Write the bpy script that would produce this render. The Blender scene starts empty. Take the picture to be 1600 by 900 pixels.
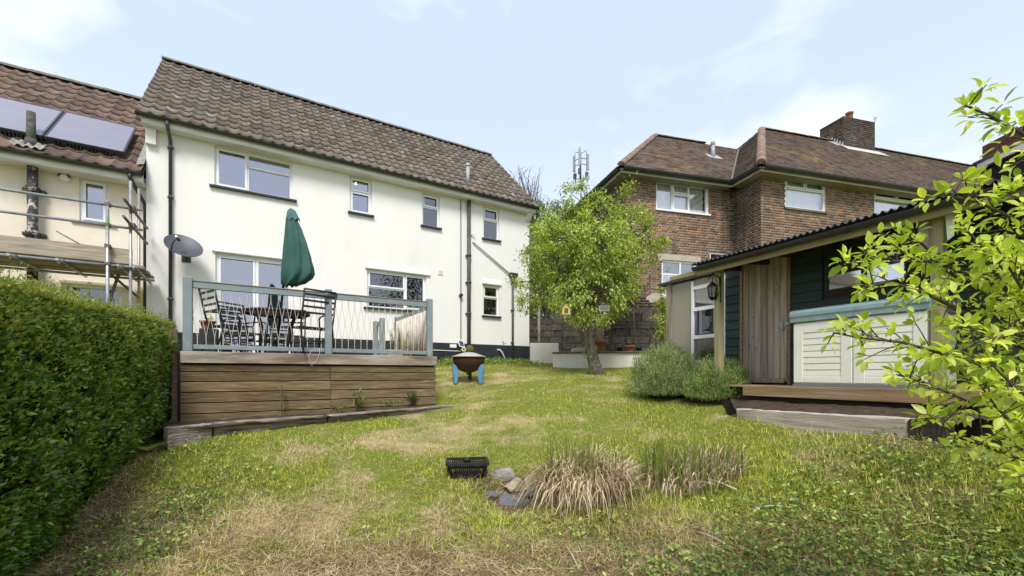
import bpy, math, random
import numpy as np
from mathutils import Vector, Matrix
random.seed(7)
rng = np.random.default_rng(7)
S = bpy.context.scene
COL = S.collection
# ---------------------------------------------------------------- camera, sky, sun, exposure
F, CX, HY, EYE = 682.0, 800.0, 585.0, 1.5
cam_d = bpy.data.cameras.new('camera')
cam = bpy.data.objects.new('camera', cam_d)
COL.objects.link(cam)
cam.location = (0, 0, EYE)
cam.rotation_euler = (math.radians(90), 0, 0)
cam_d.sensor_width = 36
cam_d.lens = 36 * F / 1600
cam_d.shift_y = (HY - 450) / 1600
cam_d.clip_start = 0.05
cam_d.clip_end = 2000
S.camera = cam
S.view_settings.view_transform = 'Standard'
S.view_settings.look = 'None'
S.view_settings.gamma = 1
S.view_settings.exposure = 0.95
SUN_EL, SUN_AZ = 52, 176       # azimuth clockwise from +Y: the sun stands behind the camera
world = bpy.data.worlds.new('World')
S.world = world
world.use_nodes = True
wt = world.node_tree
wt.nodes.clear()
def wn(t, **k):
    n = wt.nodes.new(t)
    for a, b in k.items():
        setattr(n, a, b)
    return n
sky = wn('ShaderNodeTexSky', sky_type='NISHITA', sun_disc=False, sun_elevation=math.radians(SUN_EL),
         sun_rotation=math.radians(SUN_AZ), altitude=60, air_density=1.0, dust_density=1.6, ozone_density=1.6)
geo = wn('ShaderNodeTexCoord')
mp = wn('ShaderNodeMapping')
mp.inputs['Scale'].default_value = (1.0, 1.0, 2.6)
wt.links.new(geo.outputs['Generated'], mp.inputs['Vector'])
nz = wn('ShaderNodeTexNoise')
nz.inputs['Scale'].default_value = 3.1
nz.inputs['Detail'].default_value = 7
nz.inputs['Roughness'].default_value = 0.48
nz.inputs['Distortion'].default_value = 0.3
wt.links.new(mp.outputs['Vector'], nz.inputs['Vector'])
rp = wn('ShaderNodeValToRGB')
rp.color_ramp.elements[0].position = 0.50
rp.color_ramp.elements[0].color = (0, 0, 0, 1)
rp.color_ramp.elements[1].position = 0.72
rp.color_ramp.elements[1].color = (0.85, 0.85, 0.85, 1)
wt.links.new(nz.outputs['Fac'], rp.inputs['Fac'])
mx = wn('ShaderNodeMix', data_type='RGBA')
wt.links.new(rp.outputs['Color'], mx.inputs['Factor'])
veil = wn('ShaderNodeMix', data_type='RGBA')      # thin high veil over the whole blue sky
veil.inputs['Factor'].default_value = 0.80
wt.links.new(sky.outputs['Color'], veil.inputs['A'])
veil.inputs['B'].default_value = (4.25, 5.0, 6.25, 1)
sepz = wn('ShaderNodeSeparateXYZ')
wt.links.new(geo.outputs['Generated'], sepz.inputs['Vector'])
hzn = wn('ShaderNodeMapRange')
hzn.inputs['From Min'].default_value = 0.02
hzn.inputs['From Max'].default_value = 0.50
hzn.inputs['To Min'].default_value = 0.95
hzn.inputs['To Max'].default_value = 0.0
wt.links.new(sepz.outputs['Z'], hzn.inputs['Value'])
low = wn('ShaderNodeMix', data_type='RGBA')      # paler towards the horizon
wt.links.new(hzn.outputs['Result'], low.inputs['Factor'])
wt.links.new(veil.outputs['Result'], low.inputs['A'])
low.inputs['B'].default_value = (5.4, 5.8, 6.3, 1)
wt.links.new(low.outputs['Result'], mx.inputs['A'])
mx.inputs['B'].default_value = (6.5, 6.6, 6.8, 1)      # brighter soft cloud, in the units of the sky
bg = wn('ShaderNodeBackground')
bg.inputs['Strength'].default_value = 0.10
wt.links.new(mx.outputs['Result'], bg.inputs['Color'])
wo = wn('ShaderNodeOutputWorld')
wt.links.new(bg.outputs['Background'], wo.inputs['Surface'])
sun_d = bpy.data.lights.new('sun', 'SUN')
sun_d.energy = 2.0
sun_d.angle = math.radians(18)
sun_d.color = (1.0, 0.965, 0.91)
sun = bpy.data.objects.new('sun', sun_d)
COL.objects.link(sun)
_a, _e = math.radians(SUN_AZ), math.radians(SUN_EL)
sun_dir = Vector((math.sin(_a) * math.cos(_e), math.cos(_a) * math.cos(_e), math.sin(_e)))
sun.rotation_euler = sun_dir.to_track_quat('Z', 'Y').to_euler()
sun.location = (0, -5, 30)

def P(px, py, Y):
    """point of the place seen at (px, py) of the 1600 x 900 photograph at depth Y"""
    return Vector(((px - CX) / F * Y, Y, EYE + (HY - py) / F * Y))

# ---------------------------------------------------------------- materials
class NT:
    def __init__(s, name):
        s.m = bpy.data.materials.new(name)
        s.m.use_nodes = True
        s.t = s.m.node_tree
        s.t.nodes.clear()
        s.out = s.t.nodes.new('ShaderNodeOutputMaterial')
    def n(s, t, ins=None, **k):
        x = s.t.nodes.new(t)
        for a, b in k.items():
            setattr(x, a, b)
        for a, b in (ins or {}).items():
            s.set(x.inputs[a], b)
        return x
    def set(s, sock, v):
        if isinstance(v, bpy.types.NodeSocket):
            s.t.links.new(v, sock)
        else:
            if isinstance(v, tuple) and len(v) == 3 and sock.type == 'RGBA':
                v = v + (1,)
            sock.default_value = v
    def math(s, op, a, b=0.0, c=None):
        x = s.n('ShaderNodeMath', operation=op)
        s.set(x.inputs[0], a)
        s.set(x.inputs[1], b)
        if c is not None:
            s.set(x.inputs[2], c)
        return x.outputs[0]
    def mix(s, f, a, b, bt='MIX'):
        x = s.n('ShaderNodeMix', data_type='RGBA', blend_type=bt)
        s.set(x.inputs['Factor'], f)
        s.set(x.inputs['A'], a)
        s.set(x.inputs['B'], b)
        return x.outputs['Result']
    def ramp(s, f, lo, hi):
        x = s.n('ShaderNodeMapRange', {'Value': f, 'From Min': lo, 'From Max': hi})
        return x.outputs['Result']
    def rnd(s):
        a = s.n('ShaderNodeObjectInfo').outputs['Random']
        b = s.n('ShaderNodeNewGeometry').outputs['Random Per Island']
        return s.math('FRACT', s.math('MULTIPLY', s.math('ADD', a, b), 7.31))
    def coord(s, kind, stretch):
        tc = s.n('ShaderNodeTexCoord').outputs['Object'] if kind == 'Object' else s.n('ShaderNodeNewGeometry').outputs['Position']
        v = tc
        if kind == 'Object':
            r = s.math('MULTIPLY', s.n('ShaderNodeObjectInfo').outputs['Random'], 37.0)
            va = s.n('ShaderNodeVectorMath', operation='ADD')
            s.set(va.inputs[0], v)
            s.set(va.inputs[1], r)
            v = va.outputs[0]
        mpn = s.n('ShaderNodeMapping', {'Vector': v, 'Scale': stretch})
        return mpn.outputs['Vector']
    def noise(s, v, scale, detail=4, rough=0.55, dist=0.0):
        return s.n('ShaderNodeTexNoise', {'Vector': v, 'Scale': scale, 'Detail': detail, 'Roughness': rough, 'Distortion': dist}).outputs['Fac']

def gmat(name, c1, c2=None, c3=None, scale=4, lo=0.35, hi=0.65, c3scale=1.2, c3lo=0.55, c3hi=0.7, rough=0.8, bump=0.15, bscale=40,
         stretch=(1, 1, 1), rnd=0.0, spec=0.3, metal=0.0, coord='Object', hue=None, bdist=0.01, coat=0.0):
    t = NT(name)
    v = t.coord(coord, stretch)
    c2 = c2 or tuple(x * 0.85 for x in c1)
    col = t.mix(t.ramp(t.noise(v, scale, 6), lo, hi), c1, c2)
    if c3:
        col = t.mix(t.ramp(t.noise(v, c3scale, 5, 0.6, 0.4), c3lo, c3hi), col, c3)
    if rnd:
        r = t.rnd()
        f = t.math('ADD', 1 - rnd, t.math('MULTIPLY', r, 2 * rnd))
        cc = t.n('ShaderNodeCombineColor', {'Red': f, 'Green': f, 'Blue': f}).outputs['Color']
        col = t.mix(1.0, col, cc, 'MULTIPLY')
        if hue:
            r2 = t.math('FRACT', t.math('MULTIPLY', r, 17.7))
            col = t.mix(t.ramp(r2, hue[1], 1.0), col, hue[0])
    b = t.n('ShaderNodeBsdfPrincipled', {'Base Color': col, 'Roughness': rough, 'Metallic': metal, 'Specular IOR Level': spec, 'Coat Weight': coat})
    if bump:
        bn = t.n('ShaderNodeBump', {'Height': t.noise(v, bscale, 5, 0.6), 'Strength': bump, 'Distance': bdist})
        t.set(b.inputs['Normal'], bn.outputs['Normal'])
    t.t.links.new(b.outputs[0], t.out.inputs['Surface'])
    return t.m

def leafmat(name, cols, trans=0.35, rough=0.45, spec=0.35, patch=3.0):
    """cols: dark, mid, light; varied leaf by leaf and clump by clump"""
    t = NT(name)
    r = t.rnd()
    v = t.coord('World', (1, 1, 1))
    nn = t.noise(v, patch, 2)
    k = t.math('ADD', t.math('MULTIPLY', r, 0.75), t.math('MULTIPLY', t.math('SUBTRACT', nn, 0.35), 0.8))
    cr = t.n('ShaderNodeValToRGB')
    e = cr.color_ramp.elements
    e[0].position = 0.05; e[0].color = cols[0] + (1,)
    e[1].position = 0.95; e[1].color = cols[-1] + (1,)
    for i, c in enumerate(cols[1:-1]):
        q = e.new(0.05 + 0.9 * (i + 1) / (len(cols) - 1))
        q.color = c + (1,)
    t.t.links.new(k, cr.inputs['Fac'])
    col = cr.outputs['Color']
    b = t.n('ShaderNodeBsdfPrincipled', {'Base Color': col, 'Roughness': rough, 'Specular IOR Level': spec})
    tc = t.mix(1.0, col, (1.5, 1.6, 0.7), 'MULTIPLY')
    tr = t.n('ShaderNodeBsdfTranslucent', {'Color': tc})
    ms = t.n('ShaderNodeMixShader', {'Fac': trans})
    t.t.links.new(b.outputs[0], ms.inputs[1])
    t.t.links.new(tr.outputs[0], ms.inputs[2])
    t.t.links.new(ms.outputs[0], t.out.inputs['Surface'])
    return t.m

def glassmat(name, refl=0.32, tint=(0.8, 0.84, 0.9), rc=(0.9, 0.9, 1.0), rough=0.01, frost=0.0):
    t = NT(name)
    fc = t.n('ShaderNodeLayerWeight', {'Blend': 0.5}).outputs['Facing']
    f = t.math('MINIMUM', t.math('ADD', t.math('MULTIPLY', t.math('POWER', fc, 3.0), 0.7), refl), 1.0)
    a = t.n('ShaderNodeBsdfTransparent', {'Color': tint})
    g = t.n('ShaderNodeBsdfGlossy', {'Color': rc, 'Roughness': rough})
    ms = t.n('ShaderNodeMixShader', {'Fac': f})
    t.t.links.new(a.outputs[0], ms.inputs[1])
    t.t.links.new(g.outputs[0], ms.inputs[2])
    o = ms.outputs[0]
    if frost:
        d = t.n('ShaderNodeBsdfDiffuse', {'Color': (0.66, 0.61, 0.49)})
        tl = t.n('ShaderNodeBsdfTranslucent', {'Color': (0.66, 0.60, 0.46)})
        m2 = t.n('ShaderNodeMixShader', {'Fac': 0.5})
        t.t.links.new(d.outputs[0], m2.inputs[1])
        t.t.links.new(tl.outputs[0], m2.inputs[2])
        m3 = t.n('ShaderNodeMixShader', {'Fac': frost})
        t.t.links.new(o, m3.inputs[1])
        t.t.links.new(m2.outputs[0], m3.inputs[2])
        o = m3.outputs[0]
    t.t.links.new(o, t.out.inputs['Surface'])
    return t.m

M = {}
M['render'] = gmat('cream_render', (0.81, 0.79, 0.75), (0.785, 0.762, 0.715), (0.68, 0.65, 0.58), scale=1.4, c3scale=1.6, c3lo=0.64, c3hi=1.1, stretch=(1, 1, .28), rough=0.9, bump=0.5, bscale=55)
M['render2'] = gmat('warm_render', (0.80, 0.72, 0.59), (0.74, 0.66, 0.54), (0.62, 0.53, 0.42), scale=0.9, c3scale=2.0, c3lo=0.56, c3hi=0.95, rough=0.9, bump=0.35, bscale=55)
M['white_wall'] = gmat('white_painted_wall', (0.76, 0.71, 0.64), (0.68, 0.62, 0.55), (0.5, 0.45, 0.36), scale=2, c3scale=3, c3lo=0.6, c3hi=0.9, rough=0.85, bump=0.4, bscale=30)
M['plinth'] = gmat('charcoal_paint', (0.035, 0.037, 0.045), (0.025, 0.027, 0.034), scale=3, rough=0.6, bump=0.3, bscale=25)
M['upvc'] = gmat('white_plastic', (0.82, 0.82, 0.82), (0.78, 0.78, 0.78), scale=2, rough=0.35, bump=0.0, spec=0.5)
M['fascia'] = gmat('white_fascia', (0.78, 0.77, 0.73), (0.62, 0.61, 0.56), scale=5, stretch=(0.3, 1, 1), rough=0.55, bump=0.05)
M['gutter'] = gmat('black_plastic', (0.022, 0.022, 0.026), (0.035, 0.035, 0.038), scale=6, rough=0.42, bump=0.08, spec=0.5)
M['grey_pipe'] = gmat('dark_grey_pipe', (0.05, 0.05, 0.055), (0.075, 0.075, 0.08), scale=6, rough=0.5, bump=0.08, spec=0.45)
M['pantile'] = gmat('pantile', (0.170, 0.138, 0.110), (0.10, 0.084, 0.070), (0.36, 0.335, 0.28), scale=7, c3scale=5.0, c3lo=0.54, c3hi=0.80, rough=0.92, bump=0.6, bscale=60, rnd=0.28, hue=((0.19, 0.14, 0.105), 0.7), bdist=0.006)
M['pantile2'] = gmat('pantile_brown', (0.19, 0.135, 0.108), (0.11, 0.08, 0.066), (0.23, 0.17, 0.11), scale=7, c3scale=5.0, c3lo=0.6, c3hi=0.85, rough=0.92, bump=0.6, bscale=60, rnd=0.25, hue=((0.21, 0.14, 0.105), 0.65), bdist=0.006)
M['mortar_dark'] = gmat('ridge_mortar', (0.12, 0.105, 0.085), (0.2, 0.18, 0.15), scale=9, rough=0.95, bump=0.5)
M['felt'] = gmat('dark_roof_felt', (0.03, 0.025, 0.022), rough=0.95)
M['soil'] = gmat('soil', (0.045, 0.03, 0.02), (0.09, 0.06, 0.04), scale=12, rough=1.0, bump=1.0, bscale=30, bdist=0.03)
M['lead'] = gmat('grey_lead', (0.30, 0.31, 0.33), (0.42, 0.42, 0.44), scale=6, rough=0.6, bump=0.3)
M['steel'] = gmat('galvanised_steel', (0.42, 0.43, 0.45), (0.30, 0.31, 0.33), (0.2, 0.15, 0.11), scale=9, c3scale=6, c3lo=0.62, c3hi=0.8, rough=0.42, metal=0.55, bump=0.1)
M['rust_clamp'] = gmat('rusty_clamp', (0.13, 0.09, 0.07), (0.22, 0.2, 0.19), scale=20, rough=0.7, metal=0.4, bump=0.3)
M['scaf_board'] = gmat('scaffold_board', (0.40, 0.34, 0.27), (0.24, 0.19, 0.14), (0.13, 0.1, 0.08), scale=5, c3scale=3, c3lo=0.6, c3hi=0.85, stretch=(0.5, 6, 6), rough=0.9, bump=0.4, bscale=15, rnd=0.12)
M['glass'] = glassmat('window_glass', refl=.30, rc=(.96, .93, .98))
M['glass_dark'] = glassmat('window_glass_lower', refl=0.16, tint=(0.6, 0.64, 0.66), rc=(.96, .93, .96))
M['glass_pale'] = glassmat('window_glass_pale', refl=0.22, tint=(0.97, 0.97, 0.97), rc=(1, 1, 1))
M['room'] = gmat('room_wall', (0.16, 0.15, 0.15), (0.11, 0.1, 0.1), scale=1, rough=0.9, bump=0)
M['net'] = gmat('net_curtain', (0.90, 0.90, 0.90), (0.74, 0.75, 0.76), scale=9, stretch=(6, 6, 0.3), rough=0.9, bump=0.0)
M['white_board'] = gmat('white_gloss_board', (0.8, 0.8, 0.8), (0.7, 0.7, 0.7), scale=3, rough=0.5, bump=0.0)

# ---------------------------------------------------------------- mesh building
def R(d):
    return math.radians(d)
class MB:
    def __init__(s):
        s.v = []; s.f = []; s.smooth = []
    def add(s, vs, fs, M4=None, smooth=False):
        o = len(s.v)
        if M4 is not None:
            vs = [M4 @ Vector(v) for v in vs]
        s.v += [tuple(v) for v in vs]
        s.f += [tuple(i + o for i in f) for f in fs]
        s.smooth += [smooth] * len(fs)
        return s
    def box(s, x0, x1, y0, y1, z0, z1, M4=None):
        return s.add([(x0, y0, z0), (x1, y0, z0), (x1, y1, z0), (x0, y1, z0), (x0, y0, z1), (x1, y0, z1), (x1, y1, z1), (x0, y1, z1)],
                     [(0, 3, 2, 1), (4, 5, 6, 7), (0, 1, 5, 4), (1, 2, 6, 5), (2, 3, 7, 6), (3, 0, 4, 7)], M4)
    def beam(s, a, b, w, h, up=(0, 0, 1)):
        """rectangular bar from a to b, w wide, h high"""
        a = Vector(a); b = Vector(b)
        d = b - a
        L = d.length
        z = Vector(up)
        x = d.normalized()
        y = z.cross(x)
        if y.length < 1e-4:
            y = Vector((0, 1, 0)).cross(x)
        y.normalize()
        z = x.cross(y)
        m = Matrix((x, y, z)).transposed().to_4x4()
        m.translation = a
        return s.box(0, L, -w / 2, w / 2, -h / 2, h / 2, m)
    def tube(s, pts, r, n=10, cap=True, smooth=True):
        pts = [Vector(p) for p in pts]
        rs = r if isinstance(r, (list, tuple)) else [r] * len(pts)
        rings = []
        prev = None
        for i, p in enumerate(pts):
            if i == 0:
                d = pts[1] - p
            elif i == len(pts) - 1:
                d = p - pts[i - 1]
            else:
                d = (pts[i + 1] - p).normalized() + (p - pts[i - 1]).normalized()
            d.normalize()
            if prev is None:
                u = Vector((0, 0, 1)) if abs(d.z) < 0.9 else Vector((1, 0, 0))
                u = (u - d * u.dot(d)).normalized()
            else:
                u = (prev - d * prev.dot(d)).normalized()
            prev = u
            w = d.cross(u)
            rings.append([p + (u * math.cos(2 * math.pi * k / n) + w * math.sin(2 * math.pi * k / n)) * rs[i] for k in range(n)])
        vs = [q for ring in rings for q in ring]
        fs = []
        for i in range(len(pts) - 1):
            for k in range(n):
                a = i * n + k; b = i * n + (k + 1) % n
                fs.append((a, b, b + n, a + n))
        s.add(vs, fs, smooth=smooth)
        if cap:
            o = len(s.v) - len(vs)
            s.f.append(tuple(o + k for k in reversed(range(n)))); s.smooth.append(False)
            e = o + (len(pts) - 1) * n
            s.f.append(tuple(e + k for k in range(n))); s.smooth.append(False)
        return s
    def lathe(s, prof, n=24, M4=None, smooth=True, a0=0, a1=360):
        full = abs(a1 - a0) >= 359.9
        m = n if full else n + 1
        vs = []
        for (r, z) in prof:
            for k in range(m):
                a = R(a0 + (a1 - a0) * k / n)
                vs.append((r * math.cos(a), r * math.sin(a), z))
        fs = []
        for i in range(len(prof) - 1):
            for k in range(n):
                k2 = (k + 1) % m
                fs.append((i * m + k, i * m + k2, (i + 1) * m + k2, (i + 1) * m + k))
        return s.add(vs, fs, M4, smooth)
    def prism(s, poly, d0, d1, axis='y', M4=None):
        """extrude a 2-D polygon: axis 'y' takes (x, z) points, 'z' takes (x, y), 'x' takes (y, z)"""
        n = len(poly)
        def pt(p, d):
            return (p[0], d, p[1]) if axis == 'y' else ((p[0], p[1], d) if axis == 'z' else (d, p[0], p[1]))
        vs = [pt(p, d0) for p in poly] + [pt(p, d1) for p in poly]
        fs = [tuple(range(n)), tuple(range(2 * n - 1, n - 1, -1))] + [(i, i + n, (i + 1) % n + n, (i + 1) % n) for i in range(n)]
        return s.add(vs, fs, M4)
    def quad(s, a, b, c, d):
        return s.add([a, b, c, d], [(0, 1, 2, 3)])
    def mesh(s, name, mat=None, fix=True):
        me = bpy.data.meshes.new(name)
        me.from_pydata(s.v, [], s.f)
        if mat:
            me.materials.append(mat)
        if any(s.smooth):
            me.polygons.foreach_set('use_smooth', s.smooth)
        if fix:
            import bmesh
            bm = bmesh.new(); bm.from_mesh(me)
            bmesh.ops.recalc_face_normals(bm, faces=bm.faces)
            bm.to_mesh(me); bm.free()
        me.update()
        return me
    def build(s, name, mat, parent=None, bevel=0, label=None, kind=None):
        o = bpy.data.objects.new(name, s.mesh(name, mat))
        COL.objects.link(o)
        if parent is not None:
            o.parent = parent
        if bevel:
            b = o.modifiers.new('bevel', 'BEVEL')
            b.width = bevel; b.segments = 1; b.limit_method = 'ANGLE'; b.angle_limit = R(40)
        if label:
            o['label'] = label
        if kind:
            o['kind'] = kind
        return o
def thing(name, label, cat, loc=(0, 0, 0), rotz=0, group=None):
    o = bpy.data.objects.new(name, None)
    COL.objects.link(o)
    o.location = loc
    o.rotation_euler = (0, 0, rotz)
    o['label'] = label
    o['category'] = cat
    if group:
        o['group'] = group
    o.empty_display_size = 0.2
    return o
def piece(name, me, parent, m4):
    o = bpy.data.objects.new(name, me)
    COL.objects.link(o)
    o.parent = parent
    o.matrix_basis = m4
    return o
def tag(o, label, cat, group=None):
    o['label'] = label; o['category'] = cat
    if group:
        o['group'] = group
    return o
def copy_thing(o, loc, rotz=None, label=None, scale=None):
    c = o.copy(); COL.objects.link(c)
    c.location = loc
    if rotz is not None:
        c.rotation_euler = (0, 0, rotz)
    if scale:
        c.scale = (scale,) * 3
    if label:
        c['label'] = label
    for ch in o.children:
        d = ch.copy(); COL.objects.link(d); d.parent = c
        for g in ch.children:
            e = g.copy(); COL.objects.link(e); e.parent = d
    return c

class Bulk:
    """many copies of small templates, in one mesh, through numpy"""
    def __init__(s):
        s.V = []; s.Fv = []; s.Fl = []; s.off = 0; s.C = []
    def add(s, tv, tf, mats, pos, col=None):
        tv = np.asarray(tv, float); mats = np.asarray(mats, float); pos = np.asarray(pos, float)
        n, k = len(pos), len(tv)
        if n == 0:
            return
        V = np.einsum('nij,kj->nki', mats, tv) + pos[:, None, :]
        s.V.append(V.reshape(-1, 3))
        base = s.off + np.arange(n)[:, None] * k
        for f in tf:
            s.Fv.append((base + np.array(f)[None, :]).reshape(-1))
            s.Fl.append(np.full(n, len(f)))
        if col is not None:
            s.C.append(np.repeat(col, k))
        s.off += n * k
    def build(s, name, mat, parent=None, smooth=False, kind='stuff', attr=None):
        me = bpy.data.meshes.new(name)
        V = np.concatenate(s.V); Fv = np.concatenate(s.Fv).astype(np.int32); Fl = np.concatenate(s.Fl).astype(np.int32)
        me.vertices.add(len(V)); me.vertices.foreach_set('co', V.astype(np.float32).ravel())
        me.loops.add(len(Fv)); me.loops.foreach_set('vertex_index', Fv)
        me.polygons.add(len(Fl))
        st = np.concatenate([[0], np.cumsum(Fl)[:-1]]).astype(np.int32)
        me.polygons.foreach_set('loop_start', st)
        if smooth:
            me.polygons.foreach_set('use_smooth', np.ones(len(Fl), bool))
        if s.C:
            a = me.attributes.new(attr or 'dry', 'FLOAT', 'POINT')
            a.data.foreach_set('value', np.concatenate(s.C).astype(np.float32))
        me.materials.append(mat)
        me.update(calc_edges=True)
        o = bpy.data.objects.new(name, me)
        COL.objects.link(o)
        if parent is not None:
            o.parent = parent
        if kind:
            o['kind'] = kind
        return o

def frames(d, nrm):
    """rotation matrices whose columns are side, d (length), normal, for arrays of directions and rough normals"""
    d = d / np.linalg.norm(d, axis=1, keepdims=True)
    s = np.cross(d, nrm)
    ln = np.linalg.norm(s, axis=1, keepdims=True)
    s = np.where(ln < 1e-5, np.array([[1.0, 0, 0]]), s / np.maximum(ln, 1e-5))
    n = np.cross(s, d)
    return np.stack([s, d, n], axis=2)
def scaled(m, sx, sy, sz=None):
    sz = sx if sz is None else sz
    return m * np.stack([sx, sy, sz], axis=1)[:, None, :]
def unit(n):
    v = rng.normal(size=(n, 3))
    return v / np.linalg.norm(v, axis=1, keepdims=True)

class Frame:
    """a local frame: x along a front, y into it, z up"""
    def __init__(s, ox, oy, deg):
        s.o = Vector((ox, oy, 0)); s.a = R(deg)
        s.dx = Vector((math.cos(s.a), math.sin(s.a), 0)); s.dy = Vector((-math.sin(s.a), math.cos(s.a), 0))
    def hit(s, px, py, yl=0.0):
        r = Vector(((px - CX) / F, 1, (HY - py) / F))
        # (r*t - o).dy = yl
        t = (yl + s.o.dot(s.dy)) / r.dot(s.dy)
        w = r * t - s.o
        return w.dot(s.dx), r.z * t + EYE
    def x(s, px, yl=0.0):
        return s.hit(px, HY, yl)[0]
    def hitx(s, px, py, xl):
        """local (y, z) where the pixel's ray meets the plane x = xl"""
        r = Vector(((px - CX) / F, 1, (HY - py) / F))
        t = (xl + s.o.dot(s.dx)) / r.dot(s.dx)
        w = r * t - s.o
        return w.dot(s.dy), r.z * t + EYE
    def w(s, x, y, z=0.0):
        p = s.o + s.dx * x + s.dy * y
        return Vector((p.x, p.y, z))
    def loc(s, p):
        q = Vector((p[0], p[1], 0)) - s.o
        return Vector((q.dot(s.dx), q.dot(s.dy), p[2]))
W = Frame(-7.6, 9.07, 31.08)     # the white house: x along its garden front
B = Frame(7.13, 12.5, 15.1)      # the brick house
SH = Frame(4.0, 6.9, -63.05)     # the shed: x runs towards the camera
D = Frame(-4.52, 5.95, 31.08)    # the deck

def vnoise(x, y, seed=0):
    """value noise, 0..1"""
    xi = np.floor(x).astype(int); yi = np.floor(y).astype(int)
    fx = x - xi; fy = y - yi
    fx = fx * fx * (3 - 2 * fx); fy = fy * fy * (3 - 2 * fy)
    def h(a, b):
        n = (a * 374761393 + b * 668265263 + seed * 144269) & 0x7fffffff
        n = ((n ^ (n >> 13)) * 1274126177) & 0x7fffffff
        return ((n ^ (n >> 16)) & 0xffff) / 65535.0
    return (h(xi, yi) * (1 - fx) + h(xi + 1, yi) * fx) * (1 - fy) + (h(xi, yi + 1) * (1 - fx) + h(xi + 1, yi + 1) * fx) * fy
def fbm(x, y, seed=0):
    return 0.5 * vnoise(x, y, seed) + 0.27 * vnoise(x * 2.1, y * 2.1, seed + 1) + 0.15 * vnoise(x * 4.3, y * 4.3, seed + 2) + 0.08 * vnoise(x * 9, y * 9, seed + 3)

# ---------------------------------------------------------------- terrain
_pix = [(800, 900, 3.25), (75, 890, 3.3), (262, 692, 5.6), (300, 690, 5.2), (511, 662, 6.4), (708, 638, 7.8), (733, 598, 9.4),
        (826, 566, 13.9), (930, 584, 11), (1035, 571, 11.5), (1060, 638, 7), (1155, 651, 5.9), (1290, 672, 4.8), (1420, 694, 3.85), (780, 795, 4.3),
        (1500, 900, 2.9), (1500, 730, 3.45), (650, 720, 5.2), (850, 640, 7.2), (1100, 730, 4.9), (880, 600, 9.3), (700, 578, 11.0), (1250, 900, 3.0), (400, 900, 3.2), (480, 760, 4.5)]
_cp = [(P(*q).x, P(*q).y, P(*q).z) for q in _pix]
_cp += [(0, 0, 0.0), (0, -5, -.6), (5, -3, .1), (-6, -3, -.5), (-8, 5, .7), (-8, 9, 1.5), (-10, 2, 0.0), (8, 5, 1.4), (8, 10, 2.0), (10, 14, 2.4),
        (3, 17, 2.2), (-5, 16, 2.0), (14, 8, 2.0), (-12, 12, 1.8), (12, 0, 1.0)]
_cp = np.array(_cp)
def _tps(r2):
    return 0.5 * r2 * np.log(r2 + 1e-9)
_n = len(_cp)
_d2 = ((_cp[:, None, :2] - _cp[None, :, :2]) ** 2).sum(2)
_A = np.zeros((_n + 3, _n + 3))
_A[:_n, :_n] = _tps(_d2) + np.eye(_n) * 0.15
_A[:_n, _n] = 1; _A[:_n, _n + 1:] = _cp[:, :2]; _A[_n:, :_n] = _A[:_n, _n:].T
_w = np.linalg.solve(_A, np.concatenate([_cp[:, 2], np.zeros(3)]))
def GZ(x, y):
    x = np.asarray(x, float); y = np.asarray(y, float)
    xc = np.clip(x, -14, 15); yc = np.clip(y, -6, 17)
    r2 = (xc[..., None] - _cp[:, 0]) ** 2 + (yc[..., None] - _cp[:, 1]) ** 2
    z = (_tps(r2) * _w[:_n]).sum(-1) + _w[_n] + _w[_n + 1] * xc + _w[_n + 2] * yc
    z = z + 0.05 * (fbm(x * 0.9 + 50, y * 0.9 + 50, 3) - 0.5)
    # the small pond hollow beside the dry reeds
    z = z - 0.16 * np.exp(-(((x + 0.02) / 0.33) ** 2 + ((y - 4.62) / 0.36) ** 2) ** 2)
    # the ground drops behind the pale sleeper, where the soil bed lies
    qx = (x - 4.0) * .4532 - (y - 6.9) * .8914
    qy = (x - 4.0) * .8914 + (y - 6.9) * .4532
    e_ = np.clip((qy + 1.30 + .196 * (qx - .416) - .03) / .10, 0, 1) * np.clip((qx + .15) / .2, 0, 1)
    z = z - .30 * e_
    return z
def gz(x, y):
    return float(GZ(np.array([x]), np.array([y]))[0])
def blob(x, y, cx, cy, sx, sy=None):
    sy = sy or sx
    return np.exp(-(((x - cx) / sx) ** 2 + ((y - cy) / sy) ** 2))
def bp(px, py, Y):
    p = P(px, py, Y); return p.x, p.y
def DRY(x, y):
    """how dried out the turf is, 0 green .. 1 straw"""
    d = 0.30 + 1.1 * (fbm(x * 1.3 + 9, y * 1.5 + 4, 11) - 0.5) + 0.75 * (fbm(x * 3.1, y * 3.4, 21) - 0.5)
    d = d + 0.24 * blob(x, y, -2.2, 4.2, 0.8, 0.7) + 0.38 * blob(x, y, -1.6, 6.0, 1.0, 0.5) + 0.35 * blob(x, y, 0.2, 6.7, 1.3, 0.35)
    d = d + 0.30 * blob(x, y, -2.6, 3.3, 0.9, 0.5) + 0.25 * blob(x, y, 0.3, 10.2, 1.6, 0.5) + 0.2 * blob(x, y, -0.3, 8.4, 0.7, 0.4)
    d = d - 0.12 * blob(x, y, 2.4, 4.7, 1.2, 0.9) - 0.3 * blob(x, y, -3.6, 5.0, 0.6, 0.8) - 0.2 * blob(x, y, -1.0, 4.9, 0.7, 0.5)
    return np.clip(d, 0, 1)
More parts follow.
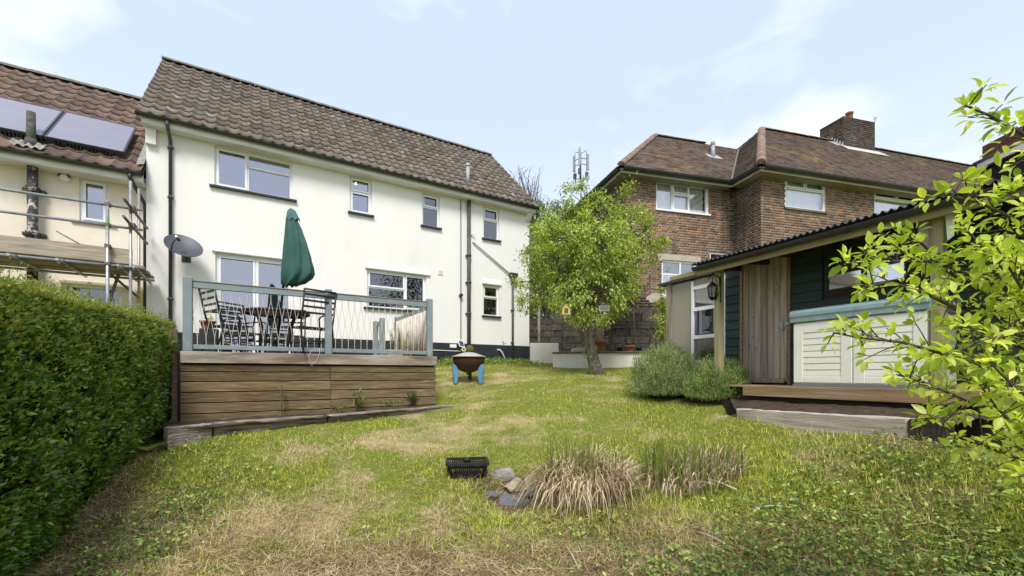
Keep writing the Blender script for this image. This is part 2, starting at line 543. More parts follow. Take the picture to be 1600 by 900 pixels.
def WEED(x, y):
    """0 turf .. 1 broad-leaved weeds, at the near right"""
    d = 0.62 * blob(x, y, 2.2, 3.4, 1.15, 0.7) + 0.65 * blob(x, y, 3.1, 3.1, 1.0, 1.0) + 0.5 * blob(x, y, 1.75, 4.5, 0.4, 0.22) + 0.8 * blob(x, y, 1.3, 2.9, 0.6, 0.4)
    d = d + 0.5 * blob(x, y, 0.55, 3.75, 0.45, 0.2) + 0.9 * blob(x, y, -3.0, 3.6, 0.45, 1.3) + 0.5 * blob(x, y, -3.6, 5.1, 0.35, 0.6)
    return np.clip(d * (.45 + 1.1 * fbm(x * 1.7, y * 1.9, 33)) + 1.0 * (fbm(x * 3.2, y * 3.2, 31) - 0.55), 0, 1)
def THATCH(x, y):
    """0 .. 1 brown dead litter with bare earth, nearest the camera"""
    d = 1.45 * blob(x, y, 0.3, 3.1, 1.5, 0.6) + 0.9 * blob(x, y, 1.2, 3.35, 0.7, 0.4) + 0.5 * blob(x, y, -1.3, 3.1, 0.8, 0.4) + 0.45 * blob(x, y, 0.95, 4.0, 0.5, 0.4)
    w_ = (x + 2.45) * .905 + (y - 1.0) * .425      # distance out from the hedge face
    d = d + 0.5 * np.exp(-((w_ - .12) / .28) ** 2) + 0.9 * blob(x, y, .1, 4.85, .5, .35) + .5 * blob(x, y, 2.3, 3.2, .5, .3)
    return np.clip(d + 0.75 * (fbm(x * 2.2 + 3, y * 2.2, 41) - 0.5), 0, 1)
def G(px, py):
    """the point of the terrain seen at a pixel"""
    ys = np.arange(2.4, 16, .01)
    d_ = EYE + (HY - py) / F * ys - GZ((px - CX) / F * ys, ys)
    i = int(np.argmax(d_ < 0))
    y_ = float(ys[i])
    return Vector(((px - CX) / F * y_, y_, gz((px - CX) / F * y_, y_)))
def axis(lo, hi, step, far):
    a = list(np.arange(lo, hi + 1e-6, step))
    g = [1.5, 4, 10, 25, 60, 140, far]
    return np.array([lo - q for q in reversed(g)] + a + [hi + q for q in g])
gx = axis(-7, 8, 0.07, 420); gy = axis(1.0, 15.5, 0.07, 420)
XX, YY = np.meshgrid(gx, gy)
ZZ = GZ(XX, YY)
nx, ny = len(gx), len(gy)
me = bpy.data.meshes.new('ground')
me.vertices.add(nx * ny)
me.vertices.foreach_set('co', np.stack([XX, YY, ZZ], -1).reshape(-1).astype(np.float32))
ii = (np.arange(ny - 1)[:, None] * nx + np.arange(nx - 1)[None, :]).reshape(-1)
q = np.stack([ii, ii + 1, ii + nx + 1, ii + nx], 1).astype(np.int32)
me.loops.add(q.size); me.loops.foreach_set('vertex_index', q.ravel())
me.polygons.add(len(q)); me.polygons.foreach_set('loop_start', np.arange(0, q.size, 4, dtype=np.int32))
me.polygons.foreach_set('use_smooth', np.ones(len(q), bool))
for nm_, fn in (('dry', DRY), ('weed', WEED), ('thatch', THATCH)):
    a = me.attributes.new(nm_, 'FLOAT', 'POINT')
    a.data.foreach_set('value', fn(XX, YY).reshape(-1).astype(np.float32))
me.update(calc_edges=True)
t = NT('turf_ground')
v = t.coord('World', (1, 1, 1))
fine = t.noise(v, 45, 6, 0.7)
mid = t.noise(v, 9, 5, 0.6)
at = lambda s: t.n('ShaderNodeAttribute', attribute_name=s).outputs['Fac']
green = t.mix(t.ramp(fine, .3, .7), (0.10, 0.13, 0.020), (0.27, 0.29, 0.06))
straw = t.mix(t.ramp(fine, .3, .7), (0.32, 0.24, 0.11), (0.60, 0.48, 0.25))
thatch = t.mix(t.ramp(fine, .35, .65), (0.04, 0.026, 0.018), (0.20, 0.14, 0.08))
c = t.mix(t.ramp(t.math('ADD', at('dry'), t.math('MULTIPLY', t.math('SUBTRACT', mid, .5), .5)), .35, .75), green, straw)
c = t.mix(t.ramp(t.math('ADD', at('thatch'), t.math('MULTIPLY', t.math('SUBTRACT', mid, .5), .6)), .3, .7), c, thatch)
c = t.mix(t.math('MULTIPLY', at('weed'), 0.7), c, (0.03, 0.045, 0.012))
bs = t.n('ShaderNodeBsdfPrincipled', {'Base Color': c, 'Roughness': 0.95, 'Specular IOR Level': 0.1})
bn = t.n('ShaderNodeBump', {'Height': fine, 'Strength': 1.0, 'Distance': 0.03})
t.set(bs.inputs['Normal'], bn.outputs['Normal'])
t.t.links.new(bs.outputs[0], t.out.inputs['Surface'])
me.materials.append(t.m)
ground = bpy.data.objects.new('lawn', me)
COL.objects.link(ground)
ground['kind'] = 'structure'
# ---------------------------------------------------------------- building helpers
def wall_grid(mb, x0, x1, z0, z1, holes, y=0.0, reveal=0.12, skirt=None):
    xs = sorted({x0, x1, *[h[0] for h in holes], *[h[1] for h in holes]})
    zs = sorted({z0, z1, *[h[2] for h in holes], *[h[3] for h in holes]})
    for i in range(len(xs) - 1):
        for j in range(len(zs) - 1):
            cx_, cz_ = (xs[i] + xs[i + 1]) / 2, (zs[j] + zs[j + 1]) / 2
            if any(h[0] < cx_ < h[1] and h[2] < cz_ < h[3] for h in holes):
                continue
            mb.quad((xs[i], y, zs[j]), (xs[i + 1], y, zs[j]), (xs[i + 1], y, zs[j + 1]), (xs[i], y, zs[j + 1]))
    for a, b, c_, d in holes:
        mb.quad((a, y, c_), (a, y + reveal, c_), (a, y + reveal, d), (a, y, d))
        mb.quad((b, y, c_), (b, y, d), (b, y + reveal, d), (b, y + reveal, c_))
        mb.quad((a, y, d), (b, y, d), (b, y + reveal, d), (a, y + reveal, d))
        mb.quad((a, y, c_), (a, y + reveal, c_), (b, y + reveal, c_), (b, y, c_))
def ring(mb, x0, x1, z0, z1, w, y0, y1):
    mb.box(x0, x0 + w, y0, y1, z0, z1); mb.box(x1 - w, x1, y0, y1, z0, z1)
    mb.box(x0 + w, x1 - w, y0, y1, z0, z0 + w); mb.box(x0 + w, x1 - w, y0, y1, z1 - w, z1)
def window(parent, hole, panes, glass='glass', y=0.06, w=0.055, name='window', sashes=(), frame_mat='upvc', label=None, net=None):
    """panes: fractions (u0, u1, v0, v1) of the opening; each gets its frame and a pane of its own"""
    x0, x1, z0, z1 = hole
    mb = MB()
    ring(mb, x0, x1, z0, z1, w, y, y + 0.07)
    ix0, ix1, iz0, iz1 = x0 + w, x1 - w, z0 + w, z1 - w
    W_, H_ = ix1 - ix0, iz1 - iz0
    rects = []
    us = sorted({round(p[k], 4) for p in panes for k in (0, 1)} - {0.0, 1.0})
    for p in panes:
        a, b, c_, d = ix0 + p[0] * W_, ix0 + p[1] * W_, iz0 + p[2] * H_, iz0 + p[3] * H_
        m = 0.024
        a2 = a + (m if p[0] > 0 else 0); b2 = b - (m if p[1] < 1 else 0)
        c2 = c_ + (m if p[2] > 0 else 0); d2 = d - (m if p[3] < 1 else 0)
        rects.append((a2, b2, c2, d2))
        if p[0] > 0:
            mb.box(a - m, a + m, y + 0.002, y + 0.068, c_ - (m if p[2] > 0 else 0), d + (m if p[3] < 1 else 0))
        if p[2] > 0:
            mb.box(a2, b2, y + 0.004, y + 0.066, c_ - m, c_ + m)
    for k in sashes:
        a, b, c_, d = rects[k]
        ring(mb, a - 0.012, b + 0.012, c_ - 0.012, d + 0.012, 0.042, y - 0.018, y - 0.002)
    wo_ = mb.build(name, M[frame_mat], parent, label=label)
    for (a, b, c_, d) in rects:
        MB().box(a, b, y + 0.03, y + 0.042, c_, d).build('pane', M[glass], wo_)
    if net:
        nb = MB()
        nn = 40
        zt = z0 + (z1 - z0) * net
        vs = []
        for i in range(nn + 1):
            xx = x0 + 0.06 + (x1 - x0 - 0.12) * i / nn
            yy = y + 0.13 + 0.018 * math.sin(i * 1.9) + 0.01 * math.sin(i * 0.7)
            vs += [(xx, yy, z0 + 0.02), (xx, yy, zt)]
        nb.add(vs, [(2 * i, 2 * i + 2, 2 * i + 3, 2 * i + 1) for i in range(nn)], smooth=True)
        nb.build('curtain_or_pale_panel', M['net'], wo_)
    return wo_

def pantile_template(w, L, amp=0.019):
    n = 8
    vs = []
    prof = []
    for i in range(n + 1):
        u = i / n
        prof.append((u * w * 1.02, amp * math.cos(2 * math.pi * u) + amp * 0.35 * math.cos(4 * math.pi * u)))
    for (x, z) in prof:
        vs.append((x, 0, z + 0.038))
    for (x, z) in prof:
        vs.append((x, L, z + 0.006))
    for (x, z) in prof:
        vs.append((x, 0.002, z + 0.008))
    m = n + 1
    fs = [(i, i + 1, i + 1 + m, i + m) for i in range(n)] + [(i + 2 * m, i + 1 + 2 * m, i + 1, i) for i in range(n)]
    return vs, fs
def slope_matrix(x, y, z, ang):
    """tile-local: x across, y up the slope, z out of it"""
    return Matrix.Translation((x, y, z)) @ Matrix.Rotation(ang, 4, 'X')
def tile_roof(parent, x0, x1, y0, z0, y1, z1, cols, rows, mat, seed, skip=None, limit=300, order='left'):
    ang = math.atan2(z1 - z0, y1 - y0)
    L = math.hypot(z1 - z0, y1 - y0)
    g = L / rows
    w = (x1 - x0) / cols
    tv, tf = pantile_template(w, g + 0.05)
    me_ = MB().add(tv, tf, smooth=True).mesh('roof_tile', mat, fix=False)
    rr = random.Random(seed)
    allm = []
    for c_ in range(cols):
        for r_ in range(rows):
            if skip and skip(c_, r_):
                continue
            s_ = r_ * g - (0.05 if r_ == 0 else 0)
            m = slope_matrix(x0 + c_ * w + rr.uniform(-.005, .005), y0 + math.cos(ang) * s_, z0 + math.sin(ang) * s_, ang + rr.uniform(-.008, .008))
            m = m @ Matrix.Translation((0, rr.uniform(-.007, .007), rr.uniform(0, .005))) @ Matrix.Rotation(rr.uniform(-.012, .012), 4, 'Z')
            allm.append(m)
    for m in allm[:limit]:
        piece('roof_tile', me_, parent, m)
    if len(allm) > limit:
        b = Bulk()
        A = np.array([[list(r) for r in m] for m in allm[limit:]])
        b.add(tv, tf, A[:, :3, :3], A[:, :3, 3])
        b.build('far_roof_tiles', mat, parent, smooth=True)
    return ang

def gutter_run(a, b, parent, mat='gutter', r=0.058, name='gutter'):
    """half-round gutter between two local points"""
    a = Vector(a); b = Vector(b)
    d = (b - a); L = d.length; x = d.normalized(); z = Vector((0, 0, 1)); y = z.cross(x).normalized(); z = x.cross(y)
    m = Matrix((x, y, z)).transposed().to_4x4(); m.translation = a
    mb = MB()
    n = 8
    for rr_, flip in ((r, 0), (r - 0.006, 1)):
        vs = []
        for k in range(n + 1):
            an = math.pi + math.pi * k / n
            vs += [(0, rr_ * math.cos(an), rr_ * math.sin(an)), (L, rr_ * math.cos(an), rr_ * math.sin(an))]
        mb.add(vs, [(2 * i, 2 * i + 2, 2 * i + 3, 2 * i + 1) for i in range(n)], m, True)
    k = max(1, int(L / 0.95))
    for i in range(1, k):
        q0 = L * i / k
        vs = []
        for xx in (q0 - 0.02, q0 + 0.02):
            for j in range(n + 1):
                an = math.pi + math.pi * j / n
                vs.append((xx, (r + 0.006) * math.cos(an), (r + 0.006) * math.sin(an)))
        mb.add(vs, [(j, j + 1, j + n + 2, j + n + 1) for j in range(n)], m)
    return mb.build(name, M[mat], parent)

# ================================================================ THE WHITE HOUSE
WL = W.x(827)
EZ = W.hit(228, 176, -0.3)[1] - 0.0
WD = 5.7
RZ = EZ + 2.95
YE = -0.30          # eaves line, out from the wall
house = thing('rendered_house', 'cream rendered two-storey house with black plinth behind the timber deck', 'house', W.w(0, 0), W.a)
def rect(px0, py0, px1, py1, fr=W, yl=0.0):
    """opening from its left-top pixel and its right-edge pixel; bottom from the left edge"""
    a, zt = fr.hit(px0, py0, yl); b = fr.x(px1, yl); zb = fr.hit(px0, py1, yl)[1]
    return (a, b, zb, zt)
w1 = rect(335, 226, 457, 290)
w2 = rect(546.5, 274, 581, 331)
w3 = rect(659.5, 301, 687, 352)
w4 = rect(755, 322, 780, 372)
w5 = rect(755, 444, 780, 493)
wk = rect(573.5, 420, 666, 480)
DECKZ = 1.83
pd = rect(336.5, 394, 458, 545); pd = (pd[0], pd[1], DECKZ + 0.03, pd[3])
wk = (wk[0], wk[1], wk[2], wk[3])
PLZ = W.hit(826, 541)[1]
mb = MB()
wall_grid(mb, 0, WL, 1.2, EZ + 0.02, [w1, w2, w3, w4, w5, wk, pd])
ye, yr = 0.0, WD / 2
mb.quad((0, WD, 1.2), (WL, WD, 1.2), (WL, WD, EZ), (0, WD, EZ))
for xx in (0, WL):
    mb.add([(xx, 0, 1.2), (xx, WD, 1.2), (xx, WD, EZ), (xx, WD / 2, RZ - 0.15), (xx, 0, EZ)], [(0, 1, 2, 3, 4)])
mb.build('wall', M['render'], house)
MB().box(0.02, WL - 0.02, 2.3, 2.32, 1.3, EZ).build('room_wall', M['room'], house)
# black painted brick plinth, course by course
mbp = MB()
d0, d1 = pd[0] - 0.02, pd[1] + 0.02
n = 0
z = PLZ
while z > 1.15:
    for (a, b) in ((-0.01, d0), (d1, WL + 0.012)):
        x = a - (0.112 if n % 2 else 0)
        while x < b:
            xa, xb = max(a, x), min(b, x + 0.216)
            if xb - xa > 0.03:
                mbp.box(xa, xb, -0.026 - random.random() * 0.003, -0.003, z - 0.066, z)
            x += 0.226
    z -= 0.0755; n += 1
mbp.box(-0.008, d0, -0.02, -0.002, 1.1, PLZ - 0.003); mbp.box(d1, WL + 0.01, -0.02, -0.002, 1.1, PLZ - 0.003)
mbp.build('plinth', M['plinth'], house)
# roof deck under the tiles, the far slope, verge boards
t_ = (RZ - EZ) / (WD / 2 - YE)
ZE = EZ + 0.0
mb = MB()
X0, X1 = -0.10, WL + 0.12
for s_ in (1,):
    mb.prism([(YE, ZE - 0.02), (WD / 2, RZ - 0.03), (WD - YE, ZE - 0.02), (WD - YE, ZE - 0.07), (WD / 2, RZ - 0.09), (YE, ZE - 0.07)], X0 + 0.01, X1 - 0.02, 'x')
mb.build('roof', M['felt'], house)
tile_roof(house, X0, X1, YE, ZE, WD / 2, RZ, 45, 13, M['pantile'], 3)
# ridge tiles: one by one
def ridge_line(parent, a, b, n, r, mat, name='ridge_tile', lift=0.0, join=False):
    a = Vector(a); b = Vector(b); d = (b - a) / n
    x = d.normalized(); y = Vector((0, 0, 1)).cross(x).normalized(); z = x.cross(y)
    L = d.length
    mb_ = MB(); vs = []; k = 7
    for xx, rr_ in ((0, r), (L - 0.006, r * 0.97)):
        for i in range(k):
            an = math.pi * (0.06 + 0.88 * i / (k - 1))
            vs.append((xx, rr_ * math.cos(an), rr_ * math.sin(an) - r * 0.45))
    fs = [(i, i + 1, i + 1 + k, i + k) for i in range(k - 1)] + [tuple(range(k)), tuple(range(2 * k - 1, k - 1, -1))]
    mb_.add(vs, fs, smooth=False)
    me_ = mb_.mesh(name, mat)
    for i in range(n):
        m = Matrix((x, y, z)).transposed().to_4x4()
        m.translation = a + d * i + z * (lift + random.uniform(0, .006))
        m = m @ Matrix.Rotation(random.uniform(-.012, .012), 4, 'Z')
        piece(name, me_, parent, m)
ridge_line(house, (X0 - 0.02, WD / 2, RZ + 0.03), (X1 + 0.02, WD / 2, RZ + 0.03), 28, 0.12, M['mortar_dark'])
# verge mortar strips on the gables
for xx in (X0 - 0.015, X1 - 0.035):
    mbv = MB()
    mbv.prism([(YE, ZE + 0.015), (WD / 2, RZ + 0.01), (WD / 2, RZ - 0.13), (YE, ZE - 0.10)], xx, xx + 0.05, 'x')
    mbv.build('verge', M['mortar_dark'], house)
# fascia and soffit, gutter
MB().box(X0 + 0.06, X1 - 0.06, YE + 0.035, YE + 0.055, ZE - 0.17, ZE - 0.02).build('fascia', M['fascia'], house)
MB().box(X0 + 0.06, X1 - 0.06, YE + 0.035, -0.003, ZE - 0.192, ZE - 0.173).build('soffit', M['fascia'], house)
gutter_run((X0 - 0.02, YE - 0.03, ZE - 0.035), (X1 + 0.02, YE - 0.03, ZE - 0.045), house)
# kneelers at both ends of the eaves
MB().prism([(-0.002, ZE - 0.45), (-0.002, ZE - 0.195), (YE + 0.06, ZE - 0.195)], WL - 0.14, WL, 'x').build('eaves_bracket', M['render'], house)
MB().box(0.0, 0.17, -0.10, -0.003, ZE - 0.52, ZE - 0.195).build('eaves_bracket', M['render'], house)
# windows
P1 = [(0, .4, 0, 1), (.4, 1, 0, .68), (.4, 1, .68, 1)]
window(house, w1, P1, sashes=(0,))
for h_ in (w2, w3, w4):
    window(house, h_, [(0, 1, 0, .62), (0, 1, .62, 1)], glass='glass' if h_ is w2 else 'glass_dark', sashes=(0, 1) if h_ is w2 else (1,), w=0.05)
window(house, w5, [(0, 1, 0, .6), (0, 1, .6, 1)], glass='glass_dark', sashes=(1,), w=0.05)
window(house, wk, [(0, .64, 0, .55), (0, .64, .55, 1), (.64, 1, 0, 1)], glass='glass_dark', sashes=(1, 2))
pw = window(house, pd, [(0, .5, 0, 1), (.5, 1, 0, 1)], name='patio_door', w=0.07, sashes=(0, 1))
cxd = (pd[0] + pd[1]) / 2
MB().box(cxd + 0.045, cxd + 0.07, 0.005, 0.04, DECKZ + 0.95, DECKZ + 1.12).build('handle', M['steel'], pw)
for h_, ex in ((w1, .09), (w2, .05), (w3, .05), (w4, .05), (w5, .05), (wk, .09)):
    MB().box(h_[0] - ex, h_[1] + ex, -0.07, 0.055, h_[2] - 0.045, h_[2] + 0.004).build('sill', M['gutter'], house, bevel=0.006)
for h_, e0, e1 in ((pd, .06, .06), (wk, .05, .1), (w5, .04, .06)):
    MB().prism([(0.001, h_[3] + 0.16), (-0.02, h_[3] + 0.15), (-0.055, h_[3] + 0.03), (-0.05, h_[3] + 0.012), (0.001, h_[3] + 0.012)], h_[0] - e0, h_[1] + e1, 'x').build('lintel', M['render'], house)
# ceiling lamp glow seen through the upper window and the kitchen window
def emis(name, c, s_):
    t = NT(name); e = t.n('ShaderNodeEmission', {'Color': c, 'Strength': s_}); t.t.links.new(e.outputs[0], t.out.inputs['Surface']); return t.m
M['bulb'] = emis('lit_bulb', (1.0, 0.72, 0.36), 3.0)
for (px, py, rad, nm) in ((556, 287, 0.035, 0), (638, 476, 0.03, 1)):
    x, z = W.hit(px, py, 1.2)
    lb = thing('ceiling_lamp' if not nm else 'kitchen_lamp', 'small glowing lamp behind the upstairs glass above the deck' if not nm else 'small warm lamp glowing behind the kitchen glass', 'lamp', W.w(x, 1.2, z), W.a)
    MB().lathe([(0.001, -rad), (rad * .7, -rad * .7), (rad, 0), (rad * .7, rad * .7), (0.001, rad)], 12).build('bulb', M['bulb'], lb)
    MB().lathe([(0.008, rad), (0.05, rad + .01), (0.02, rad + .06)], 12).build('lamp_cap', M['upvc'], lb)
# pipes on the wall
def pipe(parent, pts, r, mat='gutter', name='downpipe', collars=()):
    mb_ = MB().tube(pts, r, 12)
    for p in collars:
        mb_.tube([(p[0], p[1], p[2] - 0.03), (p[0], p[1], p[2] + 0.03)], r * 1.28, 12)
        mb_.box(p[0] - r * 1.7, p[0] + r * 1.7, p[1] + r * .3, p[1] + r * 1.1, p[2] - 0.012, p[2] + 0.012)
    return mb_.build(name, M[mat], parent)
x = W.x(267)
pipe(house, [(x - .02, YE - .03, EZ - .08), (x - .02, YE - .03, EZ - .17), (x, -.06, EZ - .36), (x, -.06, DECKZ - .3)], .034, 'grey_pipe', collars=[(x, -.06, EZ - .5), (x, -.06, EZ - 1.55), (x, -.06, EZ - 2.5), (x, -.06, EZ - 3.7)])
x = W.x(731)
pipe(house, [(x, -.075, ZE - .2), (x, -.075, 1.7)], .055, 'grey_pipe', 'soil_pipe', collars=[(x, -.075, W.hit(731, 400)[1]), (x, -.075, W.hit(731, 442)[1]), (x, -.075, W.hit(731, 490)[1])])
x2 = W.x(719.5)
pipe(house, [(x2, -.03, ZE - .2), (x2, -.03, W.hit(719, 530)[1])], .012, 'grey_pipe', 'cable_pipe')
zz = W.hit(721, 462)[1]
MB().tube([(x2 - .01, -.01, zz), (x2 - .01, -.10, zz)], .05, 12).build('junction_box', M['gutter'], house)
x3, z3 = W.hit(800, 435)
pipe(house, [(x3, -.05, z3), (x3, -.05, 1.75)], .034, 'grey_pipe', 'downpipe', collars=[(x3, -.05, z3 - 1.0), (x3, -.05, z3 - 2.0)])
MB().prism([(x3 - .12, z3 + .14), (x3 + .12, z3 + .14), (x3 + .12, z3 + .05), (x3 + .05, z3 - .05), (x3 - .05, z3 - .05), (x3 - .12, z3 + .05)], -.17, -.01).build('hopper', M['gutter'], house)
xa, za = W.hit(740, 380)
pipe(house, [(xa - .03, .0, za + .02), (xa, -.04, za), (x3 - .08, -.045, z3 + .1)], .02, 'lead', 'waste_pipe')
xa, za = W.hit(738, 366)
MB().tube([(xa - .06, .0, za - .05), (xa + .05, -.1, za + .02)], .018, 10).build('overflow_pipe', M['upvc'], house)
# square vent
xa, za = W.hit(688, 425.5)
mb = MB().box(xa - .085, xa + .085, -.012, -.001, za - .085, za + .085)
for i in range(5):
    mb.box(xa - .06, xa + .06, -.020, -.0125, za - .06 + i * .027, za - .047 + i * .027)
mb.build('air_vent', M['render'], house)
# flue through the roof
ya = 0.15
xa, za = W.hit(731, 296, ya)
za = ZE + (ya - YE) * t_
fl = MB().tube([(xa, ya, za - .1), (xa, ya, za + .52)], .055, 12)
fl.lathe([(.075, 0), (.075, .05), (.05, .075)], 12, Matrix.Translation((xa, ya, za + .5)))
fl.build('flue', M['lead'], house)
# stains and chips low on the wall, hose union, bent pipe
xa, za = W.hit(786, 535)
mb = MB()
for (dx, dz, r_) in ((0, 0, .03), (.07, -.03, .022), (-.03, .13, .016), (.11, 0, .012), (0.02, -.05, .02)):
    mb.add([(xa + dx + r_ * math.cos(a) * random.uniform(.6, 1.2), -.0025, za + dz + r_ * math.sin(a) * random.uniform(.6, 1.2)) for a in [k * math.pi / 4 for k in range(8)]], [tuple(range(8))])
mb.build('render_chips', M['grey_pipe'], house)
xa, za = W.hit(781, 548, -.06)
xb, zb = W.hit(794, 566, -.14)
MB().tube([(xa - .08, .0, za + .03), (xa, -.06, za + .02), (xa + .06, -.09, za - .05), (xb, -.15, zb - .15)], .032, 10).build('overflow_bend', M['lead'], house)
# white cable along the plinth and its box
xa, za = W.hit(707, 541); 
MB().box(xa - .1, xa + .1, -.07, -.027, za - .05, za + .05).build('meter_cover', M['upvc'], house, bevel=.008)
xb, zb = W.hit(672, 547); xc, zc = W.hit(720, 549)
MB().tube([(xb - .4, -.04, zb), (xb, -.04, zb), (xc - .03, -.04, zc), (xc, -.04, zc + .03), (xc, -.04, zc + .2)], .011, 8).build('cable', M['upvc'], house)

# solar lamp panel leaning by the wall
xa, za = W.hit(721, 537, -.12)
sl = thing('solar_lamp', 'tiny white framed solar panel light tilted beside the big grey pipe', 'lamp', W.w(xa, -.12, za), W.a + R(10))
m = Matrix.Rotation(R(-38), 4, 'X') @ Matrix.Rotation(R(12), 4, 'Y')
mb = MB(); mb.box(-.085, .085, 0, .018, -.12, .12, m); mb.build('casing', M['upvc'], sl)
M['pv'] = gmat('solar_cell', (0.03, 0.04, 0.09), (0.04, 0.05, 0.11), rough=0.15, bump=0, spec=0.7)
MB().box(-.07, .07, -.004, -.0005, -.1, .1, m).build('cell', M['pv'], sl)
MB().tube([(0, .02, 0), (0, .11, -.03)], .01, 8).build('bracket', M['upvc'], sl)

# satellite dish on the wall
xa, za = W.hit(287, 388, -.42)
dish = thing('satellite_dish', 'dark grey oval satellite dish on the white wall beside the left downpipe', 'satellite dish', W.w(xa, -.42, za), W.a)
M['dish'] = gmat('dish_grey', (0.045, 0.05, 0.068), (0.06, 0.065, 0.085), scale=3, rough=0.5, bump=0.05, spec=0.5)
mr = Matrix.Rotation(R(40), 4, 'Y') @ Matrix.Rotation(R(-24), 4, 'Z') @ Matrix.Rotation(R(58), 4, 'X')
prof = [(0.001 + .36 * i / 8, .07 * (i / 8) ** 2) for i in range(9)]
mb = MB()
mb.lathe(prof, 32, mr @ Matrix.Scale(.80, 4, (0, 1, 0)))
mb.lathe([(r_, z_ - .007) for r_, z_ in prof] + [(.368, .066), (.368, .076), (.36, .072)], 32, mr @ Matrix.Scale(.80, 4, (0, 1, 0)))
mb.build('reflector', M['dish'], dish)
arm_end = mr @ Vector((0, -.14, .32))
MB().tube([mr @ Vector((0, -.27, .03)), mr @ Vector((0, -.24, .2)), arm_end], .013, 8).build('feed_arm', M['gutter'], dish)
lb = MB().tube([arm_end, mr @ Vector((0, -.10, .24))], .03, 12); lb.build('receiver', M['gutter'], dish)
MB().tube([arm_end - (mr @ Vector((0, -.03, .06)) * .2), mr @ Vector((0.0, -.16, .36))], .021, 10).build('receiver_cap', M['upvc'], dish)
MB().tube([(0, .02, -.02), (0, .2, -.1), (0, .41, -.1)], .022, 10).box(-.08, .08, .405, .419, -.2, 0).build('wall_bracket', M['grey_pipe'], dish)

# ================================================================ THE NEIGHBOURING HOUSE
NE = EZ - 1.22
NR = RZ - 1.22
NY = 0.10
NX0 = -8.5
nb_ = thing('cream_neighbour_house', 'warm cream house with solar panels stepping down beside the white house', 'house', W.w(0, 0), W.a)
nw = rect(122, 275, 170, 345, W, NY); nw = (nw[0] + .02, nw[1], nw[2], nw[3] - .02)
nd = rect(105, 443, 190, 475, W, NY); nd = (nd[0], nd[1], nd[3] - 1.2, nd[3])
mb = MB()
wall_grid(mb, NX0, -0.004, 1.0, NE + .02, [nw, nd], y=NY)
mb.quad((NX0, WD, 1), (-.004, WD, 1), (-.004, WD, NE), (NX0, WD, NE))
for xx in (NX0, -.004):
    mb.add([(xx, NY, 1.0), (xx, WD, 1.0), (xx, WD, NE), (xx, WD / 2, NR - .15), (xx, NY, NE)], [(0, 1, 2, 3, 4)])
mb.build('wall', M['render2'], nb_)
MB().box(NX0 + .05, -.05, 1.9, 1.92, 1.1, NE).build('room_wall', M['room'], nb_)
MB().prism([(YE, NE - .02), (WD / 2, NR - .03), (WD - YE, NE - .02), (WD - YE, NE - .07), (WD / 2, NR - .09), (YE, NE - .07)], NX0, -.005, 'x').build('roof', M['felt'], nb_)
# solar panel block, lying over the middle of the slope
na = math.atan2(NR - NE, WD / 2 - YE)
nL = math.hypot(NR - NE, WD / 2 - YE)
def nslope(xx, s_, lift=0.0):
    return Vector((xx, YE + math.cos(na) * s_ - math.sin(na) * lift, NE + math.sin(na) * s_ + math.cos(na) * lift))
ncols = 25
nw_t = (-0.02 - (-5.7)) / ncols
tile_roof(nb_, -5.7, -0.02, YE, NE, WD / 2, NR, ncols, 12, M['pantile2'], 9)
tile_roof(nb_, NX0, -5.72, YE, NE, WD / 2, NR, 10, 12, M['pantile2'], 10, limit=0)
ridge_line(nb_, (NX0, WD / 2, NR + .03), (0.02, WD / 2, NR + .03), 20, .12, M['mortar_dark'])
MB().box(NX0, -.006, YE + .035, YE + .055, NE - .17, NE - .02).build('fascia', M['fascia'], nb_)
MB().box(NX0, -.006, YE + .035, NY - .003, NE - .19, NE - .173).build('soffit', M['fascia'], nb_)
gutter_run((NX0, YE - .03, NE - .035), (-.01, YE - .03, NE - .035), nb_)
window(nb_, nw, [(0, 1, 0, 1)], y=NY + .04, sashes=(0,), w=.06)
window(nb_, nd, [(0, .5, 0, .72), (.5, 1, 0, .72), (0, 1, .72, 1)], y=NY + .05, glass='glass_dark')
M['brown_sill'] = gmat('brown_sill', (0.18, 0.10, 0.08), rough=.7)
MB().box(nw[0] - .12, nw[1] + .12, NY - .05, NY + .035, nw[2] - .03, nw[2] + .004).build('sill', M['brown_sill'], nb_)
MB().box(nd[0] - .1, nd[1] + .1, NY - .06, NY - .002, nd[3], nd[3] + .06).build('lintel', M['render2'], nb_)
# mossy lead at the abutment of the two houses
M['abut'] = gmat('mossy_lead', (0.32, 0.31, 0.29), (0.2, 0.2, 0.18), scale=12, rough=.8, bump=.6)
mb = MB()
for i in range(11):
    a = nslope(-.13, .2 + i * .33, .06); b = nslope(-.13, .55 + i * .33, .07)
    mb.quad(a, a + Vector((.125, 0, .03)), b + Vector((.125, 0, .03)), b)
mb.build('lead_flashing', M['abut'], nb_)
# patchy black cast-iron stack pipe
M['stack'] = gmat('peeling_black_iron', (0.03, 0.03, 0.03), (0.05, 0.05, 0.05), (0.42, 0.38, 0.34), scale=8, c3scale=9, c3lo=.55, c3hi=.62, rough=.7, bump=.6, bscale=25)
M['lichen_pipe'] = gmat('lichened_pipe', (0.06, 0.055, 0.045), (0.13, 0.12, 0.10), scale=14, rough=.95, bump=.8)
xs_ = W.x(49.5, -.1)
mbq = MB().tube([(xs_, -.06, 1.4), (xs_, -.06, NE - .2)], .075, 14)
for py in (296, 365):
    zc = W.hit(49, py, -.06)[1]
    mbq.tube([(xs_, -.06, zc - .05), (xs_, -.06, zc + .05)], .098, 14)
    mbq.box(xs_ - .15, xs_ + .15, -.03, NY, zc - .03, zc + .03)
mbq.build('stack_pipe', M['stack'], nb_)
yt = -.13
zt0 = NE + (yt - YE) * (NR - NE) / (WD / 2 - YE)
ztop = W.hit(48, 175, yt)[1]
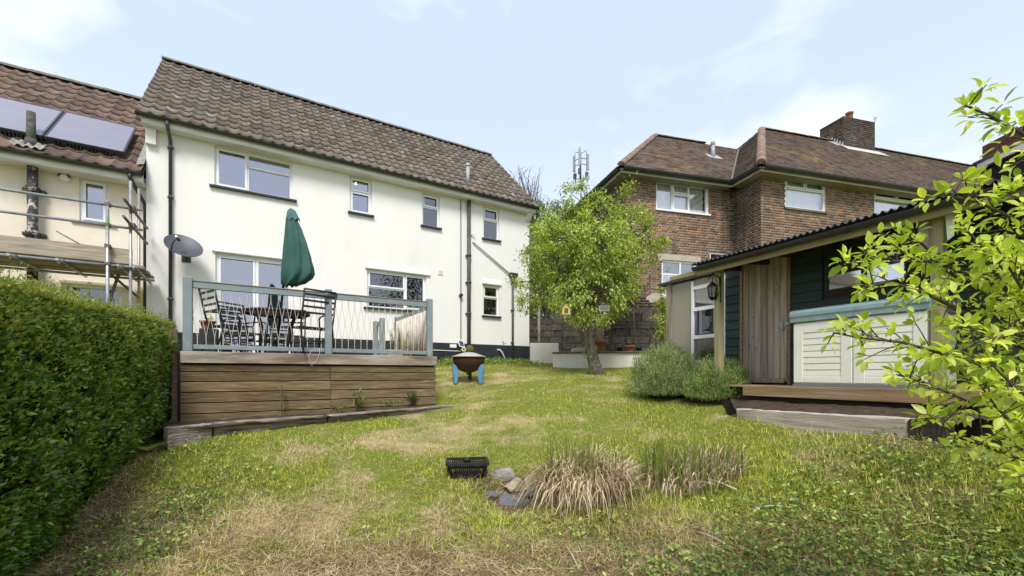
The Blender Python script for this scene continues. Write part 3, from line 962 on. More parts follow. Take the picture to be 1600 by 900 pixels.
MB().tube([(xs_, yt, zt0 - .1), (xs_, yt, ztop)], [.07, .062], 14).tube([(xs_, yt, zt0 - .02), (xs_, yt, zt0 + .14)], [.11, .075], 14).build('roof_vent_pipe', M['lichen_pipe'], nb_)
mb = MB()
vs = []
for i in range(21):
    for s_ in (-.02, .42):
        vs.append(nslope(xs_ - .22 + i * .022, s_ * .5 + .05, .07 + .02 * math.cos(i * 1.25)))
mb.add(vs, [(2 * i, 2 * i + 2, 2 * i + 3, 2 * i + 1) for i in range(20)], smooth=True)
mb.build('lead_slate', M['abut'], nb_)
x = W.x(209, -.1)
pipe(nb_, [(x - .02, YE - .03, NE - .08), (x - .02, YE - .03, NE - .16), (x + .16, NY - .06, NE - .55), (x + .16, NY - .06, 1.4)], .036, 'gutter', 'downpipe')
# two solar panels, a thing each
M['pv2'] = gmat('solar_glass', (0.20, 0.19, 0.235), (0.22, 0.21, 0.255), rough=.16, bump=0, spec=.9)
M['alu'] = gmat('dark_aluminium', (0.07, 0.07, 0.08), rough=.4, metal=.4, bump=0)
yy_ = YE + math.cos(na) * 1.3
pxr = W.hit(211, 196, 1.0)[0]
def on_slope(px, py, lift_=.17):
    lo, hi = -1.0, 4.0
    for _ in range(50):
        m_ = (lo + hi) / 2
        x_, z_ = W.hit(px, py, m_)
        zs = NE + (m_ - YE) * math.tan(na) + lift_ / math.cos(na)
        if z_ > zs: lo = m_
        else: hi = m_
    return x_, (m_ - YE) / math.cos(na)
_tr, _br, _tl, _bl = on_slope(212, 195), on_slope(199, 236), on_slope(103, 170), on_slope(76, 207)
print('panel', _tr, _br, _tl, _bl)
pR = (_tr[0] + _br[0]) / 2; PW = pR - (_tl[0] + _bl[0]) / 2
PS0, PS1 = (_br[1] + _bl[1]) / 2, (_tr[1] + _tl[1]) / 2
for k, (xa, xb, lab) in enumerate(((pR - PW, pR, 'dark glass solar panel nearest the white house on the neighbour roof'), (pR - 2 * PW - .02, pR - PW - .02, 'dark glass solar panel behind the lichened roof vent pipe'), (pR - 3 * PW - .04, pR - 2 * PW - .04, 'solar panel cut off by the left edge of the picture'))):
    s0, s1 = PS0, PS1
    c = nslope(xa, s0, .17)
    mm = Matrix.Rotation(na, 4, 'X')
    mb = MB(); L_, H_ = xb - xa, s1 - s0
    for q in ((0, L_, 0, .03), (0, L_, H_ - .03, H_), (0, .03, .03, H_ - .03), (L_ - .03, L_, .03, H_ - .03)):
        mb.box(q[0], q[1], q[2], q[3], -.035, .004, mm)
    sp = mb.build('solar_panel', M['alu'], nb_, label=lab)
    sp.location = c
    MB().box(.03, L_ - .03, .03, H_ - .03, -.01, .0, mm).build('glass', M['pv2'], sp)
    mb = MB()
    k_ = 22
    for i in range(k_):
        xx = L_ * (i + .5) / k_
        mb.box(xx - .012, xx + .012, -.012, .0, -.13, -.02, mm)
    mb.box(0, L_, -.006, -.002, -.05, -.036, mm)
    mb.build('bird_guard', M['gutter'], sp)
    mb = MB()
    for f_ in (.2, .8):
        mb.box(L_ * f_ - .02, L_ * f_ + .02, .1, H_ - .1, -.13, -.036, mm)
    mb.build('rail', M['steel'], sp)
# bulkhead lamp
xa, za = W.hit(100, 277, NY - .05)
bl = thing('wall_lamp', 'small round chrome bulkhead lamp beside the neighbour window', 'lamp', W.w(xa, NY - .002, za), W.a)
MB().lathe([(.085, 0), (.085, .04), (.06, .06), (.001, .065)], 20, Matrix.Rotation(R(90), 4, 'X')).build('lamp_body', M['upvc'], bl)
MB().lathe([(.06, .06), (.092, .062), (.094, .05)], 20, Matrix.Rotation(R(90), 4, 'X') , a0=0, a1=180).build('hood', M['grey_pipe'], bl)

# ---------------------------------------------------------------- scaffold in front of it
sc = thing('scaffold', 'galvanised tube scaffold with weathered boards in front of the neighbour house', 'scaffold', W.w(0, 0), W.a)
YF, YB = -1.35, -.25
def shit(px, py, yl=YF):
    x_, z_ = W.hit(px, py, yl); return x_, z_
def rail(parent, px0, py0, px1, py1, yl, r=.024, mat='steel', name='tube', ext=3.0):
    a = shit(px0, py0, yl); b = shit(px1, py1, yl)
    a = (a[0], (a[1] + b[1]) / 2); b = (b[0], a[1])
    MB().tube([(a[0] - ext, yl, a[1]), (b[0], yl, b[1])], r, 12).build(name, M[mat], parent)
    return a[1]
xst = shit(168, 400)[0]
def zof(px, py, yl=YF):
    return shit(px, py, yl)[1]
M['green_paint'] = gmat('worn_green_paint', (0.12, 0.32, 0.10), (0.35, 0.4, 0.33), scale=14, rough=.6)
stz = zof(168, 313)
MB().tube([(xst, YF, .6), (xst, YF, stz)], .0255, 12).build('standard', M['steel'], sc)
zg0, zg1 = zof(168, 338), zof(168, 358)
MB().tube([(xst, YF, zg1), (xst, YF, zg0)], .0265, 12, cap=False).build('green_band', M['green_paint'], sc)
xe = shit(222, 400, YF)[0]
for py in (319, 351):
    z_ = zof(168, py)
    MB().tube([(xst - 6, YF + .05, z_), (xe, YF + .05, z_)], .024, 12).build('guard_rail', M['steel'], sc)
zb_ = zof(168, 375 + 36) # underside of the toe board
for py, y_ in ((414, YF + .05), (432, YB)):
    z_ = zof(168, py, y_)
    MB().tube([(xst - 6, y_, z_), (xe + .02, y_, z_)], .024, 12).build('ledger', M['steel'], sc)
pz = zof(168, 404)
ztoe0, ztoe1 = zof(168, 408), zof(168, 384)
MB().box(xst - 6, shit(205, 400)[0], YF + .085, YF + .12, ztoe0, ztoe1).build('toe_board', M['scaf_board'], sc, bevel=.004)
zt2 = zof(205, 400)
for i in range(5):
    y_ = YF + .13 + i * .225
    MB().box(xst - 6, xe, y_, y_ + .215, ztoe0 - .03 - .02 * (i % 2), ztoe0 + .008 - .02 * (i % 2)).build('board', M['scaf_board'], sc, bevel=.004)
for px_ in (-60, 20, 95, 188, 212):
    x_ = shit(px_, 425)[0]
    z_ = ztoe0 - .085
    MB().tube([(x_, YF - .18, z_), (x_, YB + .25, z_)], .024, 10).build('transom', M['steel'], sc)
    MB().box(x_ - .045, x_ + .045, YF + .0, YF + .1, z_ - .05, z_ + .05).build('coupler', M['rust_clamp'], sc, bevel=.015)
for py in (319, 351, 384, 412):
    z_ = zof(168, py)
    MB().box(xst - .042, xst + .042, YF - .03, YF + .085, z_ - .035, z_ + .035).build('coupler', M['rust_clamp'], sc, bevel=.012)
for px_, y_, top in ((204, YF + .1, 283), (217, YB, 295)):
    x_ = shit(px_, 420, y_)[0]
    MB().tube([(x_, y_, .9), (x_, y_, zof(px_, top, y_))], .024, 12).build('standard', M['steel'], sc)
x_ = shit(208, 420, YF + .1)[0]
for py in (325, 352):
    z_ = zof(205, py, YF)
    MB().tube([(x_ - .03, YF - .45, z_ + .02), (x_ + .03, YB + .1, z_ - .02)], .024, 12).build('end_rail', M['rust_clamp'], sc)
    MB().box(x_ - .05, x_ + .05, YF - .02, YF + .16, z_ - .05, z_ + .05).build('coupler', M['rust_clamp'], sc, bevel=.012)
xb_, _ = shit(180, 460, -.8)
MB().tube([(xb_ - .15, -.8, ztoe0 - .9), (xb_ + .05, -.8, ztoe0 - .12)], .026, 10).build('brace', M['rust_clamp'], sc)
xb_, _ = shit(205, 440, -.6)
MB().tube([(xb_ - .3, -.6, ztoe0 - .1), (xb_ + .1, -.45, ztoe0 - .5)], .024, 10).build('brace', M['rust_clamp'], sc)
M['yellow'] = gmat('yellow_sleeve', (0.55, 0.45, 0.08), (0.45, 0.36, 0.08), rough=.6)
x_ = shit(217, 420, YB)[0]
MB().tube([(x_, YB, 1.0), (x_, YB, zof(218, 455, YB))], .034, 12).build('yellow_sleeve', M['yellow'], sc)
# loose cane on the neighbour wall
a = shit(88, 361, -.1); b = shit(134, 382, -.1)
tag(MB().tube([W.w(a[0], -.1, a[1]), W.w(b[0], .0, b[1] - .05)], .014, 8).build('overflow_pipe', M['scaf_board']), 'thin sloping grey overflow pipe low on the cream neighbour wall', 'pipe')
# ================================================================ THE BRICK HOUSE
BZ = B.hit(1189, 256, -.38)[1]       # gutter height
TP = 0.924
brick = thing('brick_house', 'brown brick house with hipped plain tile roofs on the right', 'house', B.w(0, 0), B.a)
BRZ = BZ + TP * (3.6 + .38)
WF = 1.08                              # the wing's front stands back
WX0 = B.x(978, WF)                     # the wing's left corner
BX1 = 16.0
M['brick'] = gmat('brown_brick', (0.235, 0.150, 0.098), (0.145, 0.098, 0.070), (0.07, 0.057, 0.05), scale=1.3, c3scale=0.5, c3lo=.62, c3hi=.85, rough=.92, bump=.4, bscale=60, rnd=.38, hue=((0.36, 0.17, 0.085), .82))
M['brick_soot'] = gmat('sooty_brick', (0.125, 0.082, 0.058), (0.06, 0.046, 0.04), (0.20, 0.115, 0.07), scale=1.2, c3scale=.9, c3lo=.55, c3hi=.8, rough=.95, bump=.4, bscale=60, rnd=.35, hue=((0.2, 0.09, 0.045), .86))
M['mortar'] = gmat('pale_mortar', (0.70, 0.62, 0.50), (0.55, 0.48, 0.39), scale=3, rough=.95, bump=.3)
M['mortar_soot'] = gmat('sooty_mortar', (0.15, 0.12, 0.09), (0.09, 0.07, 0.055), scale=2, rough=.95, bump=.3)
M['old_brick'] = gmat('stained_old_brick', (0.12, 0.085, 0.065), (0.06, 0.05, 0.042), (0.2, 0.19, 0.16), scale=1.5, c3scale=3, c3lo=.6, c3hi=.8, rough=.95, bump=.7, bscale=40, rnd=.35)
M['block'] = gmat('rough_stone_block', (0.13, 0.112, 0.09), (0.065, 0.056, 0.045), (0.28, 0.26, 0.22), scale=3, c3scale=5, c3lo=.6, c3hi=.8, rough=.95, bump=1.0, bscale=22, rnd=.25, bdist=.03)
bw1 = rect(1025, 281, 1107, 327, B, WF)
bw2 = rect(1227, 275, 1290, 324, B)
bw3 = rect(1366, 293, 1437, 334, B); 
z_l = B.hit(1035, 403, WF)[1]
bw4 = (B.x(1034, WF), B.x(1088, WF), z_l - 1.1, z_l - .05)
bw5 = (B.x(1109, WF), B.x(1144, WF) - .03, B.hit(1110, 393, WF)[1] - 1.0, B.hit(1110, 393, WF)[1])
EZB = BZ - .10
mb = MB()
wall_grid(mb, 0, BX1, 1.2, EZB, [bw2, bw3], y=0.005)
wall_grid(mb, WX0, 0.005, 1.2, EZB, [bw1, bw4, bw5], y=WF + .005)
mb.quad((.005, .005, 1.2), (.005, WF + .005, 1.2), (.005, WF + .005, EZB), (.005, .005, EZB))
mb.quad((WX0, WF + .012, 1.2), (WX0, WF + 6.3, 1.2), (WX0, WF + 6.3, EZB), (WX0, WF + .012, EZB))
mb.quad((BX1, .012, 1.2), (BX1, 7.4, 1.2), (BX1, 7.4, EZB), (BX1, .012, EZB))
mb.quad((WX0, 7.38, 1.2), (BX1, 7.38, 1.2), (BX1, 7.38, EZB), (WX0, 7.38, EZB))
mb.build('mortar_wall', M['mortar'], brick)
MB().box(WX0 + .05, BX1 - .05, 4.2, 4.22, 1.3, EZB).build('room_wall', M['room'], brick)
# bricks: Flemish bond, one by one nearest the camera
BT_v = [(0, 0, 0), (1, 0, 0), (1, 0, 1), (0, 0, 1), (0, 1, 0), (1, 1, 0), (1, 1, 1), (0, 1, 1)]
BT_f = [(0, 1, 2, 3), (3, 2, 6, 7), (0, 4, 5, 1), (0, 3, 7, 4), (1, 5, 6, 2)]
def brick_rects(x0, x1, z0, z1, holes, rr, bl=.215, hd=.1025, ch=.065, j=.010):
    out = []
    n_ = 0
    z = z0
    while z < z1:
        x = x0 - (0 if n_ % 2 else .168)
        k = n_ % 2
        while x < x1:
            L_ = bl if k % 2 == 0 else hd
            a, b = max(x, x0), min(x + L_, x1)
            segs = [(a, b)]
            for h in holes:
                if h[2] < z + ch - .01 and h[3] > z + .01:
                    ns = []
                    for (p, q) in segs:
                        if q <= h[0] or p >= h[1]:
                            ns.append((p, q))
                        else:
                            if p < h[0]: ns.append((p, h[0]))
                            if q > h[1]: ns.append((h[1], q))
                    segs = ns
            for (p, q) in segs:
                if q - p > .025:
                    out.append((p, q, z, min(z + ch, z1)))
            x += L_ + j
            k += 1
        z += ch + j
        n_ += 1
    return out
rr = random.Random(5)
bricks = []     # (matrix, material key)
zlo = B.hit(1189, 480)[1]
zlow = 1.9
for (a, b, c_, d) in brick_rects(0, 7.6, 3.3, EZB, [bw2, bw3], rr):
    m = Matrix.Translation((a, rr.uniform(-.003, .002), c_)) @ Matrix.Diagonal((b - a, .006, d - c_, 1)); bricks.append((m, 'brick'))
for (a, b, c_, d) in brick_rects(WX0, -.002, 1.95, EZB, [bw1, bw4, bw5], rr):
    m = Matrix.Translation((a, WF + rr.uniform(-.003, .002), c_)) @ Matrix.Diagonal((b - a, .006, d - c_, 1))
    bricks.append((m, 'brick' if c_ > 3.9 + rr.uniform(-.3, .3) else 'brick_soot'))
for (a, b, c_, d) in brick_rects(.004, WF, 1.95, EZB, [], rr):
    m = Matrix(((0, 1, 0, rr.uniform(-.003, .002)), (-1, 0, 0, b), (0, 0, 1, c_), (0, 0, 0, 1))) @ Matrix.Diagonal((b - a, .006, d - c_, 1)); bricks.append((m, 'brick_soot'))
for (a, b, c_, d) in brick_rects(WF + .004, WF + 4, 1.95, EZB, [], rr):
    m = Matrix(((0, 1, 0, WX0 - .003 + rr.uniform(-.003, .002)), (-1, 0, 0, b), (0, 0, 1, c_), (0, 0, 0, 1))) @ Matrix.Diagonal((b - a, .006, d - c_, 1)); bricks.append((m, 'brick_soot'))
near = sorted(range(len(bricks)), key=lambda i: (bricks[i][0] @ Vector((.5, 0, .5)) - B.loc((2.0, 0, 4.0))).length + (0 if bricks[i][0][0][0] > .15 else 3) + (2 if bricks[i][0].translation.z < 4.6 and bricks[i][0].translation.x > 1.0 else 0))
nearset = set(near[:300])
bm_ = {k: MB().add(BT_v, BT_f).mesh('brick', M[k]) for k in ('brick', 'brick_soot')}
rest = {'brick': [], 'brick_soot': []}
for i, (m, k) in enumerate(bricks):
    if i in nearset:
        piece('brick', bm_[k], brick, m)
    else:
        rest[k].append(m)
for k, ms_ in rest.items():
    A = np.array([[list(r) for r in m] for m in ms_])
    b = Bulk(); b.add(BT_v, BT_f, A[:, :3, :3], A[:, :3, 3]); b.build('further_bricks', M[k], brick)
# windows
window(brick, bw1, [(0, .30, 0, 1), (.30, .64, 0, .64), (.30, .64, .64, 1), (.64, 1, 0, 1)], glass='glass_pale', y=WF + .03, sashes=(1, 2), net=.98)
window(brick, bw2, [(0, 1, 0, .68), (0, .5, .68, 1), (.5, 1, .68, 1)], glass='glass_pale', y=.03, sashes=(1, 2), net=.98)
window(brick, bw3, [(0, 1, 0, .66), (0, .5, .66, 1), (.5, 1, .66, 1)], glass='glass_pale', y=.03, sashes=(1, 2), net=.7)
window(brick, bw4, [(0, 1, 0, .62), (0, .55, .62, 1), (.55, 1, .62, 1)], glass='glass_pale', y=WF + .03, net=.6)
window(brick, bw5, [(0, 1, 0, 1)], glass='glass_pale', y=WF + .03, net=.6)
MB().box(bw1[0] - .03, bw1[1] + .05, WF - .05, WF + .028, bw1[2] - .03, bw1[2] + .02).build('sill', M['upvc'], brick)
M['stone_sill'] = gmat('stone_sill', (0.2, 0.17, 0.14), (0.13, 0.11, 0.09), rough=.9)
for h_ in (bw2, bw3):
    MB().box(h_[0] - .04, h_[1] + .04, -.05, .028, h_[2] - .05, h_[2] + .002).build('sill', M['stone_sill'], brick)
M['conc'] = gmat('concrete', (0.5, 0.46, 0.38), (0.38, 0.35, 0.29), scale=6, rough=.9, bump=.3)
MB().box(bw4[0] - .15, bw4[1] + .15, WF - .012, WF - .001 + .012, bw4[3] + .002, bw4[3] + .17).build('lintel', M['conc'], brick)
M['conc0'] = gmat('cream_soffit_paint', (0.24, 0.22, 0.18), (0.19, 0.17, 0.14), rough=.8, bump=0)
# eaves boards and gutters
def eaves(a, b, nrm, ext=0.0):
    """fascia, soffit and gutter along the wall line a-b (local), overhanging along nrm"""
    a = Vector((a[0], a[1], 0)); b = Vector((b[0], b[1], 0)); nv = Vector((nrm[0], nrm[1], 0))
    b0 = b
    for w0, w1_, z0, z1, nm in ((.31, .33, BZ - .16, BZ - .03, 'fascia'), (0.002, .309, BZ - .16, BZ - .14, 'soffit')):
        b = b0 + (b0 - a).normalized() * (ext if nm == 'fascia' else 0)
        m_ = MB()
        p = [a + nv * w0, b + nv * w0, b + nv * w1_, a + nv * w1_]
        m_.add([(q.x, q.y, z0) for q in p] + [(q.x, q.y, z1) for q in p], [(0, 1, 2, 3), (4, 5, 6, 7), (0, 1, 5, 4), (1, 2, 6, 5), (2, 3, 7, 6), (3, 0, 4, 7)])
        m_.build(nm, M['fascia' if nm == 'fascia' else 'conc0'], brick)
    p = a + nv * .40; q = b0 + nv * .40 + (b0 - a).normalized() * (ext + .07 if ext else 0)
    gutter_run((p.x, p.y, BZ - .04), (q.x, q.y, BZ - .04), brick, r=.092)
eaves((-.325, 0), (BX1, 0), (0, -1))
eaves((0, WF - .32), (0, .0), (-1, 0), .308)
eaves((WX0 - .325, WF), (-.33, WF), (0, -1))
eaves((WX0, WF + 6.5), (WX0, WF - .0), (-1, 0), .308)
# roofs: plain tiles laid in courses over felt
OV = .38
wr_ez = BZ
y0r = -OV; hd_ = 3.6 + OV
def roof_block(x0, x1, y0, y1, hipl=True, hipr=False):
    h = (y1 - y0) / 2
    rz = BZ + TP * h
    a = x0 + (h if hipl else 0); b = x1 - (h if hipr else 0)
    ym = (y0 + y1) / 2
    return dict(front=[(x0, y0, BZ), (x1, y0, BZ), (b, ym, rz), (a, ym, rz)], back=[(x1, y1, BZ), (x0, y1, BZ), (a, ym, rz), (b, ym, rz)],
                left=[(x0, y1, BZ), (x0, y0, BZ), (a, ym, rz)], a=(a, ym, rz), b=(b, ym, rz), h=h)
main = roof_block(-OV, BX1 + .3, y0r, y0r + 2 * hd_, True, False)
wing = roof_block(WX0 - OV, 3.0, WF - OV, WF - OV + 2 * 3.12, True, False)
mb = MB()
for q in (main, wing):
    for k in ('front', 'back', 'left'):
        mb.add([(p[0], p[1], p[2] - .03) for p in q[k]], [tuple(range(len(q[k])))])
mb.build('roof_felt', M['felt'], brick)
TT_v = [(0, 0, .022), (.155, 0, .022), (.155, .15, .004), (0, .15, .004), (0, .001, .004), (.155, .001, .004), (.075, 0.0, .025), (.075, .15, .007)]
TT_f = [(0, 6, 7, 3), (6, 1, 2, 7), (4, 5, 1, 6, 0)]
def plain_tiles(bulk, poly, rr, gauge=.105, w=.162):
    p = [Vector(q) for q in poly]
    ex = (p[1] - p[0]).normalized()
    nrm = ex.cross(p[2] - p[0]).normalized()
    if nrm.z < 0:
        nrm = -nrm
    ey = nrm.cross(ex)
    if ey.z < 0:
        ey = -ey
    uv = [((q - p[0]).dot(ex), (q - p[0]).dot(ey)) for q in p]
    H_ = max(q[1] for q in uv)
    rows = int(H_ / gauge) + 1
    mats, pos = [], []
    for r_ in range(rows):
        v_ = r_ * gauge
        xs = []
        for i in range(len(uv)):
            (ax, ay), (bx, by) = uv[i], uv[(i + 1) % len(uv)]
            if (ay - v_ - .01) * (by - v_ - .01) < 0:
                xs.append(ax + (bx - ax) * (v_ + .01 - ay) / (by - ay))
        if len(xs) < 2:
            continue
        x_ = min(xs) + (w / 2 if r_ % 2 else 0) - .08
        while x_ < max(xs) - .07:
            m = Matrix((ex, ey, nrm)).transposed() @ Matrix.Rotation(rr.uniform(-.02, .02), 3, 'Z') @ Matrix.Rotation(rr.uniform(-.012, .03), 3, 'X')
            o = p[0] + ex * x_ + ey * (v_ - .03 * (r_ == 0) + rr.uniform(-.006, .006)) + nrm * rr.uniform(0, .006)
            mats.append([list(r) for r in m]); pos.append(tuple(o))
            x_ += w
    bulk.add(TT_v, TT_f, np.array(mats), np.array(pos))
M['plain'] = gmat('plain_clay_tile', (0.155, 0.112, 0.090), (0.10, 0.077, 0.065), (0.27, 0.20, 0.08), scale=.9, c3scale=.45, c3lo=.56, c3hi=.72, rough=.93, bump=.5, bscale=50, rnd=.45, hue=((0.20, 0.125, 0.095), .72))
M['hip'] = gmat('clay_hip_tile', (0.27, 0.18, 0.13), (0.19, 0.13, 0.095), scale=4, rough=.93, bump=.5, rnd=.2)
bk = Bulk()
rr = random.Random(8)
plain_tiles(bk, main['front'], rr)
mm_ = main['left']
plain_tiles(bk, [main['left'][0], main['left'][1], main['left'][2]], rr)
wf = wing['front']; wf = [wf[0], (0.9, wf[1][1], wf[1][2]), wf[2], wf[3]]
plain_tiles(bk, wing['front'], rr)
plain_tiles(bk, wing['left'], rr)
bk.build('roof_tiles', M['plain'], brick)
def lift(p, z=.05):
    return (p[0], p[1], p[2] + z)
ridge_line(brick, lift((-OV - .02, y0r - .02, BZ)), lift(main['a']), 15, .135, M['hip'], 'hip_tile')
ridge_line(brick, lift(main['a']), lift(main['b']), 44, .10, M['plain'])
ridge_line(brick, lift((WX0 - OV, WF - OV, BZ)), lift(wing['a']), 13, .11, M['hip'], 'hip_tile')
ridge_line(brick, lift(wing['a']), lift((1.2, wing['a'][1], wing['a'][2])), 12, .09, M['plain'])
ridge_line(brick, lift((WX0 - OV, wing['back'][0][1], BZ)), lift(wing['a']), 13, .10, M['hip'], 'hip_tile')
# lead valley where the wing meets the main roof
xv = WF - OV
va = Vector((-OV + .0, WF - OV, BZ + .05)); 
vb = Vector((-OV + (wing['a'][2] - BZ) / TP, wing['a'][1], wing['a'][2] + .05))
MB().beam(va, vb, .05, .02).build('lead_valley', M['mortar_dark'], brick)
# flue on the wing roof
ya = WF + 1.4
xf, zf = B.hit(1114, 250, ya)
zf = BZ + TP * (ya - WF + OV)
mb = MB().tube([(xf, ya, zf - .1), (xf, ya, zf + .42)], .06, 12)
mb.lathe([(.05, .42), (.075, .44), (.075, .52), (.06, .56), (.001, .58)], 12, Matrix.Translation((xf, ya, zf)))
mb.build('flue', M['lead'], brick)
MB().box(xf - .22, xf + .3, -.2, .2, 0, .012, Matrix.Translation((xf * 0, ya, zf + .04)) @ Matrix.Rotation(math.atan(TP), 4, 'X')).build('flue_flashing', M['lead'], brick)
# chimney
ych = main['a'][1]
xc0, xc1 = B.x(1318, ych - .45), B.x(1367, ych - .45)
yc0 = ych - .45
yc1 = B.hitx(1297, 585, xc0)[0]
yc1 = yc0 + 1.0
cz = B.hit(1340, 188, yc0)[1]
chb = MB().box(xc0 + .012, xc1 - .012, yc0 + .012, yc1 - .012, BRZ - .9, cz - .02)
ch = chb.build('chimney', M['mortar_soot'], brick)
bk = Bulk(); rr = random.Random(3)
A_, P_ = [], []
for (a, b, c_, d) in brick_rects(xc0, xc1, BRZ - .8, cz, [], rr):
    m = Matrix.Diagonal((b - a, .013, d - c_)); A_.append([list(r) for r in m]); P_.append((a, yc0 - rr.uniform(0, .006), c_))
for (a, b, c_, d) in brick_rects(yc0, yc1, BRZ - .8, cz, [], rr):
    m = Matrix(((0, 1, 0), (-1, 0, 0), (0, 0, 1))) @ Matrix.Diagonal((b - a, .013, d - c_)); A_.append([list(r) for r in m]); P_.append((xc0 - rr.uniform(0, .006), b, c_))
bk.add(BT_v, BT_f, np.array(A_), np.array(P_))
bk.build('brickwork', M['old_brick'], ch)
MB().box(xc0 - .02, xc1 + .02, yc0 - .02, yc1 + .02, cz, cz + .07).build('mortar_cap', M['mortar_soot'], ch, bevel=.03)
xp = (xc0 * .62 + xc1 * .38)
M['terracotta'] = gmat('terracotta', (0.34, 0.14, 0.075), (0.26, 0.11, 0.06), (0.5, 0.3, 0.2), scale=5, c3scale=8, c3lo=.62, c3hi=.85, rough=.85, bump=.15)
MB().lathe([(.13, 0), (.115, .3), (.14, .31), (.14, .37), (.10, .37), (.09, .1)], 20, Matrix.Translation((xp, yc0 + .25, cz + .06))).build('chimney_pot', M['terracotta'], ch)
# stepped lead flashing at its foot
mb = MB()
zr = lambda y_: BZ + TP * (y_ + OV)
mb.quad((xc0 - .25, yc0 - .4, zr(yc0 - .4) + .06), (xc1 + .25, yc0 - .4, zr(yc0 - .4) + .06), (xc1 + .2, yc0 - .02, zr(yc0 - .02) + .07), (xc0 - .2, yc0 - .02, zr(yc0 - .02) + .07))
for i in range(5):
    y_ = yc0 - .02 + i * .11
    z_ = zr(y_) + .04
    mb.add([(xc0 - .022, y_, z_), (xc0 - .022, y_ + .12, z_ + .1), (xc0 - .022, y_ + .02, z_ + .22)], [(0, 1, 2)])
    mb.add([(xc0 - .35, y_, z_ - .0), (xc0 - .022, y_, z_ + .03), (xc0 - .022, y_ + .12, z_ + .12), (xc0 - .3, y_ + .12, z_ + .11)], [(0, 1, 2, 3)])
M['pale_lead'] = gmat('pale_lead', (0.55, 0.55, 0.54), (0.42, 0.42, 0.41), scale=6, rough=.6, bump=.3)
mb.build('lead_flashing', M['pale_lead'], brick)
# television aerial
ar = thing('television_aerial', 'thin rooftop television aerial leaning from the back of the brick chimney', 'aerial', B.w(xc1 + .02, yc0 + .1, cz - .15), B.a)
MB().tube([(0, 0, 0), (.16, 0, .42)], .012, 6).build('mast', M['grey_pipe'], ar)
mb = MB().tube([(.16, -.02, .42), (.22, .02, .46), (.05, .0, .50)], .009, 6)
for i in range(4):
    mb.tube([(.1 + i * .03, -.06, .42 + i * .02), (.1 + i * .03, .06, .42 + i * .02)], .006, 5)
mb.build('aerial_rods', M['grey_pipe'], ar)
# ---------------------------------------------------------------- red clad gable beyond
Yq = 19.0
M['redclad'] = gmat('red_brown_cladding', (0.16, 0.05, 0.04), (0.10, 0.035, 0.03), scale=2, rough=.8, rnd=.15, bump=.1)
g0 = P(1533, 254, Yq); g1 = P(1660, 195, Yq - 3.0)
rg = thing('red_clad_dormer', 'dark red boarded dormer with a sloping white fascia beyond the brick roof', 'dormer', (g0.x, g0.y, 0), math.atan2(g1.y - g0.y, g1.x - g0.x))
gl = math.hypot(g1.x - g0.x, g1.y - g0.y)
mb = MB()
for i in range(22):
    z_ = 7.0 + i * .2
    # length under the sloping fascia
    def topz(x_): return g0.z - .18 + (g1.z - g0.z) * x_ / gl
    xs0 = max(0.05, (z_ + .19 - topz(0)) / ((g1.z - g0.z) / gl))
    if xs0 < gl:
        me_b = MB().prism([(xs0, z_), (gl + 1, z_), (gl + 1, z_ + .19), (xs0, z_ + .19)], .0, .1)
        me_b.build('board', M['redclad'], rg)
MB().prism([(-.1, g0.z - .25), (gl + 1, g0.z - .25 + (g1.z - g0.z) * (gl + 1.1) / gl), (gl + 1, g0.z + .0 + (g1.z - g0.z) * (gl + 1.1) / gl), (-.1, g0.z)], -.08, -.002).build('fascia', M['upvc'], rg)
MB().prism([(-.25, g0.z - .02), (gl + 1, g0.z + .02 + (g1.z - g0.z) * (gl + 1.1) / gl), (gl + 1, g0.z + .12 + (g1.z - g0.z) * (gl + 1.1) / gl), (-.25, g0.z + .09)], -.14, 3).build('roof', M['grey_pipe'], rg)
MB().box(0.1, gl + 1, .11, 2.9, 7, g0.z - .3).build('dormer_core', M['felt'], rg)

# ---------------------------------------------------------------- phone mast far away
Ym = 62.0
mt = thing('phone_mast', 'distant grey telecom mast with panel antennas above the tree', 'mast', P(908, 585, Ym), 0)
def Q(px, py, dy=0):
    p = P(px, py, Ym); o = P(908, 585, Ym); return Vector((p.x - o.x, dy, p.z - o.z))
M['mast'] = gmat('mast_grey', (0.05, 0.052, 0.06), (0.08, 0.082, 0.09), rough=.6, bump=0)
M['antenna'] = gmat('antenna_white', (0.30, 0.32, 0.36), rough=.5, bump=0)
MB().tube([Q(908, 585) - Vector((0, 0, 4)), Q(908, 281)], .15, 12).build('pole', M['antenna'], mt)
MB().tube([Q(907, 281), Q(907, 238)], .12, 10).build('mast_head', M['mast'], mt)
mb = MB()
for py in (247, 256, 278):
    for a in (0, 120, 240):
        c = Q(907, py); e = c + Vector((math.cos(R(a + 15)) * .95, math.sin(R(a + 15)) * .95, 0))
        mb.tube([c, e], .05, 6)
for a in (0, 120, 240):
    e = Vector((math.cos(R(a + 15)) * .95, math.sin(R(a + 15)) * .95, 0))
    mb.tube([Q(907, 282) + e, Q(907, 236) + e], .045, 6)
    mb.tube([Q(907, 240), Q(907, 236) + e * 1.0 + Vector((0, 0, .2))], .035, 6)
mb.build('antenna_frame', M['mast'], mt)
for a in (0, 120, 240):
    e = Vector((math.cos(R(a + 15)) * 1.15, math.sin(R(a + 15)) * 1.15, 0))
    c = Q(907, 252) + e
    MB().box(-.17, .17, -.09, .09, -1.15, 1.15, Matrix.Translation(c)).build('antenna_panel', M['antenna'], mt, bevel=.05)
    c = Q(907, 272) + e * .85
    MB().box(-.22, .22, -.16, .16, -.35, .35, Matrix.Translation(c)).build('radio_unit', M['mast'], mt)
MB().tube([Q(918, 279), Q(918, 279, -.3)], .28, 14).build('dish_drum', M['antenna'], mt)

# ---------------------------------------------------------------- low white garden walls and old wall behind
LWZ = P(900, 536, 13.4)
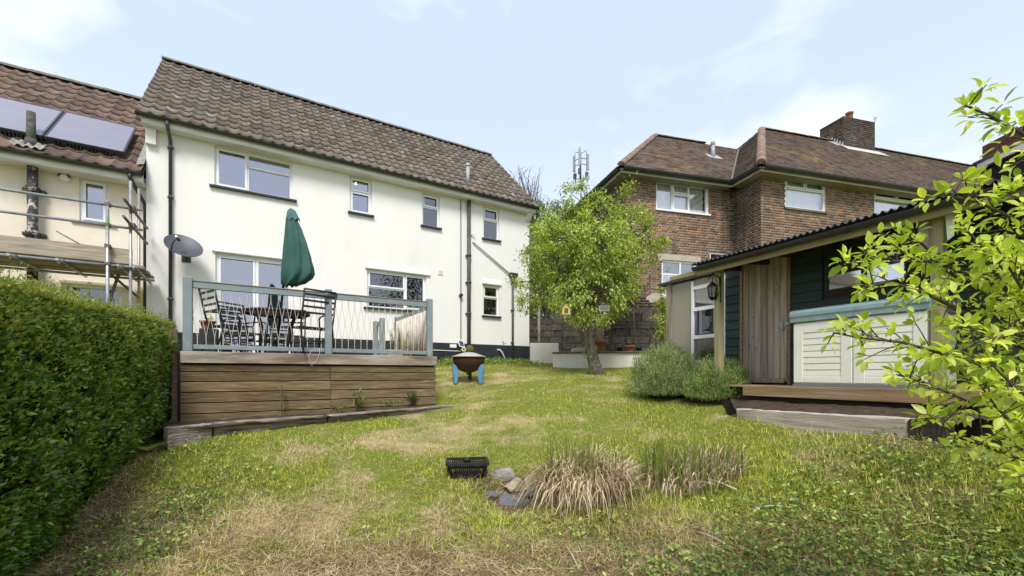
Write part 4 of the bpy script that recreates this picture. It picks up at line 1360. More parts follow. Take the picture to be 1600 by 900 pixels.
# frame of the low walls: roughly along the brick house front
LW = Frame(W.w(WL, 0).x + .02, W.w(WL, 0).y - .35, 4)
za = LW.hit(850, 536)[1]; xb1 = LW.x(873)
wl1 = MB().box(0, xb1, 0, .22, 1.3, za).build('garden_wall', M['white_wall'], bevel=.012)
wl1.location = (LW.o.x, LW.o.y, 0); wl1.rotation_euler = (0, 0, LW.a)
tag(wl1, 'short tall end of white rendered wall against the house corner', 'garden wall', 'low white walls at the top of the lawn')
Y2 = 11.9
LV = Frame(P(864, 585, 12.3).x, 12.3, -12)
xv1 = LV.x(1046)
zt_ = LV.hit(900, 552)[1]
wl2 = thing('planter_wall', 'long low white rendered wall with brown timber coping behind the blossom tree', 'garden wall', (LV.o.x, LV.o.y, 0), LV.a, 'low white walls at the top of the lawn')
MB().box(0, xv1, 0, .2, 1.25, zt_).build('wall', M['white_wall'], wl2, bevel=.01)
M['coping'] = gmat('weathered_timber', (0.2, 0.14, 0.09), (0.12, 0.085, 0.06), (0.3, 0.26, 0.2), scale=5, c3scale=5, c3lo=.6, c3hi=.8, stretch=(.5, 6, 6), rough=.9, bump=.4, rnd=.15)
for i in range(4):
    MB().box(xv1 * i / 4 - .02, xv1 * (i + 1) / 4 - .026, -.06, 1.0, zt_ + .003, zt_ + .04).build('coping_board', M['coping'], wl2, bevel=.006)
# soil shelf behind reaching the old wall
# the old stained wall at the boundary: brick above, rough blocks below
OW = Frame(P(826, 585, 14.6).x, 14.6, -3)
oz0 = OW.hit(860, 549)[1]
oz1 = OW.hit(900, 503)[1]
ow = thing('boundary_wall', 'dark stained old boundary wall of rough blocks behind the white planter wall', 'wall', (OW.o.x, OW.o.y, 0), OW.a)
owx = OW.x(1060)
MB().box(-1.5, owx, .05, .25, 1.3, oz1 + .0).build('mortar_core', M['mortar_soot'], ow)
rr = random.Random(21)
z_ = oz0 - .35; n_ = 0
bm2 = [MB().box(0, 1, 0, .06, 0, 1).mesh('block', M['block'])]
rowz = []
while z_ < oz1 + 0.02:
    hgt = .21
    x_ = -1.5 - (n_ % 2) * .2
    while x_ < owx:
        L_ = rr.uniform(.34, .46)
        m = Matrix.Translation((x_, rr.uniform(-.02, .015), z_)) @ Matrix.Diagonal((L_ - .015, 1, hgt - .015, 1))
        piece('block', bm2[0], ow, m)
        x_ += L_
    z_ += hgt; n_ += 1
# old brick retaining wall in front of the brick wing, up to the shed side
RW = Frame(B.w(WX0, WF - .25).x - .5, B.w(WX0, WF - .25).y + .12, 2)
rz1 = RW.hit(1020, 488)[1]; rx1 = 5.0
rzl = RW.hit(1020, 535)[1]
rw = thing('retaining_wall', 'crumbling dark brick and block retaining wall below the brick house', 'wall', (RW.o.x, RW.o.y, 0), RW.a)
MB().box(0, rx1, .04, .24, 1.3, rz1 + .42).build('mortar_core', M['mortar_soot'], rw)
z_ = 1.55; n_ = 0
while z_ < rz1 - .02:
    x_ = -(n_ % 2) * .2
    while x_ < 2.6:
        L_ = rr.uniform(.30, .44)
        m = Matrix.Translation((x_, rr.uniform(-.03, .02), z_)) @ Matrix.Diagonal((L_ - .015, 1, .195, 1))
        piece('block', bm2[0], rw, m)
        x_ += L_
    z_ += .21; n_ += 1
bk = Bulk(); A_, P_ = [], []
for (a, b, c_, d) in brick_rects(0, rx1, z_, rz1 + .45, [], rr):
    m = Matrix.Diagonal((b - a, .04, d - c_)); A_.append([list(r) for r in m]); P_.append((a, rr.uniform(-.012, .01), c_))
bk.add(BT_v, BT_f, np.array(A_), np.array(P_)); bk.build('brickwork', M['old_brick'], rw)
# white arched trellis top and thin canes by that wall
M['offwhite'] = gmat('chalky_board', (0.44, 0.39, 0.35), (0.33, 0.29, 0.26), rough=.9)
pc = P(1025, 465, 11.2)
arc = MB()
n_ = 14
vs = []
for i in range(n_ + 1):
    u = -1 + 2 * i / n_
    vs.append((u * .26, .12 * math.cos(u * 1.5)))
arc.prism([(v_[0], v_[1]) for v_ in vs] + [(.26, -.03), (.14, .01), (.08, -.02), (.05, -.12), (-.16, -.13), (-.2, -.05), (-.26, -.06)], -.02, .02)
o = arc.build('trellis_top', M['offwhite']); o.location = pc
tag(o, 'small chalky white curved board fixed high against the dark brick wall', 'board')
for (px, y0_, y1_, lab) in ((990, 455, 535, 'thin bare cane standing left of the white curved board'), (1015, 430, 545, 'taller thin cane standing right beside the white curved board')):
    a = P(px, y1_, 11.3); b = P(px, y0_, 11.3)
    tag(MB().tube([a, (a + b) / 2 + Vector((.01, 0, 0)), b], .012, 6).build('garden_cane', M['coping']), lab, 'cane')
M['offpost'] = gmat('grey_post', (0.30, 0.27, 0.22), (0.2, 0.18, 0.15), rough=.9)
for (px, lab) in ((842, 'grey timber post beside the corner of the white house'), (883, 'pale timber post left of the blossom tree trunk'), (902, 'pale timber post close behind the blossom tree trunk')):
    a = P(px, 545, 14.6); b = P(px, 490 if px > 850 else 470, 14.6)
    tag(MB().tube([a - Vector((0, 0, .6)), b], .05, 10).build('fence_post', M['offpost']), lab, 'post', 'timber posts along the old wall')
# ================================================================ THE SHED AND ITS PORCH
ZP = SH.hit(1238, 603.5, -.8)[1]
M['shedwood'] = gmat('dark_green_stain', (0.030, 0.052, 0.046), (0.020, 0.036, 0.032), (0.048, 0.068, 0.06), scale=3, c3scale=4, stretch=(.4, 5, 5), rough=.62, bump=.35, bscale=20, rnd=.2)
M['greywood'] = gmat('silvered_door_wood', (0.46, 0.38, 0.31), (0.25, 0.20, 0.17), (0.50, 0.36, 0.22), scale=3.5, c3scale=1.6, c3lo=.5, c3hi=.75, stretch=(8, 8, .35), rough=.88, bump=.5, bscale=12, rnd=.25)
M['treated'] = gmat('green_treated_post', (0.36, 0.32, 0.16), (0.22, 0.20, 0.10), (0.44, 0.36, 0.20), scale=4, c3scale=2, stretch=(9, 9, .4), rough=.85, bump=.4, bscale=12)
M['treated_x'] = gmat('green_treated_beam', (0.36, 0.31, 0.15), (0.22, 0.19, 0.09), (0.42, 0.34, 0.19), scale=4, c3scale=2, stretch=(.4, 9, 9), rough=.85, bump=.4, bscale=12)
M['porchwood'] = gmat('porch_boards', (0.34, 0.22, 0.11), (0.19, 0.125, 0.07), (0.36, 0.29, 0.21), scale=4, c3scale=2, stretch=(.4, 8, 8), rough=.85, bump=.4, bscale=14, rnd=.15)
M['darkwood'] = gmat('dark_timber', (0.05, 0.038, 0.028), (0.03, 0.024, 0.019), scale=4, stretch=(.4, 8, 8), rough=.9, bump=.3)  # plain dark brown for backing, bearers and rafters
M['sheet'] = gmat('black_corrugated', (0.035, 0.035, 0.038), (0.06, 0.058, 0.055), scale=5, rough=.55, bump=.2)
shed = thing('shed', 'dark green boarded shed with weathered plank door and corrugated porch roof', 'shed', SH.w(0, 0), SH.a)
SX1 = 3.75
sl0, sl1 = SH.x(1135), SX1
SGZ = SH.hit(1150, 401, -1.0)[1]       # gutter lip
WTZ = SGZ + .16                        # wall head
dx0, dz1 = SH.hit(1162, 410)
dx1 = SH.x(1231)
dz0 = SH.hit(1195, 598)[1]
wx0, wz1 = SH.hit(1289, 402)
wx1 = SH.x(1418); wz0 = SH.hit(1289, 457)[1]
wz1 = min(wz1, WTZ - .12)
# boards, each one by itself
z = ZP - .1
BH = .145
def board_prof(z0, z1):
    return [(-.012, z0), (-.022, z0 + .004), (-.006, z1 - .01), (-.004, z1), (.012, z1), (.012, z0)]
while z < WTZ:
    z1 = min(z + BH, WTZ)
    spans = []
    holes = [(dx0 - .05, dx1 + .05, dz0 - .05, dz1 + .05), (wx0 - .03, wx1 + .03, wz0 - .03, wz1 + .03)]
    segs = [(sl0, sl1)]
    for h in holes:
        if h[2] < z1 - .03 and h[3] > z + .03:
            ns = []
            for (p, q) in segs:
                if h[0] > p and h[1] < q: ns += [(p, h[0]), (h[1], q)]
                else: ns.append((p, q))
            segs = ns
    for (p, q) in segs:
        MB().prism(board_prof(z + .0015, z1 - .0015), p, q, 'x').build('board', M['shedwood'], shed)
    z += BH
mb = MB()
wall_grid(mb, sl0 + .01, sl1 - .01, ZP - .3, WTZ, [(dx0, dx1, dz0, dz1), (wx0, wx1, wz0, wz1)], y=.014, reveal=.03)
for xx in (sl0 + .01, sl1 - .01):
    mb.quad((xx, .014, ZP - .3), (xx, 2.4, ZP - .3), (xx, 2.4, WTZ + .2), (xx, .014, WTZ))
mb.quad((sl0, 2.4, ZP - .3), (sl1, 2.4, ZP - .3), (sl1, 2.4, WTZ + .2), (sl0, 2.4, WTZ + .2))
mb.build('lining', M['darkwood'], shed)
for xx in (SH.x(1581), ):
    MB().box(xx - .04, xx + .05, -.045, -.023, ZP - .05, WTZ).build('trim', M['shedwood'], shed)
# door: frame, seven planks, threshold, latch
mb = MB()
mb.box(dx0 - .05, dx0 - .008, -.03, .03, dz0 - .02, dz1 + .05); mb.box(dx1 + .008, dx1 + .05, -.03, .03, dz0 - .02, dz1 + .05)
mb.box(dx0 - .008, dx1 + .008, -.03, .03, dz1 + .006, dz1 + .05)
mb.build('door_frame', M['porchwood'], shed)
door = MB().box(dx0, dx1, .004, .02, dz0 + .01, dz1).build('door', M['darkwood'], shed, label='silvered vertical plank door')
pw_ = (dx1 - dx0) / 7
rr = random.Random(4)
for i in range(7):
    MB().box(dx0 + i * pw_ + .0035, dx0 + (i + 1) * pw_ - .0035, -.02 - rr.uniform(0, .004), .002, dz0 + .03, dz1 - .006).build('plank', M['greywood'], door, bevel=.003)
MB().box(dx0 - .0, dx1 - .03, -.042, -.026, dz0 + .0, dz0 + .075).build('bottom_rail', M['greywood'], door, bevel=.004)
zl = SH.hit(1228, 506)[1]
mb = MB().box(dx1 - .10, dx1 + .03, -.034, -.025, zl - .02, zl + .02).box(dx1 - .07, dx1 - .045, -.06, -.034, zl - .09, zl + .05).tube([(dx1 - .11, -.03, zl - .07), (dx1 - .02, -.045, zl - .07)], .008, 8)
mb.build('latch', M['steel'], door)
mb = MB()
for k in range(10):     # knots, as raised dark nail and knot heads
    mb.lathe([(.001, 0), (.009, .001), (.011, -.002)], 8, Matrix.Translation((dx0 + rr.uniform(.05, .65), -.0245, dz0 + rr.uniform(.3, 1.7))) @ Matrix.Rotation(R(90), 4, 'X'))
mb.build('nail_heads', M['darkwood'], door)
# window in the shed
M['glass_shed'] = glassmat('shed_glass', refl=.62, tint=(.7, .75, .76), rc=(.85, .87, .9), rough=.05)
window(shed, (wx0, wx1, wz0, wz1), [(0, .5, 0, .62), (.5, 1, 0, .62), (0, 1, .62, 1)], glass='glass_shed', y=-.01, w=.03, frame_mat='shedwood', net=.6)  # net here: pale panel added for the bright reflection, not a curtain
# porch deck
n_ = 6
for i in range(n_):
    y0_ = -.795 + i * .13
    MB().box(-1.0, SX1, y0_, y0_ + .124, ZP - .028, ZP).build('deck_board', M['porchwood'], shed, bevel=.003)
MB().box(SH.x(1160, -.83), SX1, -.825, -.797, ZP - .15, ZP - .003).build('deck_fascia', M['porchwood'], shed, bevel=.004)
MB().box(-.9, SX1, -.74, -.68, ZP - .36, ZP - .155).build('deck_bearer', M['darkwood'], shed)
MB().box(-.9, SX1, -.80, -.745, ZP - .50, ZP - .24).build('retaining_board', M['darkwood'], shed)
# posts and beam
for px in (1121, 1464):
    x = SH.x(px, -.79)
    MB().box(x - .05, x + .05, -.80 + .0, -.70, ZP - .3 if px < 1200 else ZP + .001, SGZ - .03).build('porch_post', M['treated'], shed, bevel=.004)
px_r = SH.x(1464, -.79)
MB().box(px_r - .16, px_r - .055, -.77, -.73, SGZ - .42, SGZ - .03).build('post_offcut', M['greywood'], shed)
MB().box(sl0 - .45, SX1, -.86, -.81, SGZ - .075, SGZ - .01).build('eaves_beam', M['treated_x'], shed)
gl0 = SH.x(1083, -1.0)
gutter_run((gl0, -.99, SGZ), (SX1, -.99, SGZ + .01), shed, r=.055)
MB().box(gl0 + .02, SX1, -.93, -.905, SGZ - .115, SGZ - .012).build('eaves_board', M['treated_x'], shed)
# corrugated roof
sa = math.radians(6)
mb = MB(); vs = []
nw_ = int((SX1 - gl0) / .0127)
for i in range(nw_ + 1):
    xx = gl0 - .02 + i * .0127
    h_ = .018 * math.cos(i * math.pi / 3)
    vs += [(xx, -1.04, SGZ + .05 + h_), (xx, 2.6, SGZ + .05 + h_ + 3.64 * math.tan(sa))]
mb.add(vs, [(2 * i, 2 * i + 2, 2 * i + 3, 2 * i + 1) for i in range(nw_)], smooth=True)
rf = mb.build('roof', M['sheet'], shed)
sm = rf.modifiers.new('thick', 'SOLIDIFY'); sm.thickness = .005
for i in range(11):
    xx = gl0 + .1 + i * .47
    if xx < SX1:
        MB().prism([(-.90, SGZ - .06), (2.3, SGZ - .06 + 3.2 * math.tan(sa)), (2.3, SGZ + .02 + 3.2 * math.tan(sa)), (-.90, SGZ + .02)], xx, xx + .045, 'x').build('rafter', M['darkwood'], shed)
# the pale hanging rag of polythene by the right post
MB().prism([(px_r + .06, SGZ - .04), (px_r + .14, SGZ - .04), (px_r + .13, SGZ - .30), (px_r + .08, SGZ - .34)], -.79, -.785).build('hanging_sheet', M['net'], shed)
# lantern on the left post
lx, lz = SH.hit(1113, 455, -.86)
lt = thing('lantern', 'black iron coach lantern fixed to the left porch post', 'lantern', SH.w(lx, -.86, lz), SH.a)
M['iron'] = gmat('black_iron', (0.012, 0.012, 0.013), (0.03, 0.022, 0.017), scale=10, rough=.5, metal=.5, bump=.2)
mb = MB()
mb.lathe([(.001, .16), (.02, .14), (.07, .09), (.085, .075), (.08, .07)], 6, smooth=False)
mb.lathe([(.05, -.09), (.06, -.10), (.03, -.13), (.001, -.15)], 6, smooth=False)
for k in range(6):
    a = R(60 * k)
    mb.tube([(.078 * math.cos(a), .078 * math.sin(a), .075), (.052 * math.cos(a), .052 * math.sin(a), -.09)], .006, 5)
mb.build('cage', M['iron'], lt)
MB().lathe([(.072, .07), (.048, -.088)], 6, smooth=False).build('glass', M['glass_dark'], lt)
MB().tube([(0, 0, .15), (.0, .0, .2), (.04, .03, .24), (.08, .06, .2), (.08, .07, .0), (.02, .03, -.14)], .008, 6).tube([(.08, .075, .22), (.08, .075, -.18)], .014, 6).build('bracket', M['iron'], lt)
cx_, cz_ = SH.hit(1118, 424, -.9)
tag(MB().tube([SH.w(cx_ - .02, -.9, cz_ + .03), SH.w(cx_ - .03, -.93, cz_ - .05), SH.w(cx_ - .10, -.95, cz_ - .12), SH.w(cx_ - .05, -.95, cz_ - .05)], .008, 6).build('hanging_hook', M['iron']), 'black curled iron hook above the coach lantern on the porch post', 'hook')

# ---------------------------------------------------------------- lean-to greenhouse beyond the shed
gh = thing('greenhouse', 'lean-to greenhouse with cloudy panels and white barred window beside the shed', 'greenhouse', SH.w(0, 0), SH.a)
M['poly'] = glassmat('cloudy_polycarbonate', refl=.05, tint=(.8, .82, .72), rough=.15, frost=.75)
g0x = SH.x(1042, .0); g1x = sl0 - .01
gtz = SH.hit(1046, 445)[1]
gbz = 1.2
def gpanel(xa, xb, name, mat, z0, z1, y0=0.0, y1=.02, bevel=0, label=None):
    return MB().box(xa, xb, y0, y1, z0, z1).build(name, M[mat], gh, bevel=bevel, label=label)
for (pa, pb) in ((1042, 1050),):
    gpanel(SH.x(pa), SH.x(pb), 'corner_post', 'greywood', gbz, gtz, -.02, .04)
gpanel(SH.x(1050), SH.x(1081), 'cloudy_panel', 'poly', gbz, gtz - .02)
xa, xb = SH.x(1081), SH.x(1118)
gpanel(xa, xa + .05, 'white_stile', 'upvc', gbz, gtz - .04, -.02, .04)
gpanel(xb, xb + .05, 'white_stile', 'upvc', gbz, gtz - .04, -.02, .04)
zs_ = [SH.hit(1095, y_)[1] for y_ in (448, 482, 526, 566)]
for i, zz in enumerate(zs_):
    gpanel(xa + .051, xb - .001, 'glazing_bar', 'upvc', zz - .035, zz + .03, -.015, .035)
for i in range(3):
    gpanel(xa + .051, xb - .001, 'pane', 'glass_dark', zs_[i + 1] + .031, zs_[i] - .036, .008, .014)
gpanel(xa + .051, xb - .001, 'lower_panel', 'upvc', gbz, zs_[3] - .036, .0, .03)
gpanel(xa + .051, xb - .001, 'top_panel', 'poly', zs_[0] + .031, gtz - .02, .0, .02)
gpanel(xb + .051, g1x - .03, 'cloudy_panel', 'poly', gbz, gtz - .02)
gpanel(g1x - .029, g1x, 'edge_strip', 'upvc', gbz, gtz - .02, -.02, .02)
MB().box(g0x - .15, g1x + .05, -.08, 2.2, gtz, gtz + .05).build('roof', M['sheet'], gh)
MB().box(g0x, g1x, 1.6, 1.62, gbz, gtz).build('back_wall', M['old_brick'], gh)
MB().box(g0x, g0x + .02, .05, 1.6, gbz, gtz).build('end_panel', M['poly'], gh)
# things standing in the greenhouse
for (px, yb_, h_, r_, lab) in ((1092, 526, .36, .11, 'stack of grey pots on the greenhouse shelf behind the middle pane'),):
    x_, z_ = SH.hit(px, yb_, .3)
    o = MB().lathe([(r_ * .7, 0), (r_, h_ * .8), (r_ * 1.1, h_ * .8), (r_ * 1.1, h_), (r_ * .9, h_), (r_ * .8, h_ * .9)], 16).build('plant_pot', M['conc'])
    o.location = SH.w(x_ + .0, .3, z_); tag(o, lab, 'pot')
xs0 = SH.hit(1092, 526, .3)
MB().box(g0x + .1, g1x - .05, .12, .5, xs0[1] - .03, xs0[1] - .002).build('shelf', M['greywood'], gh)

# ---------------------------------------------------------------- plastic storage chest
cx0, cx1 = SH.x(1239, -.79), SH.x(1450, -.79)
ctz = SH.hit(1240, 505, -.79)[1]
ltz = SH.hit(1240, 487, -.79)[1]
chest = thing('storage_chest', 'cream plastic garden storage chest with teal lid on the shed porch', 'storage chest', SH.w(cx0, -.79, ZP), SH.a)
M['cream'] = gmat('cream_plastic', (0.83, 0.80, 0.68), (0.77, 0.74, 0.62), (0.62, 0.58, 0.46), scale=2, c3scale=2.4, c3lo=.6, c3hi=.95, rough=.5, bump=.05)
M['teal'] = gmat('faded_teal_plastic', (0.21, 0.31, 0.315), (0.31, 0.41, 0.405), (0.14, 0.22, 0.22), scale=3, c3scale=3, rough=.5, bump=.08)
CL = cx1 - cx0; CHh = ctz - ZP
MB().box(.0, CL, .02, .70, .03, CHh).build('body', M['cream'], chest, bevel=.012)
MB().box(-.005, CL + .005, .0, .71, .004, .03).build('base', M['pv2'], chest)
for k in range(2):
    a = .006 + k * (CL / 2); b = a + CL / 2 - .012
    dr = MB()
    e = .12
    dr.box(a, a + e, 0, .018, .05, CHh - .02); dr.box(b - e, b, 0, .018, .05, CHh - .02)
    dr.box(a + e, b - e, 0, .018, .05, .13); dr.box(a + e, b - e, 0, .018, CHh - .14, CHh - .02)
    d_ = dr.build('door', M['cream'], chest, bevel=.006)
    ns = 7
    hh = (CHh - .14 - .13) / ns
    for i in range(ns):
        z0_ = .13 + i * hh
        MB().prism([(.006, z0_ + .003), (.004, z0_ + .008), (.008, z0_ + hh - .003), (.019, z0_ + hh - .003), (.019, z0_ + .004)], a + e + .002, b - e - .002, 'x').build('slat', M['cream'], d_)
lh = ltz - ctz
ld = MB()
ld.prism([(-.02, CHh + .003), (-.024, CHh + lh * .45), (-.036, CHh + lh * .48), (-.036, CHh + lh * .8), (-.02, CHh + lh), (.12, CHh + lh + .03), (.6, CHh + lh + .035), (.72, CHh + lh - .01), (.74, CHh + .003)], -.03, CL + .03, 'x')
ld.build('lid', M['teal'], chest, bevel=.008)

# ---------------------------------------------------------------- sleepers and soil beds
M['sleeper'] = gmat('grey_sleeper', (0.33, 0.27, 0.22), (0.13, 0.10, 0.085), (0.48, 0.42, 0.36), scale=5, lo=.4, hi=.6, c3scale=4.0, c3lo=.52, c3hi=.66, stretch=(.5, 8, 8), rough=.93, bump=.9, bscale=12, bdist=.02)
M['sleeper_pale'] = gmat('pale_sleeper', (0.60, 0.52, 0.43), (0.38, 0.31, 0.25), (0.13, 0.10, 0.08), scale=3.5, c3scale=2.6, c3lo=.62, c3hi=.78, stretch=(.4, 7, 7), rough=.9, bump=.7, bscale=12, bdist=.015)
def sleeper(a, b, h, w, mat, lab, group, drop=.22):
    """a, b: top front edge ends"""
    a = Vector(a); b = Vector(b)
    d = b - a; L = d.length; x = d.normalized(); y = Vector((0, 0, 1)).cross(x).normalized(); z = x.cross(y)
    m = Matrix((x, y, z)).transposed().to_4x4(); m.translation = a
    rr_ = random.Random(lab)
    mb_ = MB(); n = 14; vs = []
    ring_ = [(0, 0), (w, 0), (w, -drop), (0, -drop)]
    for i in range(n + 1):
        for (yy, zz) in ring_:
            vs.append((L * i / n, yy + rr_.uniform(-.006, .006), zz + rr_.uniform(-.006, .006)))
    fs = [(0, 1, 2, 3), tuple(4 * n + k for k in (3, 2, 1, 0))]
    for i in range(n):
        for k in range(4):
            fs.append((4 * i + k, 4 * i + (k + 1) % 4, 4 * i + 4 + (k + 1) % 4, 4 * i + 4 + k))
    mb_.add(vs, fs)
    o = mb_.build('sleeper', M[mat], bevel=.01)
    o.matrix_world = m
    return tag(o, lab, 'sleeper', group)
G1 = 'sleepers edging the deck bed'
sleeper(P(262, 668, 5.05), P(332, 661, 5.45), .2, .12, 'sleeper', 'short dark sleeper at the hedge end of the deck bed', G1, .24)
sleeper(P(334, 660.5, 5.46), P(511, 648.5, 6.45), .2, .12, 'sleeper', 'long middle sleeper below the tall front of the deck', G1, .24)
sleeper(P(513, 648.5, 6.46), P(708, 633, 7.9), .2, .12, 'sleeper', 'sleeper tapering into the grass at the right deck corner', G1, .24)
sleeper(P(1150, 638.5, 5.95), P(1416, 654, 3.98), .2, .14, 'sleeper_pale', 'long pale sleeper edging the soil in front of the porch', 'sleepers by the shed', .22)
sleeper(P(1419, 655, 3.96), P(1480, 660, 3.7), .2, .12, 'darkwood', 'short dark sleeper end under the foreground branches', 'sleepers by the shed', .2)
o = sleeper(P(272, 664, 5.75), P(378, 651, 6.5), .2, .10, 'sleeper_pale', 'pale upper sleeper lying against the foot of the deck boards', G1, .16)
def soil_patch(name, pts, zoff, step=.05):
    """a lumpy soil surface over a quadrilateral"""
    A_, B_, C_, D_ = [Vector(p) for p in pts]
    n = 40; m_ = 10; vs = []
    for i in range(n + 1):
        for j in range(m_ + 1):
            u, v_ = i / n, j / m_
            p = (A_ * (1 - u) + B_ * u) * (1 - v_) + (D_ * (1 - u) + C_ * u) * v_
            nn = float(fbm(np.array([p.x * 9]), np.array([p.y * 9]), 77)[0])
            vs.append((p.x, p.y, p.z + zoff + .07 * (nn - .5)))
    o_ = MB().add(vs, [(i * (m_ + 1) + j, (i + 1) * (m_ + 1) + j, (i + 1) * (m_ + 1) + j + 1, i * (m_ + 1) + j + 1) for i in range(n) for j in range(m_)], smooth=True).build(name, M['soil'])
    o_['kind'] = 'structure'
    return o_
def dn(p, q):
    return Vector((q[0], q[1], p.z))
f0, f1 = P(262, 668, 5.05), P(708, 633, 7.9)
soil_patch('flower_bed', [f0 + Vector((0, .05, 0)), f1, D.w(3.7, .02, f1.z), D.w(-.2, .02, f0.z)], -.03)
f0, f1 = P(1150, 638.5, 5.95), P(1480, 660, 3.7)
soil_patch('soil_bed', [f0, f1, SH.w(SX1 - .9, -.66, 1.17), SH.w(-.15, -.66, 1.17)], -.02)

# ================================================================ THE DECK
deck = thing('timber_deck', 'raised timber deck with grooved front boards and grey green railing', 'deck', D.w(0, 0), D.a)
DX1 = D.x(682)
DW = 3.9
M['deckboard'] = gmat('grooved_deck_board', (0.285, 0.205, 0.105), (0.125, 0.088, 0.046), (0.40, 0.33, 0.20), scale=4, lo=.3, hi=.7, c3scale=3.2, c3lo=.54, c3hi=.75, stretch=(.7, 9, 9), rough=.85, bump=.6, bscale=30, rnd=.2)
M['deckbeam'] = gmat('blotchy_grey_beam', (0.41, 0.34, 0.27), (0.16, 0.12, 0.09), (0.50, 0.46, 0.40), scale=2.2, c3scale=1.5, c3lo=.5, c3hi=.7, stretch=(.6, 3, 3), rough=.9, bump=.5, bscale=18)
DTZ = D.hit(283, 548.5)[1]
BZ0 = D.hit(283, 567)[1]
jx = D.x(517)
MB().box(-.0, DX1 + .0, -.03, .05, BZ0, DTZ).build('front_beam', M['deckbeam'], deck, bevel=.006)
nb2 = 0
z = BZ0 - .012
hh_ = .1425
def groove_prof(z0, z1, y=-.0):
    pr = []
    n = 7
    hstep = (z1 - z0) / n
    for i in range(n):
        a = z0 + i * hstep
        pr += [(y, a + .0015), (y - .006, a + .005), (y - .006, a + hstep - .005), (y, a + hstep - .0015)]
    return [(y + .02, z0)] + pr + [(y + .02, z1)]
k = 0
zt_list = [D.hit(283, y_)[1] for y_ in (569, 581, 596.5, 613.5, 630.5, 647.5, 662)]
for i in range(6):
    z1_, z0_ = zt_list[i] - .007, zt_list[i + 1] + .006
    for (a, b) in ((.0, jx - .003), (jx + .003, DX1 - .01)):
        MB().prism(groove_prof(z0_, z1_, .012), a, b, 'x').build('front_board', M['deckboard'], deck)
MB().box(.0, DX1 - .02, .045, .09, zt_list[-1] - .4, BZ0 + .03).build('framing_gap_fill', M['darkwood'], deck)
for xs in (.0, DX1 - .025):
    for i in range(6):
        z1_, z0_ = zt_list[i] - .007, zt_list[i + 1] + .006
        MB().box(xs, xs + .022, .10, DW, z0_, z1_).build('side_board', M['deckboard'], deck)
MB().box(-.035, -.003, .04, .12, .5, DTZ - .05).build('framing_gap_fill', M['darkwood'], deck)  # dark board added to fill a see-through gap with shade
MB().box(-.10, -.04, .05, .10, .6, DTZ + .3).build('corner_stake', M['coping'], deck)
nfl = 27
for i in range(nfl):
    MB().box(.0, DX1 - .01, .055 + i * .143, .055 + i * .143 + .137, DTZ - .03, DTZ - .002).build('floor_board', M['deckboard'], deck)
DECKT = DTZ - .002
# railing
M['sage'] = gmat('grey_green_paint', (0.235, 0.275, 0.28), (0.19, 0.23, 0.235), (0.29, 0.32, 0.31), scale=3, c3scale=4, rough=.6, bump=.15, bscale=30)
M['sage_edge'] = gmat('bare_rail_cap', (0.30, 0.24, 0.19), (0.22, 0.18, 0.15), rough=.8)
M['twine'] = gmat('jute_wire', (0.66, 0.60, 0.50), (0.5, 0.43, 0.33), rough=.8, bump=0)
rail_ = thing('deck_railing', 'grey green timber railing with criss-cross twine along the deck front', 'railing', D.w(0, 0), D.a)
pxs = [(293, 432, .055), (513.5, 452, .05), (672, 467, .05)]
posts = []
for (px, py, hw) in pxs:
    x_, zt = D.hit(px, py, .0)
    posts.append((x_, zt))
    MB().box(x_ - hw, x_ + hw, -.012, .088, DTZ + .001, zt).build('post', M['sage'], rail_, bevel=.008)
rt = D.hit(320, 441, .01)[1]; rt_h = .088
rb = D.hit(320, 538.5, .01)[1]
for i in range(2):
    a, b = posts[i][0] + .056, posts[i + 1][0] - .056
    MB().box(a, b, .015, .062, rt - rt_h, rt).build('top_rail', M['sage'], rail_, bevel=.004)
    MB().box(a, b, .005, .075, rt + .001, rt + .016).build('rail_cap', M['sage_edge'], rail_, bevel=.003)
    MB().box(a, b, .015, .062, rb - .062, rb).build('bottom_rail', M['sage'], rail_, bevel=.004)
    n = int(round((b - a) / .098))
    w_ = (b - a) / n
    z0_, z1_ = rb - .01, rt - rt_h + .01
    H_ = z1_ - z0_
    for j in range(n + 1):
        x_ = a + j * w_
        k_ = .0
        if j < n:
            MB().tube([(x_ + w_ / 2, .03, z1_), (x_ + w_ / 2, .03, z1_ - .14 * H_), (x_ + 0, .028, z1_ - .48 * H_), (x_ + w_ / 2, .03, z1_ - .84 * H_), (x_ + w_ / 2, .03, z0_)], .0036, 5, cap=False).build('twine', M['twine'], rail_)
            MB().tube([(x_ + w_ / 2 + .004, .034, z1_), (x_ + w_ / 2 + .004, .034, z1_ - .14 * H_), (x_ + w_, .032, z1_ - .48 * H_), (x_ + w_ / 2 + .004, .034, z1_ - .84 * H_), (x_ + w_ / 2 + .004, .034, z0_)], .0036, 5, cap=False).build('twine', M['twine'], rail_)
# loop of loose twine hanging off the deck edge
xa, za = D.hit(497, 552, -.04)
tag(MB().tube([D.w(xa + .03, .02, rb), D.w(xa + .02, -.04, za), D.w(xa - .02, -.05, za - .12), D.w(xa - .10, -.05, za - .2), D.w(xa - .13, -.05, za - .05), D.w(xa - .1, -.045, za + .03)], .003, 5).build('loose_twine', M['twine']), 'loop of loose pale twine dangling over the deck beam', 'twine')
